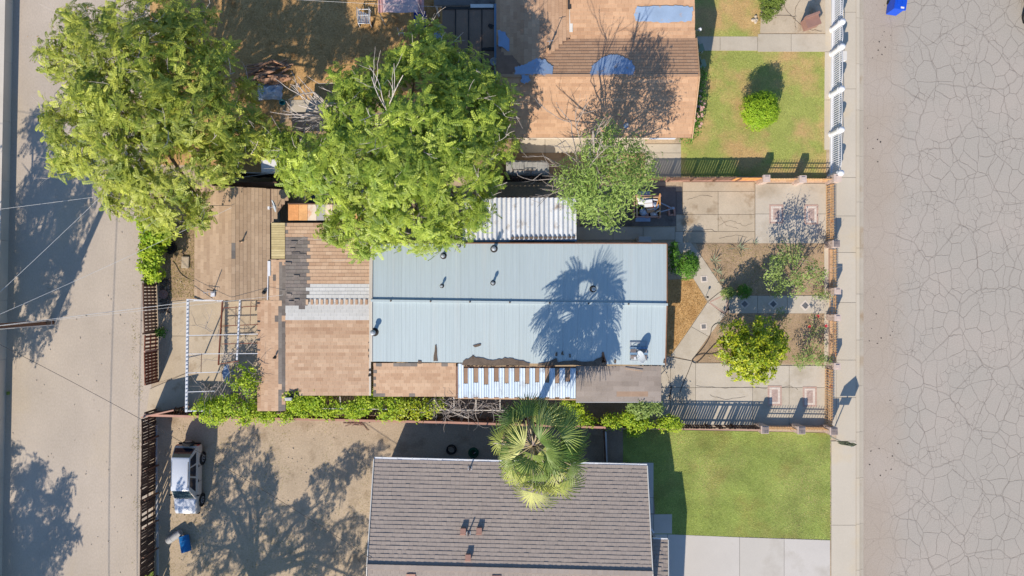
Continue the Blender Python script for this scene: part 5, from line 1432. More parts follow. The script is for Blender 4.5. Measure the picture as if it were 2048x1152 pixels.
ct = [(1475,672,34,2.2,.7),(1520,668,36,2.3,.7),(1555,672,20,1.9,.5),(1462,700,30,2.0,.7),(1505,705,50,2.7,.9),(1545,700,30,2.1,.6),(1480,730,30,2.0,.6),(1520,735,32,1.9,.6),(1505,748,18,1.6,.4),(1555,690,18,1.8,.4),(1458,690,20,1.9,.5)]
shrub('citrus_tree', 'round bright yellow-green citrus tree in the southern flower bed', 'tree', W(1508, 690), ct, 20, 10, .17, 'leaf_citrus', hole=.2, r0=.09, up=.4)
tp_ = [(1519,222,37,1.0,.95)]
t = shrub('topiary_bush', 'ball-clipped bright green bush alone on the lawn of the brown house', 'bush', W(1519, 213), [(1519,222,33,1.0,.9),(1508,214,26,1.1,.8),(1530,226,26,1.05,.8),(1512,236,24,.8,.7),(1528,208,24,1.1,.8)], 70, 9, .09, 'leaf_topiary', jit=.05, inner=.15)
shrub('clipped_bush', 'rounded deep green bush beside the upper arm of the garden path', 'bush', W(1372, 529), [(1376,522,19,.9,.6),(1374,540,19,.8,.6),(1378,530,20,.95,.6)], 80, 9, .09, 'leaf_hedge', jit=.03, inner=.15)
shrub('dark_hedge', 'narrow dark hedge against the east wall of the metal-roofed house', 'hedge', W(1344, 512), [(1346,492,9,1.2,.5),(1347,506,11,1.3,.5),(1346,522,11,1.2,.5),(1348,538,10,1.0,.5)], 90, 8, .09, 'leaf_hedge', jit=.03)
shrub('cypress', 'leaning olive-green cypress at the top edge by the cracked pad', 'tree', W(1540, 22), [(1538,20,18,.6,.5),(1542,5,24,1.0,.6),(1548,-12,28,1.3,.7),(1553,-30,26,1.4,.6),(1532,34,11,.4,.35)], 60, 8, .10, 'leaf_cypress', jit=.04)
shrub('small_bush', 'round green bush at the corner of the tiled path', 'bush', W(1488, 583), [(1488,583,14,.4,.35)], 120, 9, .08, 'leaf_hedge', jit=.03)
shrub('pale_bush', 'small pale lime bush where the path arms meet', 'bush', W(1457, 587), [(1455,586,11,.35,.25),(1463,585,8,.3,.2)], 90, 8, .09, 'leaf_rose', jit=.05)
rb = [(1562,510,22,1.9,.5),(1585,505,18,2.0,.5),(1550,535,24,1.8,.5),(1575,545,26,2.0,.5),(1600,520,16,1.8,.4),(1548,562,20,1.5,.4),(1610,545,18,1.7,.4),(1630,555,16,1.5,.4),(1590,570,22,1.5,.4),(1625,535,14,1.6,.3),(1555,580,14,1.2,.3),(1640,545,10,1.4,.3)]
t = shrub('rose_tree', 'straggly open shrub with pale stems in the northern garden bed', 'shrub', W(1585, 550), rb, 14, 7, .13, 'leaf_rose', hole=.24, r0=.04, jit=.1)
mb = MB()
for k in range(14):
    b = rb[k % len(rb)]; c = wcen(b); bare(mb, c - Vector((0,0,.4)), (R.uniform(-1,1),R.uniform(-1,1),.8), .9, .018, 1)
mb.build('twig', 'grey_twig', t)
def flowers(t, blobs, n, m, r=.05):
    P, Nn = blob_points(blobs, 40, inner=0)
    idx = RNG.choice(len(P), min(n, len(P)), replace=False)
    for i in idx:
        c = Vector(P[i]) + Vector(Nn[i]) * .06 + Vector((0, 0, .06)); mb = MB()
        for k in range(5):
            a = k * 2 * math.pi / 5; mb.add([c, c + Vector((math.cos(a - .5) * r, math.sin(a - .5) * r, .02)), c + Vector((math.cos(a) * r * 1.3, math.sin(a) * r * 1.3, .035)), c + Vector((math.cos(a + .5) * r, math.sin(a + .5) * r, .02))], [(0, 1, 2, 3)])
        mb.lathe(c, [(r * .35, 0), (r * .3, .03), (.004, .05)], 6); mb.build('flower', m, t, color=R.random())
r2 = [(1625,640,12,.9,.35),(1637,655,12,1.0,.35),(1622,675,16,1.1,.4),(1640,690,12,1.0,.3),(1612,700,12,.9,.3)]
t = shrub('rose_bush', 'sparse rose bush with two red blooms near the garden gate', 'shrub', W(1628, 660), r2, 12, 6, .10, 'leaf_rose', hole=.12, jit=.1, r0=.025); flowers(t, r2[:2], 3, 'petal_red', .085)
r3 = [(1595,718,12,.9,.3),(1610,715,14,1.0,.3),(1628,713,16,1.0,.35),(1645,718,16,1.0,.3),(1600,730,9,.7,.2)]
shrub('rose_bush', 'low sage-green rose bush along the south edge of the flower bed', 'shrub', W(1620, 716), r3, 26, 7, .10, 'leaf_rose', jit=.08, r0=.025)
r4 = [(1560,625,10,.5,.25),(1572,640,9,.5,.25)]
shrub('seedling_bush', 'thin young shrub south of the path stem beside the citrus tree', 'shrub', W(1572, 636), r4, 22, 6, .09, 'leaf_rose', jit=.07, r0=.015)
shrub('edge_shrub', 'small olive shrub at the bed edge by the third path tile', 'shrub', W(1645, 590), [(1640,588,12,.5,.3),(1652,594,10,.5,.25)], 28, 7, .09, 'leaf_rose', jit=.07, r0=.02)
shrub('edge_shrub', 'small pale shrub at the bed edge by the second path tile', 'shrub', W(1556, 588), [(1553,585,10,.45,.25)], 30, 7, .09, 'leaf_rose', jit=.07, r0=.02)
shrub('low_shrub', 'pale tufted shrub on the west side of the citrus tree', 'shrub', W(1450, 660), [(1448,652,13,.45,.25),(1442,668,10,.4,.2),(1455,640,9,.4,.2)], 30, 7, .10, 'leaf_agave', tmpl=LONG, jit=.06, r0=.02)
r5 = [(1402,150,14,.8,.3),(1398,175,12,.7,.3),(1394,195,16,.7,.3),(1392,215,16,.8,.3),(1391,235,14,.8,.3),(1385,255,18,.8,.3),(1375,272,14,.6,.25)]
t = shrub('flowering_hedge', 'straggly flowering shrubs with pink blooms along the east wall of the brown house', 'shrub', W(1394, 215), r5, 30, 7, .11, 'leaf_hedge', jit=.07, r0=.03); flowers(t, r5[2:6], 34, 'petal_pink', .07)
# vines along the south strip
vb = []
for i in range(46):
    x = 415 + i * 8.4; 
    if x < 800: vb.append((x + R.uniform(-4, 4), (822 if x < 575 else 808) + R.uniform(-12, 12), R.uniform(15, 24), 1.55 + R.uniform(-.15, .25), .35))
vb += [(585,792,20,2.2,.3),(600,800,22,2.0,.3),(625,795,18,2.1,.3),(430,825,24,1.6,.3)]
vn = [b for b in vb if b[1] < 835]
t = shrub('vine', 'dense lime-green vine covering the strip along the long board fence', 'vine', W(640, 818), vn, 20, 8, .15, 'leaf_lime', hole=.25, jit=.09, up=.6)
v2 = [(795,805,18,1.8,.3),(820,812,22,1.8,.3),(845,808,18,1.8,.3),(860,818,16,1.6,.3),(800,825,16,1.5,.25),(835,828,14,1.4,.2),(875,808,14,1.8,.2)]
shrub('vine', 'olive and lime vine thinning out below the brown porch roof', 'vine', W(830, 815), v2, 20, 7, .15, 'leaf_citrus', hole=.1, jit=.09, up=.6)
dv = thing('dead_vine', 'tangle of bare grey vine stems on the pale trellis', 'vine', W(920, 812))
mb = MB()
for k in range(60):
    x = R.uniform(850, 1000); y = R.uniform(799, 826); bare(mb, W(x, y, R.uniform(1.75, 2.0)), (R.uniform(-1, 1), R.uniform(-.7, .7), R.uniform(-.1, .15)), R.uniform(.5, 1.3), .022, 1, 1.1, 0)
for x in (870, 930, 985): mb.tube([W(x, 818), W(x + 2, 815, 1), W(x, 812, 1.8)], [.05, .04, .03], 6)
mb.build('stem', 'grey_twig', dv)
pv = [(400,820,18,2.2,.3),(428,826,24,2.2,.35),(455,800,20,2.3,.35),(465,770,20,2.4,.35),(485,745,18,2.4,.3),(495,775,20,2.4,.35),(470,815,22,2.3,.35),(500,815,18,2.2,.35),(505,730,10,2.4,.2),(515,760,8,2.3,.2),(440,812,16,2.3,.3),(405,806,12,2.2,.25),(497,758,14,2.4,.3)]
t = shrub('grape_vine', 'lime-green grape vine climbing over the corner of the pipe pergola', 'vine', W(465, 800), pv, 15, 8, .15, 'leaf_lime', hole=.27, jit=.09, up=.6)
mb = MB()
for k in range(34):
    x = R.uniform(400, 512); y = R.uniform(655, 810); z = R.uniform(2.2, 2.5); bare(mb, W(x, y, z), (R.uniform(-1, 1), R.uniform(-1, 1), 0), R.uniform(.6, 1.5), .02, 1, .9, 0)
mb.build('twig', 'grey_twig', t)
# right of the palm, along the south boundary
for lab, bl, m in (('lime-green vine beside the palm below the white corrugated strips', [(1140,803,16,1.8,.3),(1155,812,16,1.7,.3),(1150,830,16,1.4,.3),(1170,838,14,1.2,.25),(1185,845,10,1.1,.2)], 'leaf_lime'),
                   ('low lime-green vine on the board fence right of the side gate', [(1215,842,12,1.2,.2),(1232,845,14,1.2,.2),(1222,838,10,1.3,.2)], 'leaf_lime'),
                   ('lime-green vine trailing down from the fence over the lawn corner', [(1255,838,14,1.5,.25),(1275,848,20,1.3,.25),(1290,845,16,1.3,.25),(1265,858,12,1.0,.2),(1272,866,8,.8,.2),(1262,832,14,1.6,.25)], 'leaf_lime'),
                   ('lime-green vine at the end of the board fence above the lawn', [(1330,848,14,1.3,.2),(1345,845,16,1.3,.25),(1355,852,10,1.2,.2),(1340,838,10,1.4,.2),(1318,850,9,1.2,.2)], 'leaf_lime'),
                   ('sage-green shrub at the corner below the grey porch roof', [(1268,812,14,1.9,.3),(1288,815,18,2.0,.3),(1308,812,14,1.9,.3),(1280,826,12,1.7,.25),(1318,820,9,1.8,.2)], 'leaf_rose')):
    shrub('vine' if 'vine' in lab else 'shrub', lab, 'vine' if 'vine' in lab else 'shrub', W(bl[0][0], min(846, bl[0][1])), bl, 34, 7, .135, m, jit=.07, up=.5)
for (x, y, lab) in ((322,664,'dark green weed at the foot of the red-brown alley gate'), (300,560,'bright weed growing under the lime-green bush')):
    shrub('weed', lab, 'plant', W(x, y), [(x, y, 9, .2, .15)], 60, 7, .12, 'leaf_hedge', jit=.05, r0=.012)
# spiky plants along the path
def spiky(label, px, py, n, L, m='leaf_agave'):
    t = thing('spiky_plant', label, 'plant', W(px, py)); c = W(px, py)
    for k in range(n):
        a = k * 2.4 + R.uniform(-.2, .2); el = R.uniform(.5, 1.2); d = Vector((math.cos(a) * math.cos(el), math.sin(a) * math.cos(el), math.sin(el))); s = Vector((-math.sin(a), math.cos(a), 0)); l = L * R.uniform(.6, 1.1)
        m1 = c + d * l * .5; tp = c + d * l + Vector((0, 0, -.12 * l))
        mb = MB().add([c + s * .03, m1 + s * .028, tp, m1 - s * .028, c - s * .03, m1 - Vector((0, 0, .02))], [(0, 1, 5), (1, 2, 5), (2, 3, 5), (3, 4, 5)]); mb.build('leaf', m, t, color=R.random())
spiky('spiky grey-green plant by the upper path arm, nearest the driveway', 1427, 523, 11, .7); spiky('spiky grey-green plant by the upper path arm, middle one', 1434, 545, 9, .55); spiky('spiky grey-green plant by the upper path arm, nearest the path junction', 1440, 563, 8, .45)
spiky('small spiky sprout at the north edge of the garden bed', 1481, 496, 8, .5); spiky('tiny spiky sprout between driveway joint and bed', 1508, 486, 6, .35); spiky('tall forked spiky plant at the north edge of the garden bed', 1474, 496, 5, 1.0)

# the fan palm
pc = W(1068, 890, 7.5)
palm = thing('fan_palm', 'tall fan palm with drooping fans beside the tile-roofed house', 'palm tree', (pc.x, pc.y, 0))
mb = MB()
mb.tube([(pc.x + .0, pc.y, -.1), (pc.x, pc.y, .3), (pc.x, pc.y, 3), (pc.x, pc.y, 6.2), (pc.x, pc.y, 6.9)], [.34, .27, .21, .2, .24], 12); mb.build('trunk', 'pole_wood', palm)
mb = MB()
for k in range(60):
    a = R.uniform(0, 6.28); z = R.uniform(5.4, 7.0); d = Vector((math.cos(a), math.sin(a), 0)); p = Vector((pc.x, pc.y, z)) + d * .15
    mb.tube([p, p + d * .25 + Vector((0, 0, .1)), p + d * .45 + Vector((0, 0, -.25))], [.05, .04, .012], 4)
mb.build('leaf_bases', 'dry_petiole', palm)
def fan(n=26, L=1.0, spread=2.3, droop=.5, fold=.12, split=.40):
    "fan blade: pleated segments joined near the hub, free and hanging at the tips"
    v = []; f = []
    for i in range(n):
        a = (i / (n - 1) - .5) * spread * 1.15; l = L * (1 - .16 * abs(a) / spread) * R.uniform(.84, 1.06); da = spread * 1.15 / (n - 1) / 2
        def P(r, ang, z): return (r * math.cos(ang), r * math.sin(ang), z)
        def zz(r): return -droop * (r / L) ** 2.2 * L * .55 - .16 * (abs(a) / spread) * r + .0
        k = len(v); jt = R.uniform(-.07, .07)
        pts = [(.03, da), (split * l, da * .96), (.74 * l, da * .42), (l, .0)]
        for r, dd in pts:
            tw = jt * r
            hang = -.42 * max(0, r / l - .6) ** 1.5 * l * R.uniform(.6, 1.6)
            v.append(P(r, a - dd + tw, zz(r) - .022 * r + hang)); v.append(P(r, a + tw, zz(r) + .026 * r + hang)); v.append(P(r, a + dd + tw, zz(r) - .022 * r + hang))
        for j in range(3):
            b = k + 3 * j; f += [(b, b + 1, b + 4, b + 3), (b + 1, b + 2, b + 5, b + 4)]
    return v, f
FANS = []
for (m_, n) in (('palm_green', 2), ('palm_pale', 2), ('palm_dry', 1)):
    for k in range(n):
        v, f = fan(22, 1.0, 2.2 + .5 * R.random(), .22 + .3 * R.random()); mb = MB(); mb.v = v; mb.f = f
        FANS.append((m_, shared_mesh('fan_blade_%s%d' % (m_, k), m_, mb)))
def frond(az, el, Lp, Lf, m_, droop, roll=0):
    "az, el: direction of the petiole; droop: how far the fan bends down from it"
    d = Vector((math.cos(az) * math.cos(el), math.sin(az) * math.cos(el), math.sin(el)))
    h = Vector((math.cos(az), math.sin(az), 0)); c0 = pc + h * .12
    p1 = c0 + d * Lp * .55 + Vector((0, 0, .05)); p2 = c0 + d * Lp - Vector((0, 0, .12 * Lp))
    s = MB().tube([c0, p1, p2], [.035, .026, .02], 5).build('frond', 'petiole' if m_ != 'palm_dry' else 'dry_petiole', palm, color=R.random())
    e2 = el - droop; x = Vector((math.cos(az) * math.cos(e2), math.sin(az) * math.cos(e2), math.sin(e2)))
    y = Vector((-math.sin(az), math.cos(az), 0)); y = (Matrix.Rotation(roll, 3, x) @ y); z = x.cross(y)
    M = Matrix((x * Lf, y * Lf, z * Lf)).transposed().to_4x4(); M.translation = p2 - x * .03
    me = R.choice([q for q in FANS if q[0] == m_])[1]
    o = bpy.data.objects.new('fan_blade', me); COL.objects.link(o); o.parent = s; ORG[o.name] = ORG[s.name]
    o.matrix_local = Matrix.Translation(-ORG[palm.name]) @ M; o.color = (R.random(), 0, 0, 1)
for (azd, el, Lp, Lf, m_, e2) in ((80,.6,1.15,1.3,'palm_pale',-.1),(60,.5,1.4,1.2,'palm_green',-.2),(30,.55,1.3,1.35,'palm_green',-.15),(8,.2,1.4,1.2,'palm_green',-.3),(45,.1,1.6,1.2,'palm_green',-.5),(105,.4,1.3,1.2,'palm_green',-.3),(125,.35,1.3,1.1,'palm_green',-.4),(150,.5,1.2,1.2,'palm_pale',-.3),(168,.1,1.3,1.0,'palm_pale',-.5),(195,.2,1.2,.95,'palm_green',-.4),
        (-12,.3,1.5,1.4,'palm_green',-.15),(-30,.7,.8,1.3,'palm_green',-.2),(-88,.9,.55,1.35,'palm_green',-.35),(-55,.6,.9,1.2,'palm_green',-.3),(-48,.1,1.5,1.3,'palm_pale',-.25),(-70,.1,1.3,1.3,'palm_green',-.4),(-82,-.1,1.7,1.25,'palm_pale',-.5),(-105,.0,1.5,1.3,'palm_pale',-.5),(-120,.3,1.1,1.2,'palm_green',-.4),(-135,.1,1.3,1.15,'palm_pale',-.45),(-155,.2,1.1,1.0,'palm_green',-.4),(-100,.5,.9,1.2,'palm_pale',-.4),
        (20,-.3,1.5,1.1,'palm_green',-.8),(70,-.3,1.5,1.1,'palm_green',-.8),(-25,-.3,1.6,1.2,'palm_green',-.7),(-60,-.4,1.6,1.1,'palm_dry',-.9),(-95,-.4,1.7,1.1,'palm_dry',-.9),(110,-.4,1.4,1.0,'palm_dry',-.9),(140,-.3,1.5,1.0,'palm_green',-.7),(-130,-.4,1.5,1.0,'palm_dry',-.9),(172,-.5,1.3,.9,'palm_dry',-.9),(95,.1,1.7,1.1,'palm_green',-.5),(-5,-.2,1.7,1.1,'palm_green',-.6),(160,.8,.9,.9,'palm_green',.1),(-40,1.1,.6,1.1,'palm_pale',.0),(60,1.25,1.2,1.3,'palm_green',.9),(-110,1.2,1.1,1.25,'palm_green',.8),(170,1.15,1.1,1.2,'palm_pale',.7),(-10,1.2,1.1,1.3,'palm_green',.8),(-95,.15,1.9,1.3,'palm_pale',-.35),(-60,.05,1.9,1.3,'palm_pale',-.3),(-25,.1,1.8,1.3,'palm_green',-.4)):
    frond(math.radians(azd + R.uniform(-4, 4)), el, Lp * R.uniform(.85, 1.2), Lf * R.uniform(1.0, 1.16), m_, el - e2, R.uniform(-.6, .6))
for azd in (178, 5, 100, 115, 80, 140): # bare old stalks
    a = math.radians(azd); d = Vector((math.cos(a), math.sin(a), 0)); L = 2.0 if azd in (178,) else 1.2
    MB().tube([pc, pc + d * L * .5 + Vector((0, 0, .12)), pc + d * L + Vector((0, 0, -.1))], [.035, .028, .02], 5).build('stalk', 'dry_petiole', palm)

# trees of the neighbouring plots, outside the frame; their shade falls into it
def shade(sx, sy, z, r, zr=None, dx=19.0, dy=46.25):
    x, y = sx - dx * z, sy + dy * z      # ground pixel under the crown that shades (sx, sy)
    k = H / (H - z)
    return ((x - 1024) * k + 1024, (y - 576) * k + 576, r * k, z, zr or r * S * .8)
NB = [shade(*a) for a in ((120,310,5.4,44),(95,380,5.2,50),(150,330,5.2,38),(60,450,5.2,60),(120,450,5.4,55),(160,400,5.0,30),(90,530,5.2,55),(140,520,5.0,28),(50,600,4.6,40),(110,600,4.8,26),(60,690,4.4,22),(30,660,4.4,24),(95,660,4.4,14),(40,520,5.4,50),(75,260,5.2,30))]
b0 = Vector(np.mean([np.array(wcen(b)) for b in NB], 0)); b0.z = 0
big_tree('tree of the plot beyond the cream alley wall', b0, NB, 4, 9, .42, 'leaf_tree', None, hole=.12)
NC = [shade(*a) for a in ((40,980,5,40),(75,960,5,22),(60,1060,5.4,60),(110,1010,5.2,24),(30,1120,5.4,60),(100,1090,5,36),(135,1075,4.8,12),(20,920,4.6,26),(62,930,4.8,14),(125,980,4.8,14),(50,1180,5,60),(140,1060,4.8,10),(135,965,4.6,8),(150,1075,4.6,9))]
b0 = Vector(np.mean([np.array(wcen(b)) for b in NC], 0)); b0.z = 0
big_tree('tree of the southern plot beyond the cream alley wall', b0, NC, 3.6, 9, .42, 'leaf_tree', None, hole=.15)
ND = [shade(*a) for a in ((470,920,5.2,36),(490,880,5.0,26),(445,970,5.4,36),(520,960,5.2,30),(430,1060,5.6,50),(490,1040,5.6,40),(540,990,5.2,22),(560,1090,5.8,60),(620,1060,5.6,40),(650,980,5.4,34),(690,950,5.2,26),(710,915,5.0,22),(640,1110,5.8,50),(700,1080,5.6,40),(760,1060,5.2,22),(480,1130,6,50),(720,1130,5.8,40),(590,1020,5.2,26),(530,920,5.4,14),(400,1090,5.8,30),(755,905,5.9,20),(420,900,5.9,20),(390,960,6.2,30),(800,880,6.2,18))]
b0 = Vector(np.mean([np.array(wcen(b)) for b in ND], 0)); b0.z = 0
big_tree('tree of the plot south of the dirt yard', b0, ND, 2.6, 9, .42, 'leaf_tree', None, hole=.24)
# ------------------------------------------------------------------ vehicles and other things
def loft(secs, ring, close=True):
    "secs: list of (y, args); ring(args)->list of (x,z); skin between rings, cap the ends"
    mb = MB(); n = None; vs = []; fs = []
    for y, a in secs:
        r = ring(*a); n = len(r); vs += [Vector((x, y, z)) for x, z in r]
    m = len(secs)
    for i in range(m - 1):
        for k in range(n):
            k2 = (k + 1) % n; fs.append((i * n + k, i * n + k2, (i + 1) * n + k2, (i + 1) * n + k))
    fs.append(tuple(range(n - 1, -1, -1))); fs.append(tuple(range((m - 1) * n, m * n)))
    return vs, fs
def make_suv(label, cat, loc, rz, body, lower, group=None, spare=True):
    t = thing('parked_suv', label, cat, loc); Mw = Matrix.Translation(Vector(loc)) @ Matrix.Rotation(rz, 4, 'Z')
    def put(name, vs, fs, m, par=None, smooth=False, color=0):
        o = MB().add([Mw @ Vector(v) for v in vs], fs, tone=0).build(name, m, par or t, smooth=smooth, color=color)
        if name in ('body', 'bonnet', 'cabin', 'roof', 'mirror', 'bumper'):
            bv = o.modifiers.new('round', 'BEVEL'); bv.width = .05 if name != 'cabin' else .03; bv.segments = 3; bv.limit_method = 'ANGLE'; bv.angle_limit = math.radians(25)
            o.data.polygons.foreach_set('use_smooth', [True] * len(o.data.polygons))
        return o
    def ring(hw, zb, zt): return [(-hw * .92, zb), (hw * .92, zb), (hw * .985, zb + .1), (hw, zb + .3), (hw * .985, zt - .16), (hw * .94, zt - .05), (hw * .86, zt), (-hw * .86, zt), (-hw * .94, zt - .05), (-hw * .985, zt - .16), (-hw, zb + .3), (-hw * .985, zb + .1)]
    vs, fs = loft([(-2.05,(.60,.42,.76)),(-2.0,(.67,.36,.84)),(-1.86,(.71,.33,.89)),(-1.5,(.72,.31,.94)),(-1.02,(.73,.30,.99)),(-.4,(.73,.30,1.0)),(1.5,(.73,.30,1.0)),(1.9,(.72,.32,1.0)),(1.99,(.69,.38,.97))], ring)
    put('body', vs, fs, lower)
    put('bonnet', *loft([(-1.99,(.56,.81,.868)),(-1.84,(.60,.86,.915)),(-1.5,(.61,.9,.962)),(-1.08,(.62,.96,1.012))], lambda hw, zb, zt: [(-hw, zb), (hw, zb), (hw, zt - .01), (hw * .93, zt + .006), (0, zt + .022), (-hw * .93, zt + .006), (-hw, zt - .01)]), body)
    # cabin frame: pillars and roof skin as one body, panes set into it
    b0 = [(-.665,-1.10),(.665,-1.10),(.665,1.93),(-.665,1.93)]; t0 = [(-.53,-.42),(.53,-.42),(.53,1.44),(-.53,1.44)]
    zb, zt = .99, 1.60
    cv = [(x, y, zb) for x, y in b0] + [(x, y, zt) for x, y in t0]
    put('cabin', cv, [(0, 1, 5, 4), (1, 2, 6, 5), (2, 3, 7, 6), (3, 0, 4, 7), (4, 5, 6, 7)], lower)
    put('roof', *loft([(-.46,(.525,1.592,1.612)),(-.36,(.535,1.595,1.645)),(.5,(.54,1.595,1.665)),(1.36,(.535,1.595,1.65)),(1.47,(.525,1.592,1.615))], lambda hw, z0, z1: [(-hw, z0), (hw, z0), (hw * .97, z1 - .02), (hw * .85, z1), (-hw * .85, z1), (-hw * .97, z1 - .02)]), body)
    for y in (-.05, .25, .55, .85, 1.15):
        pass
    def on(face, u0, u1, v0, v1, off=.012):
        a, b, c, d = [Vector(cv[i]) for i in face]; n = (b - a).cross(d - a).normalized()
        P = lambda u, v: a.lerp(b, u).lerp(d.lerp(c, u), v) + n * off
        return [P(u0, v0), P(u1, v0), P(u1, v1), P(u0, v1)]
    def pane(name, q, m):
        n = (q[1] - q[0]).cross(q[3] - q[0]).normalized() * .03
        put(name, q + [p - n for p in q], [(0, 1, 2, 3), (0, 4, 5, 1), (1, 5, 6, 2), (2, 6, 7, 3), (3, 7, 4, 0)], m)
    pane('windscreen', on((0, 1, 5, 4), .06, .94, .08, .94), 'windscreen')
    pane('rear_window', on((2, 3, 7, 6), .05, .95, .1, .96), 'car_glass')
    for (u0, u1) in ((.13,.40),(.44,.67),(.71,.93)):
        pane('side_window', on((1, 2, 6, 5), u0, u1, .12, .9), 'car_glass'); pane('side_window', on((3, 0, 4, 7), 1 - u1, 1 - u0, .12, .9), 'car_glass')
    for sx in (-1, 1):
        for y in (-1.33, 1.14):
            # black arch, tyre, rim with spokes
            R3 = Matrix.Rotation(math.pi / 2, 3, 'Y')
            w = MB().lathe((0, 0, 0), [(.2, -.10), (.30, -.11), (.345, -.08), (.35, 0), (.345, .08), (.30, .11), (.2, .10)], 20, M=R3)
            wo = put('wheel', [Vector((sx * .66, y, .35)) + Vector(v) for v in w.v], w.f, 'rubber')
            h = MB().lathe((0, 0, 0), [(.20, -.09), (.20, .09), (.17, .1), (.07, .07), (.05, .115), (.005, .12)], 18, M=R3 if sx > 0 else Matrix.Rotation(-math.pi / 2, 3, 'Y'))
            put('rim', [Vector((sx * .675, y, .35)) + Vector(v) for v in h.v], h.f, 'hub_grey', wo)
            hs = MB()
            for k in range(5):
                a = k * 2 * math.pi / 5; hs.box((sx * .778, y + .11 * math.cos(a), .35 + .11 * math.sin(a)), (.02, .09, .035), M=Matrix.Rotation(a, 3, 'X'))
            put('spokes', hs.v, hs.f, 'rubber', wo)
            ar = MB().lathe((0, 0, 0), [(.40, -.05), (.40, .05), (.36, .05), (.36, -.05)], 20, M=R3)
            put('wheel_arch', [Vector((sx * .715, y, .37)) + Vector(v) for v in ar.v], ar.f, 'black_plastic')
        m1 = MB().box((sx * .80, -.86, 1.06), (.17, .08, .12)); put('mirror', m1.v, m1.f, 'black_plastic')
        for y in (-.05, .82): m1 = MB().box((sx * .735, y, .86), (.03, .14, .035)); put('door_handle', m1.v, m1.f, 'black_plastic')
        for y in (-.95, -.12, .78):  m1 = MB().box((sx * .728, y, .65), (.012, .012, .55)); put('door_seam', m1.v, m1.f, 'black_plastic')
        m1 = MB().box((sx * .50, -2.045, .62), (.2, .04, .12)); put('headlight', m1.v, m1.f, 'windscreen')
        m1 = MB().box((sx * .60, 1.985, .72), (.12, .04, .24)); put('tail_light', m1.v, m1.f, 'red_print')
        m1 = MB().box((sx * .50, .5, 1.70), (.03, 1.5, .03)); put('roof_rail', m1.v, m1.f, 'black_plastic')
    m1 = MB().box((0, -2.08, .44), (1.3, .12, .16)); put('bumper', m1.v, m1.f, 'black_plastic'); m1 = MB().box((0, 2.04, .46), (1.3, .1, .14)); put('bumper', m1.v, m1.f, 'black_plastic')
    m1 = MB().box((0, -2.05, .64), (.7, .03, .13)); put('grille', m1.v, m1.f, 'black_plastic')
    for sx in (-.28, .12): m1 = MB().bar((sx, -1.07, 1.03), (sx + .5, -.96, 1.10), .02, .015); put('wiper', m1.v, m1.f, 'black_plastic')
    if spare:
        w = MB().lathe((0, 0, 0), [(.18, -.1), (.30, -.11), (.34, -.07), (.34, .07), (.30, .11), (.12, .12), (.02, .12)], 20, M=Matrix.Rotation(-math.pi / 2, 3, 'X'))
        so_ = put('spare_wheel', [Vector((.12, 2.13, .92)) + Vector(v) for v in w.v], w.f, 'rubber')
        w = MB().lathe((0, 0, 0), [(.2, .1), (.19, .13), (.05, .14), (.01, .14)], 16, M=Matrix.Rotation(-math.pi / 2, 3, 'X'))
        put('spare_cover', [Vector((.12, 2.13, .92)) + Vector(v) for v in w.v], w.f, 'hub_grey', so_)
    return t
make_suv('old silver SUV with rear spare wheel parked on the dirt yard', 'SUV', W(386, 951), math.radians(-1), 'car_silver', 'car_reflected_tan')
make_suv('dark car at the right edge of the street, only its corner in view', 'car', Vector((*W(2063, -10).xy, -.13)), math.radians(12), 'black_plastic', 'black_plastic', spare=False)

def barrel(name, label, px, py, rz, L, r, m, cat, tilt=0, z=None, open_=True):
    t = thing(name, label, cat, W(px, py)); c = W(px, py) + Vector((0, 0, r if z is None else z))
    M3 = Matrix.Rotation(rz, 3, 'Z') @ Matrix.Rotation(math.pi / 2 - tilt, 3, 'Y')
    MB().lathe(c, [(r * .92, -L/2), (r, -L/2 + .04), (r * .97, -L/2 + .08), (r * 1.02, -L * .17), (r * .98, -L * .15), (r * .98, L * .15), (r * 1.02, L * .17), (r * .97, L/2 - .08), (r, L/2 - .04), (r * .94, L/2), (r * .88, L/2 - .03)], 20, M=M3).build('body', m, t)
    b = MB().lathe(c, [(r * .3, L/2 - .03), (r * .3, L/2 + .0), (r * .1, L/2 + .01)], 10, M=M3); b.build('bung', 'black_plastic' if open_ else m, t)
    return t
barrel('plastic_barrel', 'bright blue plastic barrel lying on the dirt yard near the SUV', 376, 1083, math.radians(-72), .95, .29, 'blue_plastic', 'barrel', tilt=.25, z=.36)
barrel('water_tank', 'pale grey cylindrical tank lying on its side next to the blue barrel', 352, 1071, math.radians(34), .95, .21, 'tank_grey', 'tank', open_=False)

# blue wheeled bin in the street
t = thing('wheeled_bin', 'bright blue wheeled bin standing in the street at the top edge', 'bin', Vector((*W(1784, 18).xy, -.13)))
c = Vector((*W(1784, 18).xy, -.13)); rz = -.15; M3 = Matrix.Rotation(rz, 3, 'Z')
def lb(name, ctr, size, m, par=None): return MB().box(c + M3 @ Vector(ctr), size, rz).build(name, m, par or t)
MB().prism([tuple((c + M3 @ Vector((x * .30, y * .36, 0))).xy) for x, y in ((-1, -1), (1, -1), (1, 1), (-1, 1))], -.03, .86).build('body', 'bin_blue', t)
lb('rim', (0, 0, 1.02), (.70, .82, .06), 'bin_blue')
l = lb('lid', (0, 0, 1.075), (.68, .80, .05), 'bin_blue'); lb('lid_panel', (-.14, .05, 1.115), (.16, .46, .03), 'bin_blue', l); lb('lid_panel', (.14, .05, 1.115), (.16, .46, .03), 'bin_blue', l); lb('lid_label', (.12, -.30, 1.107), (.2, .1, .012), 'paper_white', l)
lb('neck', (0, 0, .93), (.62, .74, .12), 'bin_blue'); lb('handle', (0, .44, 1.0), (.5, .05, .05), 'bin_blue')
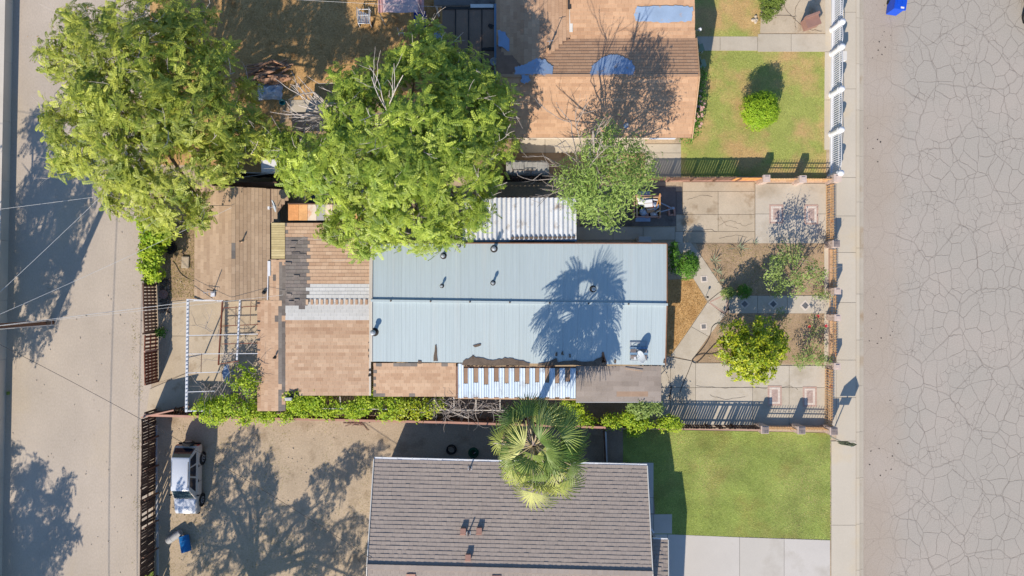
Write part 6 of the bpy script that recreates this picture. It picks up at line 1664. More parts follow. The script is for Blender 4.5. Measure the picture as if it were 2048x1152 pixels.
for s in (-1, 1): MB().lathe(c + M3 @ Vector((s * .3, .34, .15)), [(.04, -.04), (.12, -.03), (.12, .03), (.04, .04)], 14, M=M3 @ Matrix.Rotation(math.pi / 2, 3, 'Y')).build('wheel', 'rubber', t)

# utility trailer filled with rubbish
t = thing('utility_trailer', 'wooden-sided utility trailer parked in the shade beside the north driveway', 'trailer', W(1292, 413))
X0, Y0, X1, Y1 = 1268, 391.5, 1320, 433; z0, z1 = .42, .92
def gz(px, py, z): return W(px, py, z)
MB().bar((W(X0, 0, z0).x, W(0, 412, z0).y, z0), (W(X1, 0, z0).x, W(0, 412, z0).y, z0), 1.2, .06).build('floor', 'weathered_wood', t)
for (p0, p1) in (((X0, Y0), (X1, Y0)), ((X1, Y1), (X0, Y1))):
    for k in range(3):
        z = z0 + .1 + k * .165; a, b = W(*p0, z1), W(*p1, z1); barpiece('side_board', 'pink_wood', t, (a.x + (.08 if a.x < b.x else -.08), a.y, z), (b.x - (.08 if a.x < b.x else -.08), b.y, z), .05, .15)
for k in range(3):
    z = z0 + .1 + k * .165; a, b = W(X1, Y0, z1), W(X1, Y1, z1); barpiece('side_board', 'orange_wood', t, (a.x, a.y, z), (b.x, b.y, z), .06, .15)
    a, b = W(X0 + 6, Y0, z1), W(X0 + 6, Y1, z1); barpiece('side_board', 'tan_wood', t, (a.x, a.y, z), (b.x, b.y, z), .09, .15)
a, b = W(X0, Y0, z1), W(X0 + 1, Y1, z1); MB().bar((a.x, a.y, .70), (b.x, b.y, .70), .05, .55).build('tailgate', 'pink_wood', t)
for (x, y) in ((X0 + 6, Y0), (X1, Y0), (X1, Y1), (X0 + 6, Y1)):
    p = W(x, y, z1); MB().box((p.x, p.y, .68), (.11, .11, .58)).build('stake', 'pink_wood', t)
for sy, y in ((1, 389), (-1, 436)):
    p = W(1288, y, .5); w = MB().lathe((p.x, p.y, .31), [(.16, -.08), (.29, -.08), (.31, 0), (.29, .08), (.16, .08)], 18, M=Matrix.Rotation(math.pi / 2, 3, 'X')).build('wheel', 'rubber', t)
    MB().lathe((p.x, p.y, .31), [(.16, -.06), (.16, .06), (.05, .09)], 12, M=Matrix.Rotation(math.pi / 2, 3, 'X')).build('rim', 'hub_grey', w)
p = W(1286, 438.5, .66); MB().box((p.x, p.y, .655), (.86, .27, .03)).box((p.x - .42, p.y, .56), (.03, .27, .2)).box((p.x + .42, p.y, .56), (.03, .27, .2)).build('fender', 'shingle_blue', t)
p = W(1286, 387, .66); MB().box((p.x, p.y, .655), (.86, .25, .03)).build('fender', 'galvanised', t)
a = W(1345, 417, .4); b1 = W(1320, 405, .45); b2 = W(1320, 424, .45)
MB().bar((b1.x, b1.y, .42), (a.x, a.y, .42), .06, .06).bar((b2.x, b2.y, .42), (a.x, a.y, .36), .06, .06).build('tongue', 'galvanised', t)
MB().lathe((a.x, a.y, 0), [(.05, 0), (.05, .5), (.08, .52), (.08, .6)], 10).build('jack', 'galvanised', t)
# rubbish in it
def junk(name, label, cat, px, py, z, size, rz, m, tiltx=0, tilty=0):
    c = W(px, py, z); M3 = Matrix.Rotation(rz, 3, 'Z') @ Matrix.Rotation(tiltx, 3, 'X') @ Matrix.Rotation(tilty, 3, 'Y')
    t = thing(name, label, cat, (c.x, c.y, z - size[2] / 2)); MB().box(c, size, M=M3).build('body', m, t)
    mb = MB(); mb.box(c + M3 @ Vector((0, 0, size[2] / 2 + .006)), (size[0] * .98, .05, .012), M=M3); mb.build('flap_seam', 'plaster_cream', t)
    return t
junk('carton', 'white carton with a red stripe on top of the trailer load', 'box', 1296, 407, .92, (.5, .42, .3), .1, 'paper_white', .1, -.15)
c = W(1305, 407, 1.1); tag(MB().box((c.x, c.y, 1.06), (.05, .4, .02), .1).build('red_strip', 'red_print'), 'red strip lying over the white carton in the trailer', 'strip')
junk('carton', 'open brown cardboard box in the middle of the trailer load', 'box', 1300, 420, .9, (.44, .28, .28), .2, 'cardboard', -.2, .1)
junk('carton', 'flattened brown carton standing by the east end of the trailer', 'box', 1315, 422, .88, (.3, .06, .2), .5, 'cardboard', .4)
def bag(label, px, py, z, r, m, sq=.7):
    c = W(px, py, z); mb = MB().lathe(c, [(r * .6, -r * sq), (r, -r * sq * .3), (r * .95, r * sq * .2), (r * .5, r * sq * .7), (r * .12, r * sq * .8), (r * .2, r * sq)], 12)
    mb.v = [tuple(Vector(p) + Vector((noise.noise(Vector(p) * 6), noise.noise(Vector(p) * 6 + Vector((9, 0, 0))), noise.noise(Vector(p) * 6 + Vector((0, 9, 0))))) * r * .5) for p in mb.v]
    t = thing('rubbish_bag', label, 'bag', (c.x, c.y, z - r * sq)); mb.build('sack', m, t)
    MB().lathe(c + Vector((0, 0, r * sq * .95)), [(r * .12, 0), (r * .28, .06), (r * .1, .08)], 8).build('knot', m, t)
bag('crumpled white bag in the west corner of the trailer', 1281, 402, .82, .27, 'paper_white'); bag('clear pale bag at the east side of the trailer load', 1308, 412, .84, .26, 'clear_bag')
bag('blue-grey bag at the front edge of the trailer load', 1288, 424, .78, .24, 'clear_bag'); bag('dark maroon sack low at the front of the trailer load', 1293, 430, .7, .18, 'plum_fabric'); bag('pale bag slumped in the south-east corner of the trailer', 1308, 429, .74, .2, 'paper_white')
for k, (x, y, L, rz, m, lab) in enumerate(((1300,395,1.0,.03,'tan_wood','tan lath along the north side of the trailer load'),(1303,399,.8,-.1,'paper_white','white batten on the trailer load'),(1316,402,.9,1.3,'orange_wood','orange board against the east end of the trailer'))):
    c = W(x, y, .96); tag(MB().box(c, (L, .07, .05), rz).build('plank', m), lab, 'plank')
t = thing('wooden_block', 'square wooden frame block in front of the trailer tongue', 'block', W(1342, 423)); c = W(1342, 423)
for dx, dy, sx, sy in ((-.16, 0, .1, .52), (.16, 0, .1, .52), (0, .21, .215, .1), (0, -.21, .215, .1)): MB().box((c.x + dx, c.y + dy, .1), (sx, sy, .2), .12).build('block_side', 'pink_wood', t)

# covered vehicle behind the dark fence
t = thing('covered_vehicle', 'small vehicle under a wrinkled grey tarpaulin on the passage behind the dark fence', 'vehicle', W(1054, 341)); c = W(1054, 341)
def rg(hw, z): return [(-hw, .12), (hw, .12), (hw * 1.0, z * .6), (hw * .92, z * .9), (hw * .7, z), (-hw * .7, z), (-hw * .92, z * .9), (-hw, z * .6)]
N_ = 26; sec = []
for i in range(N_):
    y = -1.25 + 2.5 * i / (N_ - 1); e = min(1, (1.25 - abs(y)) / .25); hw = .40 + .07 * (e ** .5); z = .82 + .10 * (e ** .5) + (.08 if y > .2 else 0); sec.append((y, (hw, z)))
vs, fs = loft(sec, rg)
q = []
for v in vs:
    k = noise.noise(Vector((v.x * 3, v.y * 6, v.z * 2))) * .05; q.append((c.x - v.y + k, c.y + v.x + k, v.z + k))
MB().add(q, fs).build('tarpaulin', 'tarp_cover', t)
mb = MB(); zc = 1.02
for (p0, p1) in (((1025,340),(1070,340)), ((1025,336),(1025,352)), ((1062,338),(1062,350))): mb.tube([W(*p0, zc), W(*p1, zc)], .018, 5)
mb.tube([W(1045,352,zc), W(1050,347,zc), W(1058,346,zc)], .015, 5); mb.build('tie_cord', 'tar_stain', t)
for x in (1030, 1080):
    for y in (336, 350): p = W(x, y); MB().lathe((p.x, p.y, .2), [(.08, -.06), (.2, -.06), (.2, .06), (.08, .06)], 12, M=Matrix.Rotation(math.pi / 2, 3, 'X')).build('wheel', 'rubber', t)

# utility pole with its crossarm and transformer
pb_ = W(103, 645); t = thing('utility_pole', 'brown wooden utility pole at the alley, leaning out of the left edge', 'utility pole', pb_)
P8 = Vector((pb_.x + .35, pb_.y + .02, 8.6))
MB().tube([pb_ - Vector((0, 0, .2)), pb_.lerp(P8, .3), pb_.lerp(P8, .65), P8], [.19, .175, .15, .12], 12).build('pole', 'pole_wood', t)
MB().box(P8 - Vector((0, 0, .5)), (1.9, .1, .12)).build('crossarm', 'weathered_wood', t)
for x in (-.85, -.3, .3, .85): MB().lathe(P8 + Vector((x, 0, -.44)), [(.03, 0), (.06, .05), (.05, .1), (.06, .15), (.02, .18)], 8).build('insulator', 'tank_grey', t)
MB().lathe(P8 + Vector((.38, -.1, -2.6)), [(.2, 0), (.23, .05), (.23, .75), (.2, .8), (.05, .85)], 14).build('transformer', 'tank_grey', t)
MB().tube([pb_ + Vector((.13, -.13, 0)), pb_.lerp(P8, .5) + Vector((.1, -.12, 0)), pb_.lerp(P8, .75) + Vector((.1, -.1, 0))], .035, 6).build('conduit', 'wire', t)
MB().lathe(pb_ + Vector((0, 0, .25)), [(.215, 0), (.215, .08)], 12).lathe(pb_ + Vector((0, 0, .9)), [(.205, 0), (.205, .06)], 12).build('band', 'galvanised', t)
MB().box(pb_ + Vector((.2, .02, .6)), (.1, .16, .35)).build('meter_box', 'tar_stain', t)
def spline(pts, n=10):
    pts = [Vector(p) for p in pts]; out = []
    for i in range(len(pts) - 1):
        p0, p1, p2, p3 = pts[max(0, i - 1)], pts[i], pts[i + 1], pts[min(len(pts) - 1, i + 2)]
        for k in range(n):
            u = k / n; out.append(.5 * ((2 * p1) + (p2 - p0) * u + (2 * p0 - 5 * p1 + 4 * p2 - p3) * u * u + (3 * p1 - p0 - 3 * p2 + p3) * u ** 3))
    return out + [pts[-1]]
def wire(label, a, b, sag, r=.010, m='wire'):
    a, b = Vector(a), Vector(b); pts = [a.lerp(b, k / 24) - Vector((0, 0, sag * 4 * (k / 24) * (1 - k / 24))) for k in range(25)]
    tag(MB().tube(pts, r, 5).build('overhead_wire', m), label, 'wire', 'overhead wires across the alley')
PT = lambda z: pb_.lerp(P8, z / 8.6)
wire('thin pale wire running from the utility pole into the crown of the leftmost big tree', PT(7.2), W(315, 283, 5.0), .12)
wire('thin pale wire running from the utility pole to the roof of the gabled shed', PT(6.8), W(463, 415, 2.9), .35)
wire('thin wire reaching the black screen fence behind the gabled shed', W(-420, 470, 6.4), W(545, 346, 1.6), .3)
wire('bright service wire from the utility pole to the antenna corner of the gabled shed', PT(6.0), W(431, 597, 2.45), .25, .015)
wire('faint wire from the utility pole over the patio to the brown addition', PT(5.6), W(566, 590, 2.65), .5, .008)
wire('thin dark wire from the utility pole over the alley to the tile-roofed house', PT(6.6), W(742, 1118, 3.55), .9, .012, 'dark_wire')
wire('thin wire across the top edge of the dry yard', W(300, -20, 4.5), W(885, 14, 2.7), .15, .008)
# street wires along the alley, high up and out of the frame; their shade falls on the paving
for i, (x, z) in enumerate(((-.85, 8.3), (.85, 8.3))):
    a = P8 + Vector((x, 40, -.25)); b = P8 + Vector((x, 0, -.25)); c = P8 + Vector((x - .4, -40, -.25))
    pts = [a.lerp(b, k / 20) - Vector((0, 0, .9 * 4 * (k / 20) * (1 - k / 20))) for k in range(21)] + [b.lerp(c, k / 20) - Vector((0, 0, .9 * 4 * (k / 20) * (1 - k / 20))) for k in range(1, 21)]
    tag(MB().tube(pts, .02, 5).build('power_line', 'dark_wire'), 'power line along the alley on the %s end of the crossarm' % ('west', 'east')[i], 'wire')

# school crossing sign by the drive
c = W(1661, 873); t = thing('crossing_sign', 'pentagonal school crossing sign with a plaque below, on a thin post by the sidewalk', 'road sign', c)
MB().bar((c.x, c.y, -.05), (c.x, c.y, 2.62), .05, .05).build('post', 'galvanised', t)
def flat(pts, y0, y1):
    n = len(pts); vs = [(c.x + x, c.y + y0, z) for x, z in pts] + [(c.x + x, c.y + y1, z) for x, z in pts]
    return MB().add(vs, [tuple(range(n)), tuple(range(2 * n - 1, n - 1, -1))] + [(i, (i + 1) % n, n + (i + 1) % n, n + i) for i in range(n)])
pent = [(-.45, 1.82), (.45, 1.82), (.45, 2.27), (0, 2.72), (-.45, 2.27)]
pl = flat(pent, .032, .04).build('sign_plate', 'sign_yellow', t); flat(pent, .028, .0315).build('plate_back', 'sign_back', t)
for i in range(5):
    a, b = pent[i], pent[(i + 1) % 5]; s = .93; k = (0, 2.2)
    a = (k[0] + (a[0] - k[0]) * s, k[1] + (a[1] - k[1]) * s); b = (k[0] + (b[0] - k[0]) * s, k[1] + (b[1] - k[1]) * s)
    MB().bar((c.x + a[0], c.y + .043, a[1]), (c.x + b[0], c.y + .043, b[1]), .006, .03).build('border', 'sign_black', pl)
for sx, hs in ((-.14, 1.0), (.14, .88)):   # two walking figures
    fx, fz = sx, 1.90; mb = MB()
    def bb(p, q, w): mb.bar((c.x + fx + p[0] * hs, c.y + .043, fz + p[1] * hs), (c.x + fx + q[0] * hs, c.y + .043, fz + q[1] * hs), .006, w)
    bb((0, .2), (.01, .42), .1); bb((0, .2), (-.09, 0), .05); bb((0, .2), (.09, .0), .05); bb((0, .4), (-.1, .27), .035); bb((0, .4), (.1, .3), .035)
    mb.lathe((c.x + fx + .01, c.y + .045, fz + .5 * hs), [(.055 * hs, -.003), (.055 * hs, .003)], 12, M=Matrix.Rotation(math.pi / 2, 3, 'X')); mb.build('walking_figure', 'sign_black', pl)
pq = [(-.31, 1.42), (.31, 1.42), (.31, 1.76), (-.31, 1.76)]
p2 = flat(pq, .032, .04).build('plaque', 'sign_yellow', t); flat(pq, .028, .0315).build('plaque_back', 'sign_back', t)
for i in range(4):
    a, b = pq[i], pq[(i + 1) % 4]; MB().bar((c.x + a[0] * .92, c.y + .043, 1.59 + (a[1] - 1.59) * .86), (c.x + b[0] * .92, c.y + .043, 1.59 + (b[1] - 1.59) * .86), .006, .02).build('border', 'sign_black', p2)
MB().bar((c.x - .2, c.y + .043, 1.52), (c.x + .16, c.y + .043, 1.66), .006, .045).build('arrow', 'sign_black', p2)

# dishes and aerials
def dish(label, foot, centre, r, face, thick=.03, arm=True, sq=1.0):
    foot, centre, face = Vector(foot), Vector(centre), Vector(face).normalized()
    t = thing('satellite_dish', label, 'satellite dish', foot)
    MB().tube([foot, Vector((foot.x, foot.y, centre.z - .1)), centre - face * .08], .03, 8).build('mast', 'galvanised', t)
    q = face.to_track_quat('Z', 'Y').to_matrix()
    d = MB().lathe(centre, [(.02, -.06), (r * .5, -.04), (r * .85, .0), (r, .05), (r * .98, .06), (r * .83, .012), (r * .5, -.025), (.02, -.045)], 24, M=q)
    d.build('reflector', 'dish', t, smooth=True)
    if arm:
        e = centre + face * r * 1.1 - Vector((0, 0, r * .55)); MB().tube([centre - Vector((0, 0, r * .8)), e], .015, 6).build('feed_arm', 'dish', t); MB().box(e, (.1, .16, .09)).build('receiver', 'paper_white', t)
    return t
f = W(1277, 702, 2.68)
t = dish('white satellite dish on a square ballast frame near the south edge of the metal roof', f, f + Vector((.08, -.28, .55)), .38, (-.9, -.2, .42))
for dx in (-.45, 0, .45): MB().box(f + Vector((dx, 0, .02)), (.06, 1.0, .05)).build('frame_bar', 'galvanised', t)
for dy in (-.5, -.14, .16, .5): MB().box(f + Vector((0, dy, .06)), (1.0, .12 if abs(dy) < .3 else .05, .04)).build('frame_bar', 'ridge_metal' if abs(dy) < .3 else 'galvanised', t)
for dx in (-.3, .3):
    for dy in (-.33, .02): MB().box(f + Vector((dx, dy, .05)), (.3, .2, .1)).build('ballast_block', 'cap_tile', t)
MB().bar(f + Vector((-.35, .25, .1)), f + Vector((0, 0, .5)), .03, .03).build('strut', 'galvanised', t)
f = W(553, 416, 2.3); dish('white satellite dish with a side arm at the north end of the gabled shed roof', f, f + Vector((.12, .05, .65)), .36, (-.88, -.3, .4)); 
f = W(428, 582, 2.45); t = thing('roof_aerial', 'small aerial with a white box at the corner of the gabled shed', 'aerial', f)
MB().tube([f, f + Vector((.05, .1, 1.0))], .025, 6).build('mast', 'tar', t); MB().box(f + Vector((.0, -.2, .12)), (.22, .24, .14)).build('box', 'paper_white', t); MB().bar(f + Vector((-.5, -.1, .25)), f + Vector((.3, 0, .3)), .02, .02).build('boom', 'galvanised', t)
for k in range(4): MB().bar(f + Vector((-.45 + k * .2, -.25, .26)), f + Vector((-.45 + k * .2, .05, .26)), .012, .012).build('element', 'galvanised', t)
f = W(988, 130, 2.52); dish('small pale blue round dish on the edge of the flat roof wing', f, f + Vector((0, .08, .35)), .22, (.15, -.2, .95), arm=False)
f = W(1097, 98, 3.3); t = thing('roof_mast', 'thin aerial mast on the north slope of the brown roof', 'aerial', f); MB().tube([f, f + Vector((0, 0, 1.2))], .02, 6).build('mast', 'galvanised', t); MB().bar(f + Vector((-.15, 0, 1.15)), f + Vector((.2, .05, 1.15)), .02, .02).build('boom', 'galvanised', t); MB().lathe(f, [(.1, 0), (.08, .05), (.02, .08)], 10).build('foot', 'tar', t)
f = W(1392, 61, 2.4); t = thing('flood_light', 'white wall lamp at the east end of the brown house', 'lamp', f); MB().tube([f, f + Vector((.18, .05, .08))], .02, 6).build('arm', 'galvanised', t); MB().lathe(f + Vector((.22, .06, .05)), [(.09, -.1), (.1, 0), (.05, .09), (.02, .1)], 12).build('lamp_head', 'white_paint', t)

# things in the north yard
t = thing('wood_pile', 'heap of old boards and logs in the shade of the dry yard', 'wood pile', W(537, 150))
for k in range(46):
    c = W(R.uniform(508, 566), R.uniform(128, 168)); L = R.uniform(.5, 1.7); a = R.gauss(.15, .5); zz = .08 + .45 * R.random() * max(0, 1 - abs(c.x - W(537, 0).x) / 1.1)
    d = Vector((math.cos(a), math.sin(a), R.uniform(-.12, .12))); p = Vector((c.x, c.y, zz + .04))
    if R.random() < .5: MB().tube([p - d * L / 2, p + d * L / 2], R.uniform(.035, .07), 6).build('log', 'firewood', t, color=R.random())
    else: barpiece('board', 'firewood', t, p - d * L / 2, p + d * L / 2, R.uniform(.08, .16), .03)
def crumple(name, label, cat, px, py, rx, ry, h, m, n=14):
    c = W(px, py); vs = []; fs = []
    for j in range(n + 1):
        for i in range(n + 1):
            u, v = i / n * 2 - 1, j / n * 2 - 1; e = max(0, 1 - max(abs(u), abs(v)) ** 4)
            nz = noise.noise(Vector((px * .1 + u * 2.6, v * 2.6, 1.7)))
            vs.append((c.x + u * rx * (1 + .12 * nz), c.y + v * ry * (1 + .15 * noise.noise(Vector((v * 2, u * 2, 5)))), .04 + e * h * (.55 + .6 * nz)))
    for j in range(n):
        for i in range(n): a = j * (n + 1) + i; fs.append((a, a + 1, a + n + 2, a + n + 1))
    return tag(MB().add(vs, fs).build(name, m), label, cat)
crumple('tarpaulin', 'crumpled pale grey sheet below the heap of old boards', 'tarpaulin', 540, 183, .75, .5, .5, 'clear_bag')
crumple('black_sheet', 'black plastic sheet between the boards and the pale grey sheet', 'tarpaulin', 533, 158, .5, .3, .6, 'black_tarp')
t = thing('bucket', 'small teal bucket by the pale sheet in the dry yard', 'bucket', W(567, 207)); MB().lathe(W(567, 207), [(.11, 0), (.15, .3), (.17, .31), (.155, .3), (.12, .03)], 14).build('body', 'teal_plastic', t); MB().tube([W(567, 207) + Vector((.15, 0, .3)), W(567, 207) + Vector((.1, .12, .36)), W(567, 207) + Vector((-.15, .02, .3))], .008, 4).build('handle', 'wire', t)
t = thing('metal_cart', 'silver metal frame cart standing on the dry yard', 'cart', W(732, 40)); c = W(732, 40)
for k in range(5): MB().box(c + Vector((-.3 + k * .13, -.02 * k, .45)), (.10, .75 - .05 * k, .02), .08).build('seat_slat', 'galvanised', t)
for sx in (-.36, .34):
    MB().tube([c + Vector((sx, -.42, 0)), c + Vector((sx, -.38, .5)), c + Vector((sx, .42, .52)), c + Vector((sx, .46, 0))], .022, 6).build('frame', 'steel_white', t)
    MB().tube([c + Vector((sx, -.3, .5)), c + Vector((sx, -.1, .85)), c + Vector((sx, .42, .85)), c + Vector((sx, .46, .5))], .02, 6).build('arm_rail', 'galvanised', t)
for y in (-.4, .1, .44): MB().tube([c + Vector((-.36, y, .5)), c + Vector((.34, y, .5))], .02, 6).build('cross_rail', 'steel_white', t)
for sx in (-.4, .4): MB().lathe(c + Vector((sx, -.3, .16)), [(.05, -.03), (.16, -.02), (.16, .02), (.05, .03)], 14, M=Matrix.Rotation(math.pi / 2, 3, 'Y')).build('wheel', 'rubber', t)
t = thing('fabric_canopy', 'faded pink fabric canopy at the top edge over the dry yard', 'canopy', W(800, 0))
def cloth(name, x0, x1, m):
    n = 10; vs = []; fs = []
    for j in range(n + 1):
        for i in range(n + 1):
            u, v = i / n, j / n; p = W(x0 + (x1 - x0) * u, 25 - 70 * v, 2.1); vs.append((p.x, p.y, 2.1 + .06 * math.sin(u * 9 + v * 3) * (1 - abs(2 * u - 1)) + .04 * noise.noise(Vector((u * 4, v * 4, 0)))))
    for j in range(n):
        for i in range(n): a = j * (n + 1) + i; fs.append((a, a + 1, a + n + 2, a + n + 1))
    MB().add(vs, fs).build(name, m, t)
cloth('canopy_cloth', 766, 836, 'purple_fabric'); cloth('canopy_cloth', 756, 766, 'plum_fabric'); cloth('canopy_cloth', 836, 848, 'plum_fabric')
for x in (758, 845):
    p = W(x, 24, 2.1); MB().tube([(p.x, p.y, 0), (p.x, p.y, 2.1)], .03, 6).build('leg', 'galvanised', t); p = W(x, -44, 2.1); MB().tube([(p.x, p.y, 0), (p.x, p.y, 2.1)], .03, 6).build('leg', 'galvanised', t)
t = thing('storage_bin', 'dark blue lidded storage bin under the edge of the largest tree', 'bin', W(842, 47)); c = W(843, 48); MB().box(c + Vector((0, 0, .4)), (.62, .8, .8)).build('body', 'navy_bin', t); MB().box(c + Vector((0, 0, .83)), (.68, .86, .06)).build('lid', 'navy_bin', t); MB().box(c + Vector((0, -.45, .7)), (.3, .04, .05)).build('handle', 'black_plastic', t)
t = thing('clothes_rack', 'thin white metal rack standing in front of the dark blue storage bin', 'rack', W(812, 66))
for x in (799, 808, 824): p = W(x, 66); MB().tube([(p.x, p.y - .2, 0), (p.x, p.y, .9), (p.x, p.y + .2, 0)], .015, 5).build('leg', 'steel_white', t)
MB().tube([W(797, 66, .9), W(826, 66, .9)], .015, 5).build('bar', 'steel_white', t)
t = thing('storage_cabinet', 'white metal cabinet showing between the two big trees', 'cabinet', W(550, 336)); c = W(550, 333, 1.4); MB().box((c.x, c.y, .7), (1.5, .75, 1.4)).build('body', 'white_paint', t)
for dx in (-.37, .37): MB().box((c.x + dx, c.y - .385, .7), (.7, .02, 1.25)).build('door', 'white_wall', t)
MB().box((c.x, c.y, 1.415), (1.56, .8, .03)).build('top', 'white_paint', t)
t = thing('metal_sheet_stack', 'pale metal sheet propped under the largest tree by the lean-to', 'sheet', W(705, 368)); slab3([W(682,392,1.6), W(735,392,1.6), W(735,350,1.75), W(682,350,1.75)], .03).build('sheet', 'corrugated_white', t, color=.5)
for x in (685, 732): p = W(x, 371, 1.6); MB().bar((p.x, p.y, 0), (p.x, p.y, 1.62), .05, .05).build('prop', 'galvanised', t)

# top right pads
t = thing('box_seat', 'pink-brown upholstered box seat on the cracked pad', 'seat', W(1618, 46)); c = W(1616, 50); rz = .35
MB().box(c + Vector((0, 0, .28)), (.8, .58, .56), rz).build('base', 'sofa', t); MB().box(c + Vector((0, 0, .62)), (.86, .64, .12), rz).build('cushion', 'sofa', t); MB().box(c + Matrix.Rotation(rz, 3, 'Z') @ Vector((0, .28, .8)), (.84, .12, .3), rz).build('backrest', 'sofa', t)
t = thing('stone_planter', 'little heap of white stones at the corner of the verge lawn', 'stones', W(1508, 40))
for k in range(9): MB().lathe(W(1504 + R.uniform(0, 9), 33 + R.uniform(0, 12)) + Vector((0, 0, .0)), [(.05, 0), (.1, .04), (.07, .1), (.02, .12)], 7).build('stone', 'stone', t, color=R.random())
for i, (x, y, lab) in enumerate(((1396, 101, 'pale green chair against the house wall by the front walk'), (1400, 132, 'pale green chair against the house wall by the flowering shrubs'))):
    t = thing('garden_chair', lab, 'chair', W(x, y), 'pale green garden chairs'); c = W(x, y)
    MB().box(c + Vector((0, 0, .42)), (.46, .44, .04), .3).build('seat', 'leaf_agave', t, color=.4); MB().box(c + Vector((-.2, .06, .68)), (.05, .44, .5), .3).build('backrest', 'leaf_agave', t, color=.4)
    for dx in (-.18, .18):
        for dy in (-.18, .18): MB().box(c + Vector((dx, dy, .2)), (.04, .04, .4)).build('leg', 'white_paint', t)

# shed yard
t = thing('old_tyre', 'black car tyre lying behind the bright hedge bush', 'tyre', W(343, 496)); MB().torus(W(343, 496) + Vector((0, 0, .11)), .26, .11, 24, 8).build('tread', 'rubber', t, smooth=True); MB().torus(W(343, 496) + Vector((0, 0, .12)), .19, .07, 20, 6).build('sidewall', 'black_plastic', t)
t = thing('concrete_block', 'pale concrete paving block on the shed yard', 'block', W(372, 525)); MB().box(W(372, 525) + Vector((0, 0, .06)), (.42, .68, .12), -.03).build('slab', 'concrete', t); MB().box(W(372, 525) + Vector((0, 0, .126)), (.34, .6, .012), -.03).build('worn_top', 'old_concrete', t)
t = thing('round_lid', 'round red-brown lid lying among rubble by the alley gate', 'lid', W(329, 588)); MB().lathe(W(329, 588), [(.26, .1), (.27, .14), (.25, .16), (.02, .17)], 20).build('disc', 'sofa', t); MB().lathe(W(329, 588), [(.06, .17), (.05, .2), (.01, .2)], 10).build('knob', 'sofa', t)
mb = MB()
for k in range(150):
    x, y = R.uniform(320, 340), R.uniform(560, 625); s = R.uniform(.04, .14); mb.box(W(x, y) + Vector((0, 0, s * .4)), (s * R.uniform(.7, 1.6), s, s * .8), R.uniform(0, 3))
tag(mb.build('rubble', 'rubble'), kind='stuff')
def hose(label, pts, r, m, name='garden_hose', closed=False):
    tag(MB().tube(spline(pts, 8), r, 6).build(name, m), label, 'hose')
hose('dark hose snaking across the shed yard towards the shed wall', [W(345,522,.03), W(352,530,.03), W(360,545,.03), W(372,555,.03), W(388,562,.03), W(400,567,.5)], .018, 'dark_wire')
hose('long dark garden hose looping beside the citrus tree and over the south driveway', [W(x, y, .055) for x, y in ((1455,655),(1443,648),(1433,647),(1424,655),(1420,672),(1410,690),(1398,705),(1388,715),(1384,722),(1392,726),(1402,718),(1414,705),(1428,690),(1440,680))], .018, 'dark_wire')
hose('thin dark hose lying straight across the south driveway', [W(x, y, .05) for x, y in ((1450,700),(1425,708),(1405,708),(1390,714),(1384,724),(1376,745),(1366,768),(1360,785))], .016, 'dark_wire')
t = thing('hose_coil', 'coil of black hose on the shaded dirt beside the tile-roofed house', 'hose', W(903, 898))
for k in range(5): MB().torus(W(903 + R.uniform(-1.5, 1.5), 898 + R.uniform(-1.5, 1.5)) + Vector((0, 0, .04 + k * .035)), .26 + R.uniform(-.03, .03), .022, 24, 5).build('loop', 'rubber', t)
t = thing('hose_reel', 'green hose reel on the shaded dirt near the palm', 'hose reel', W(947, 905)); c = W(947, 905)
MB().lathe(c, [(.30, .02), (.32, .05), (.30, .07), (.05, .08)], 22).build('drum_side', 'green_plastic', t)
for k in range(4): MB().torus(c + Vector((0, 0, .10 + k * .035)), .22 + .02 * (k % 2), .022, 22, 5).build('hose_loop', 'green_plastic', t)
MB().lathe(c, [(.08, .08), (.06, .34), (.02, .36)], 12).build('hub', 'black_plastic', t); MB().bar(c + Vector((0, 0, .34)), c + Vector((.14, .1, .36)), .03, .03).build('crank', 'galvanised', t)
# by the house walls
t = thing('utility_box', 'pale grey utility box against the north wall of the metal-roofed house', 'box', W(1291, 484)); c = W(1290, 479, .9); MB().box((c.x, c.y, .45), (.72, .3, .9)).build('body', 'stucco_grey', t); MB().box((c.x, c.y + .16, .5), (.6, .02, .7)).build('door', 'white_wall', t)
t = thing('wall_vent_box', 'small white louvred box poking out of the vine at the addition corner', 'vent', W(577, 800, 2.4)); c = W(577, 798, 2.55); MB().box(c, (.36, .16, .16)).build('body', 'white_paint', t)
for k in range(4): MB().box(c + Vector((-.12 + k * .08, 0, .085)), (.05, .13, .012)).build('louvre', 'stucco_grey', t)
MB().box(c + Vector((.25, .25, -.12)), (.5, .4, .1), .3).build('bracket', 'tar', t)
t = thing('patio_boat', 'white curved table edge showing beside the pergola vine', 'table', W(453, 752)); c = W(455, 748, .8)
q = [(c.x + .32 * math.cos(a) * (1 if math.cos(a) < 0 else .35), c.y + .55 * math.sin(a)) for a in [k * math.pi / 10 for k in range(20)]]
MB().prism(q, .72, .76).build('tabletop', 'shingle_blue', t); MB().lathe((c.x, c.y, 0), [(.25, 0), (.05, .05), (.05, .72)], 12).build('pedestal', 'galvanised', t)
for (x, y, lab) in ((1411, 594, 'small dark garden light at the junction of the path arms'), (1452, 618, 'small dark garden light south of the path stem')):
    t = thing('garden_light', lab, 'lamp', W(x, y), 'path lights'); c = W(x, y); MB().tube([c, c + Vector((0, 0, .4))], .015, 6).build('stake', 'black_plastic', t); MB().lathe(c + Vector((0, 0, .4)), [(.04, 0), (.07, .03), (.07, .08), (.02, .12)], 10).build('lamp_head', 'black_plastic', t)
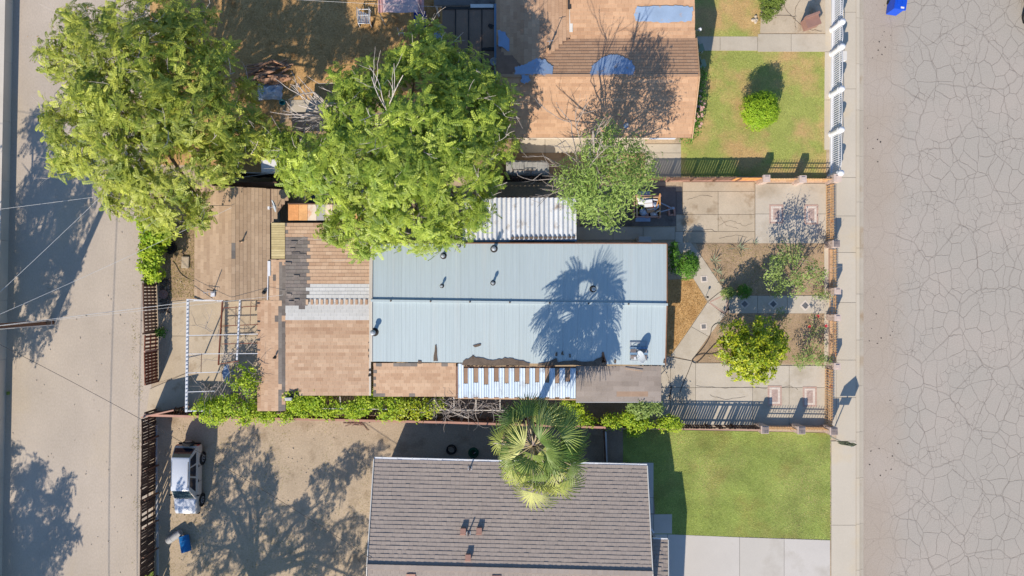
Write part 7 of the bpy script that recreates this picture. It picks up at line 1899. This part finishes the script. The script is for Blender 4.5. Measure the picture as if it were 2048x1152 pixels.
for (a, b, lab) in (((895,820,1.8),(936,836,1.5),'pale pole lying across the dead vine'), ((1338,800,.05),(1344,772,.05),'thin dark bar lying at the west end of the south driveway')):
    tag(MB().tube([W(*a), W(*b)], .03, 6).build('pole', 'plaster_cream' if a[0] < 1000 else 'dark_wire'), lab, 'pole')
mb = MB()
for k in range(18): c = W(R.uniform(700, 732), R.uniform(838, 852)); a = R.gauss(.1, .6); d = Vector((math.cos(a), math.sin(a), 0)) * R.uniform(.2, .5); mb.tube([c - d + Vector((0, 0, .02)), c + Vector((0, 0, .05)), c + d + Vector((0, 0, .02))], .012, 4)
tag(mb.build('dry_twigs', 'sofa'), kind='stuff')
# scraps on the alley
for (x, y, m, s, lab) in ((12, 242, 'blue_plastic', .2, 'blue plastic crate in the shade of the alley wall'), (12, 786, 'leaf_rose', .12, 'pale scrap at the left edge of the alley')):
    t = thing('scrap', lab, 'litter', W(x + 6, y)); MB().box(W(x + 6, y) + Vector((0, 0, s / 2)), (s, s * 1.5, s)).build('body', m, t); MB().box(W(x + 6, y) + Vector((0, 0, s)), (s * 1.1, s * 1.6, .02)).build('rim', m, t)
# gravel specks and litter nobody could count
mb = MB()
for k in range(420):
    if k < 160: x, y = R.uniform(20, 285), R.uniform(0, 1150)
    elif k < 300: x, y = R.uniform(345, 740), R.uniform(845, 1150)
    elif k < 370: x, y = R.uniform(1400, 1640), R.choice((R.uniform(495, 585), R.uniform(635, 720)))
    else: x, y = R.uniform(330, 390), R.uniform(430, 590)
    s = R.uniform(.02, .06); mb.box(W(x, y) + Vector((0, 0, .01 + s * .3)), (s, s * R.uniform(.5, 1.2), s * .6), R.uniform(0, 3))
tag(mb.build('pebbles', 'stone'), kind='stuff')

mb = MB()
for k in range(44):
    x = R.gauss(1765, 14) if k < 52 else R.uniform(1740, 2040); y = R.choice((R.uniform(50, 120), R.uniform(240, 330), R.uniform(620, 700), R.uniform(880, 960), R.uniform(0, 1150))); c = W(x, y); r = R.uniform(.012, .05)
    q = [(c.x + r * R.uniform(.5, 1.3) * math.cos(a), c.y + r * R.uniform(.5, 1.3) * math.sin(a)) for a in [i * math.pi / 3.5 for i in range(7)]]
    mb.prism(q, -.128, -.126)
tag(mb.build('oil_spots', 'tar'), kind='stuff')
mb = MB()
for k in range(260):
    b = R.choice(T1 + T2); c = W(b[0] + R.uniform(-60, 60), b[1] + R.uniform(-60, 60)); r = R.uniform(.04, .1); a = R.uniform(0, 6.28); d = Vector((math.cos(a), math.sin(a), 0)); s_ = Vector((-d.y, d.x, 0)); p = Vector((c.x, c.y, .035))
    mb.add([p - d * r, p + s_ * r * .4, p + d * r + Vector((0, 0, .02)), p - s_ * r * .4], [(0, 3, 2, 1)])
tag(mb.build('fallen_leaves', 'straw'), kind='stuff')
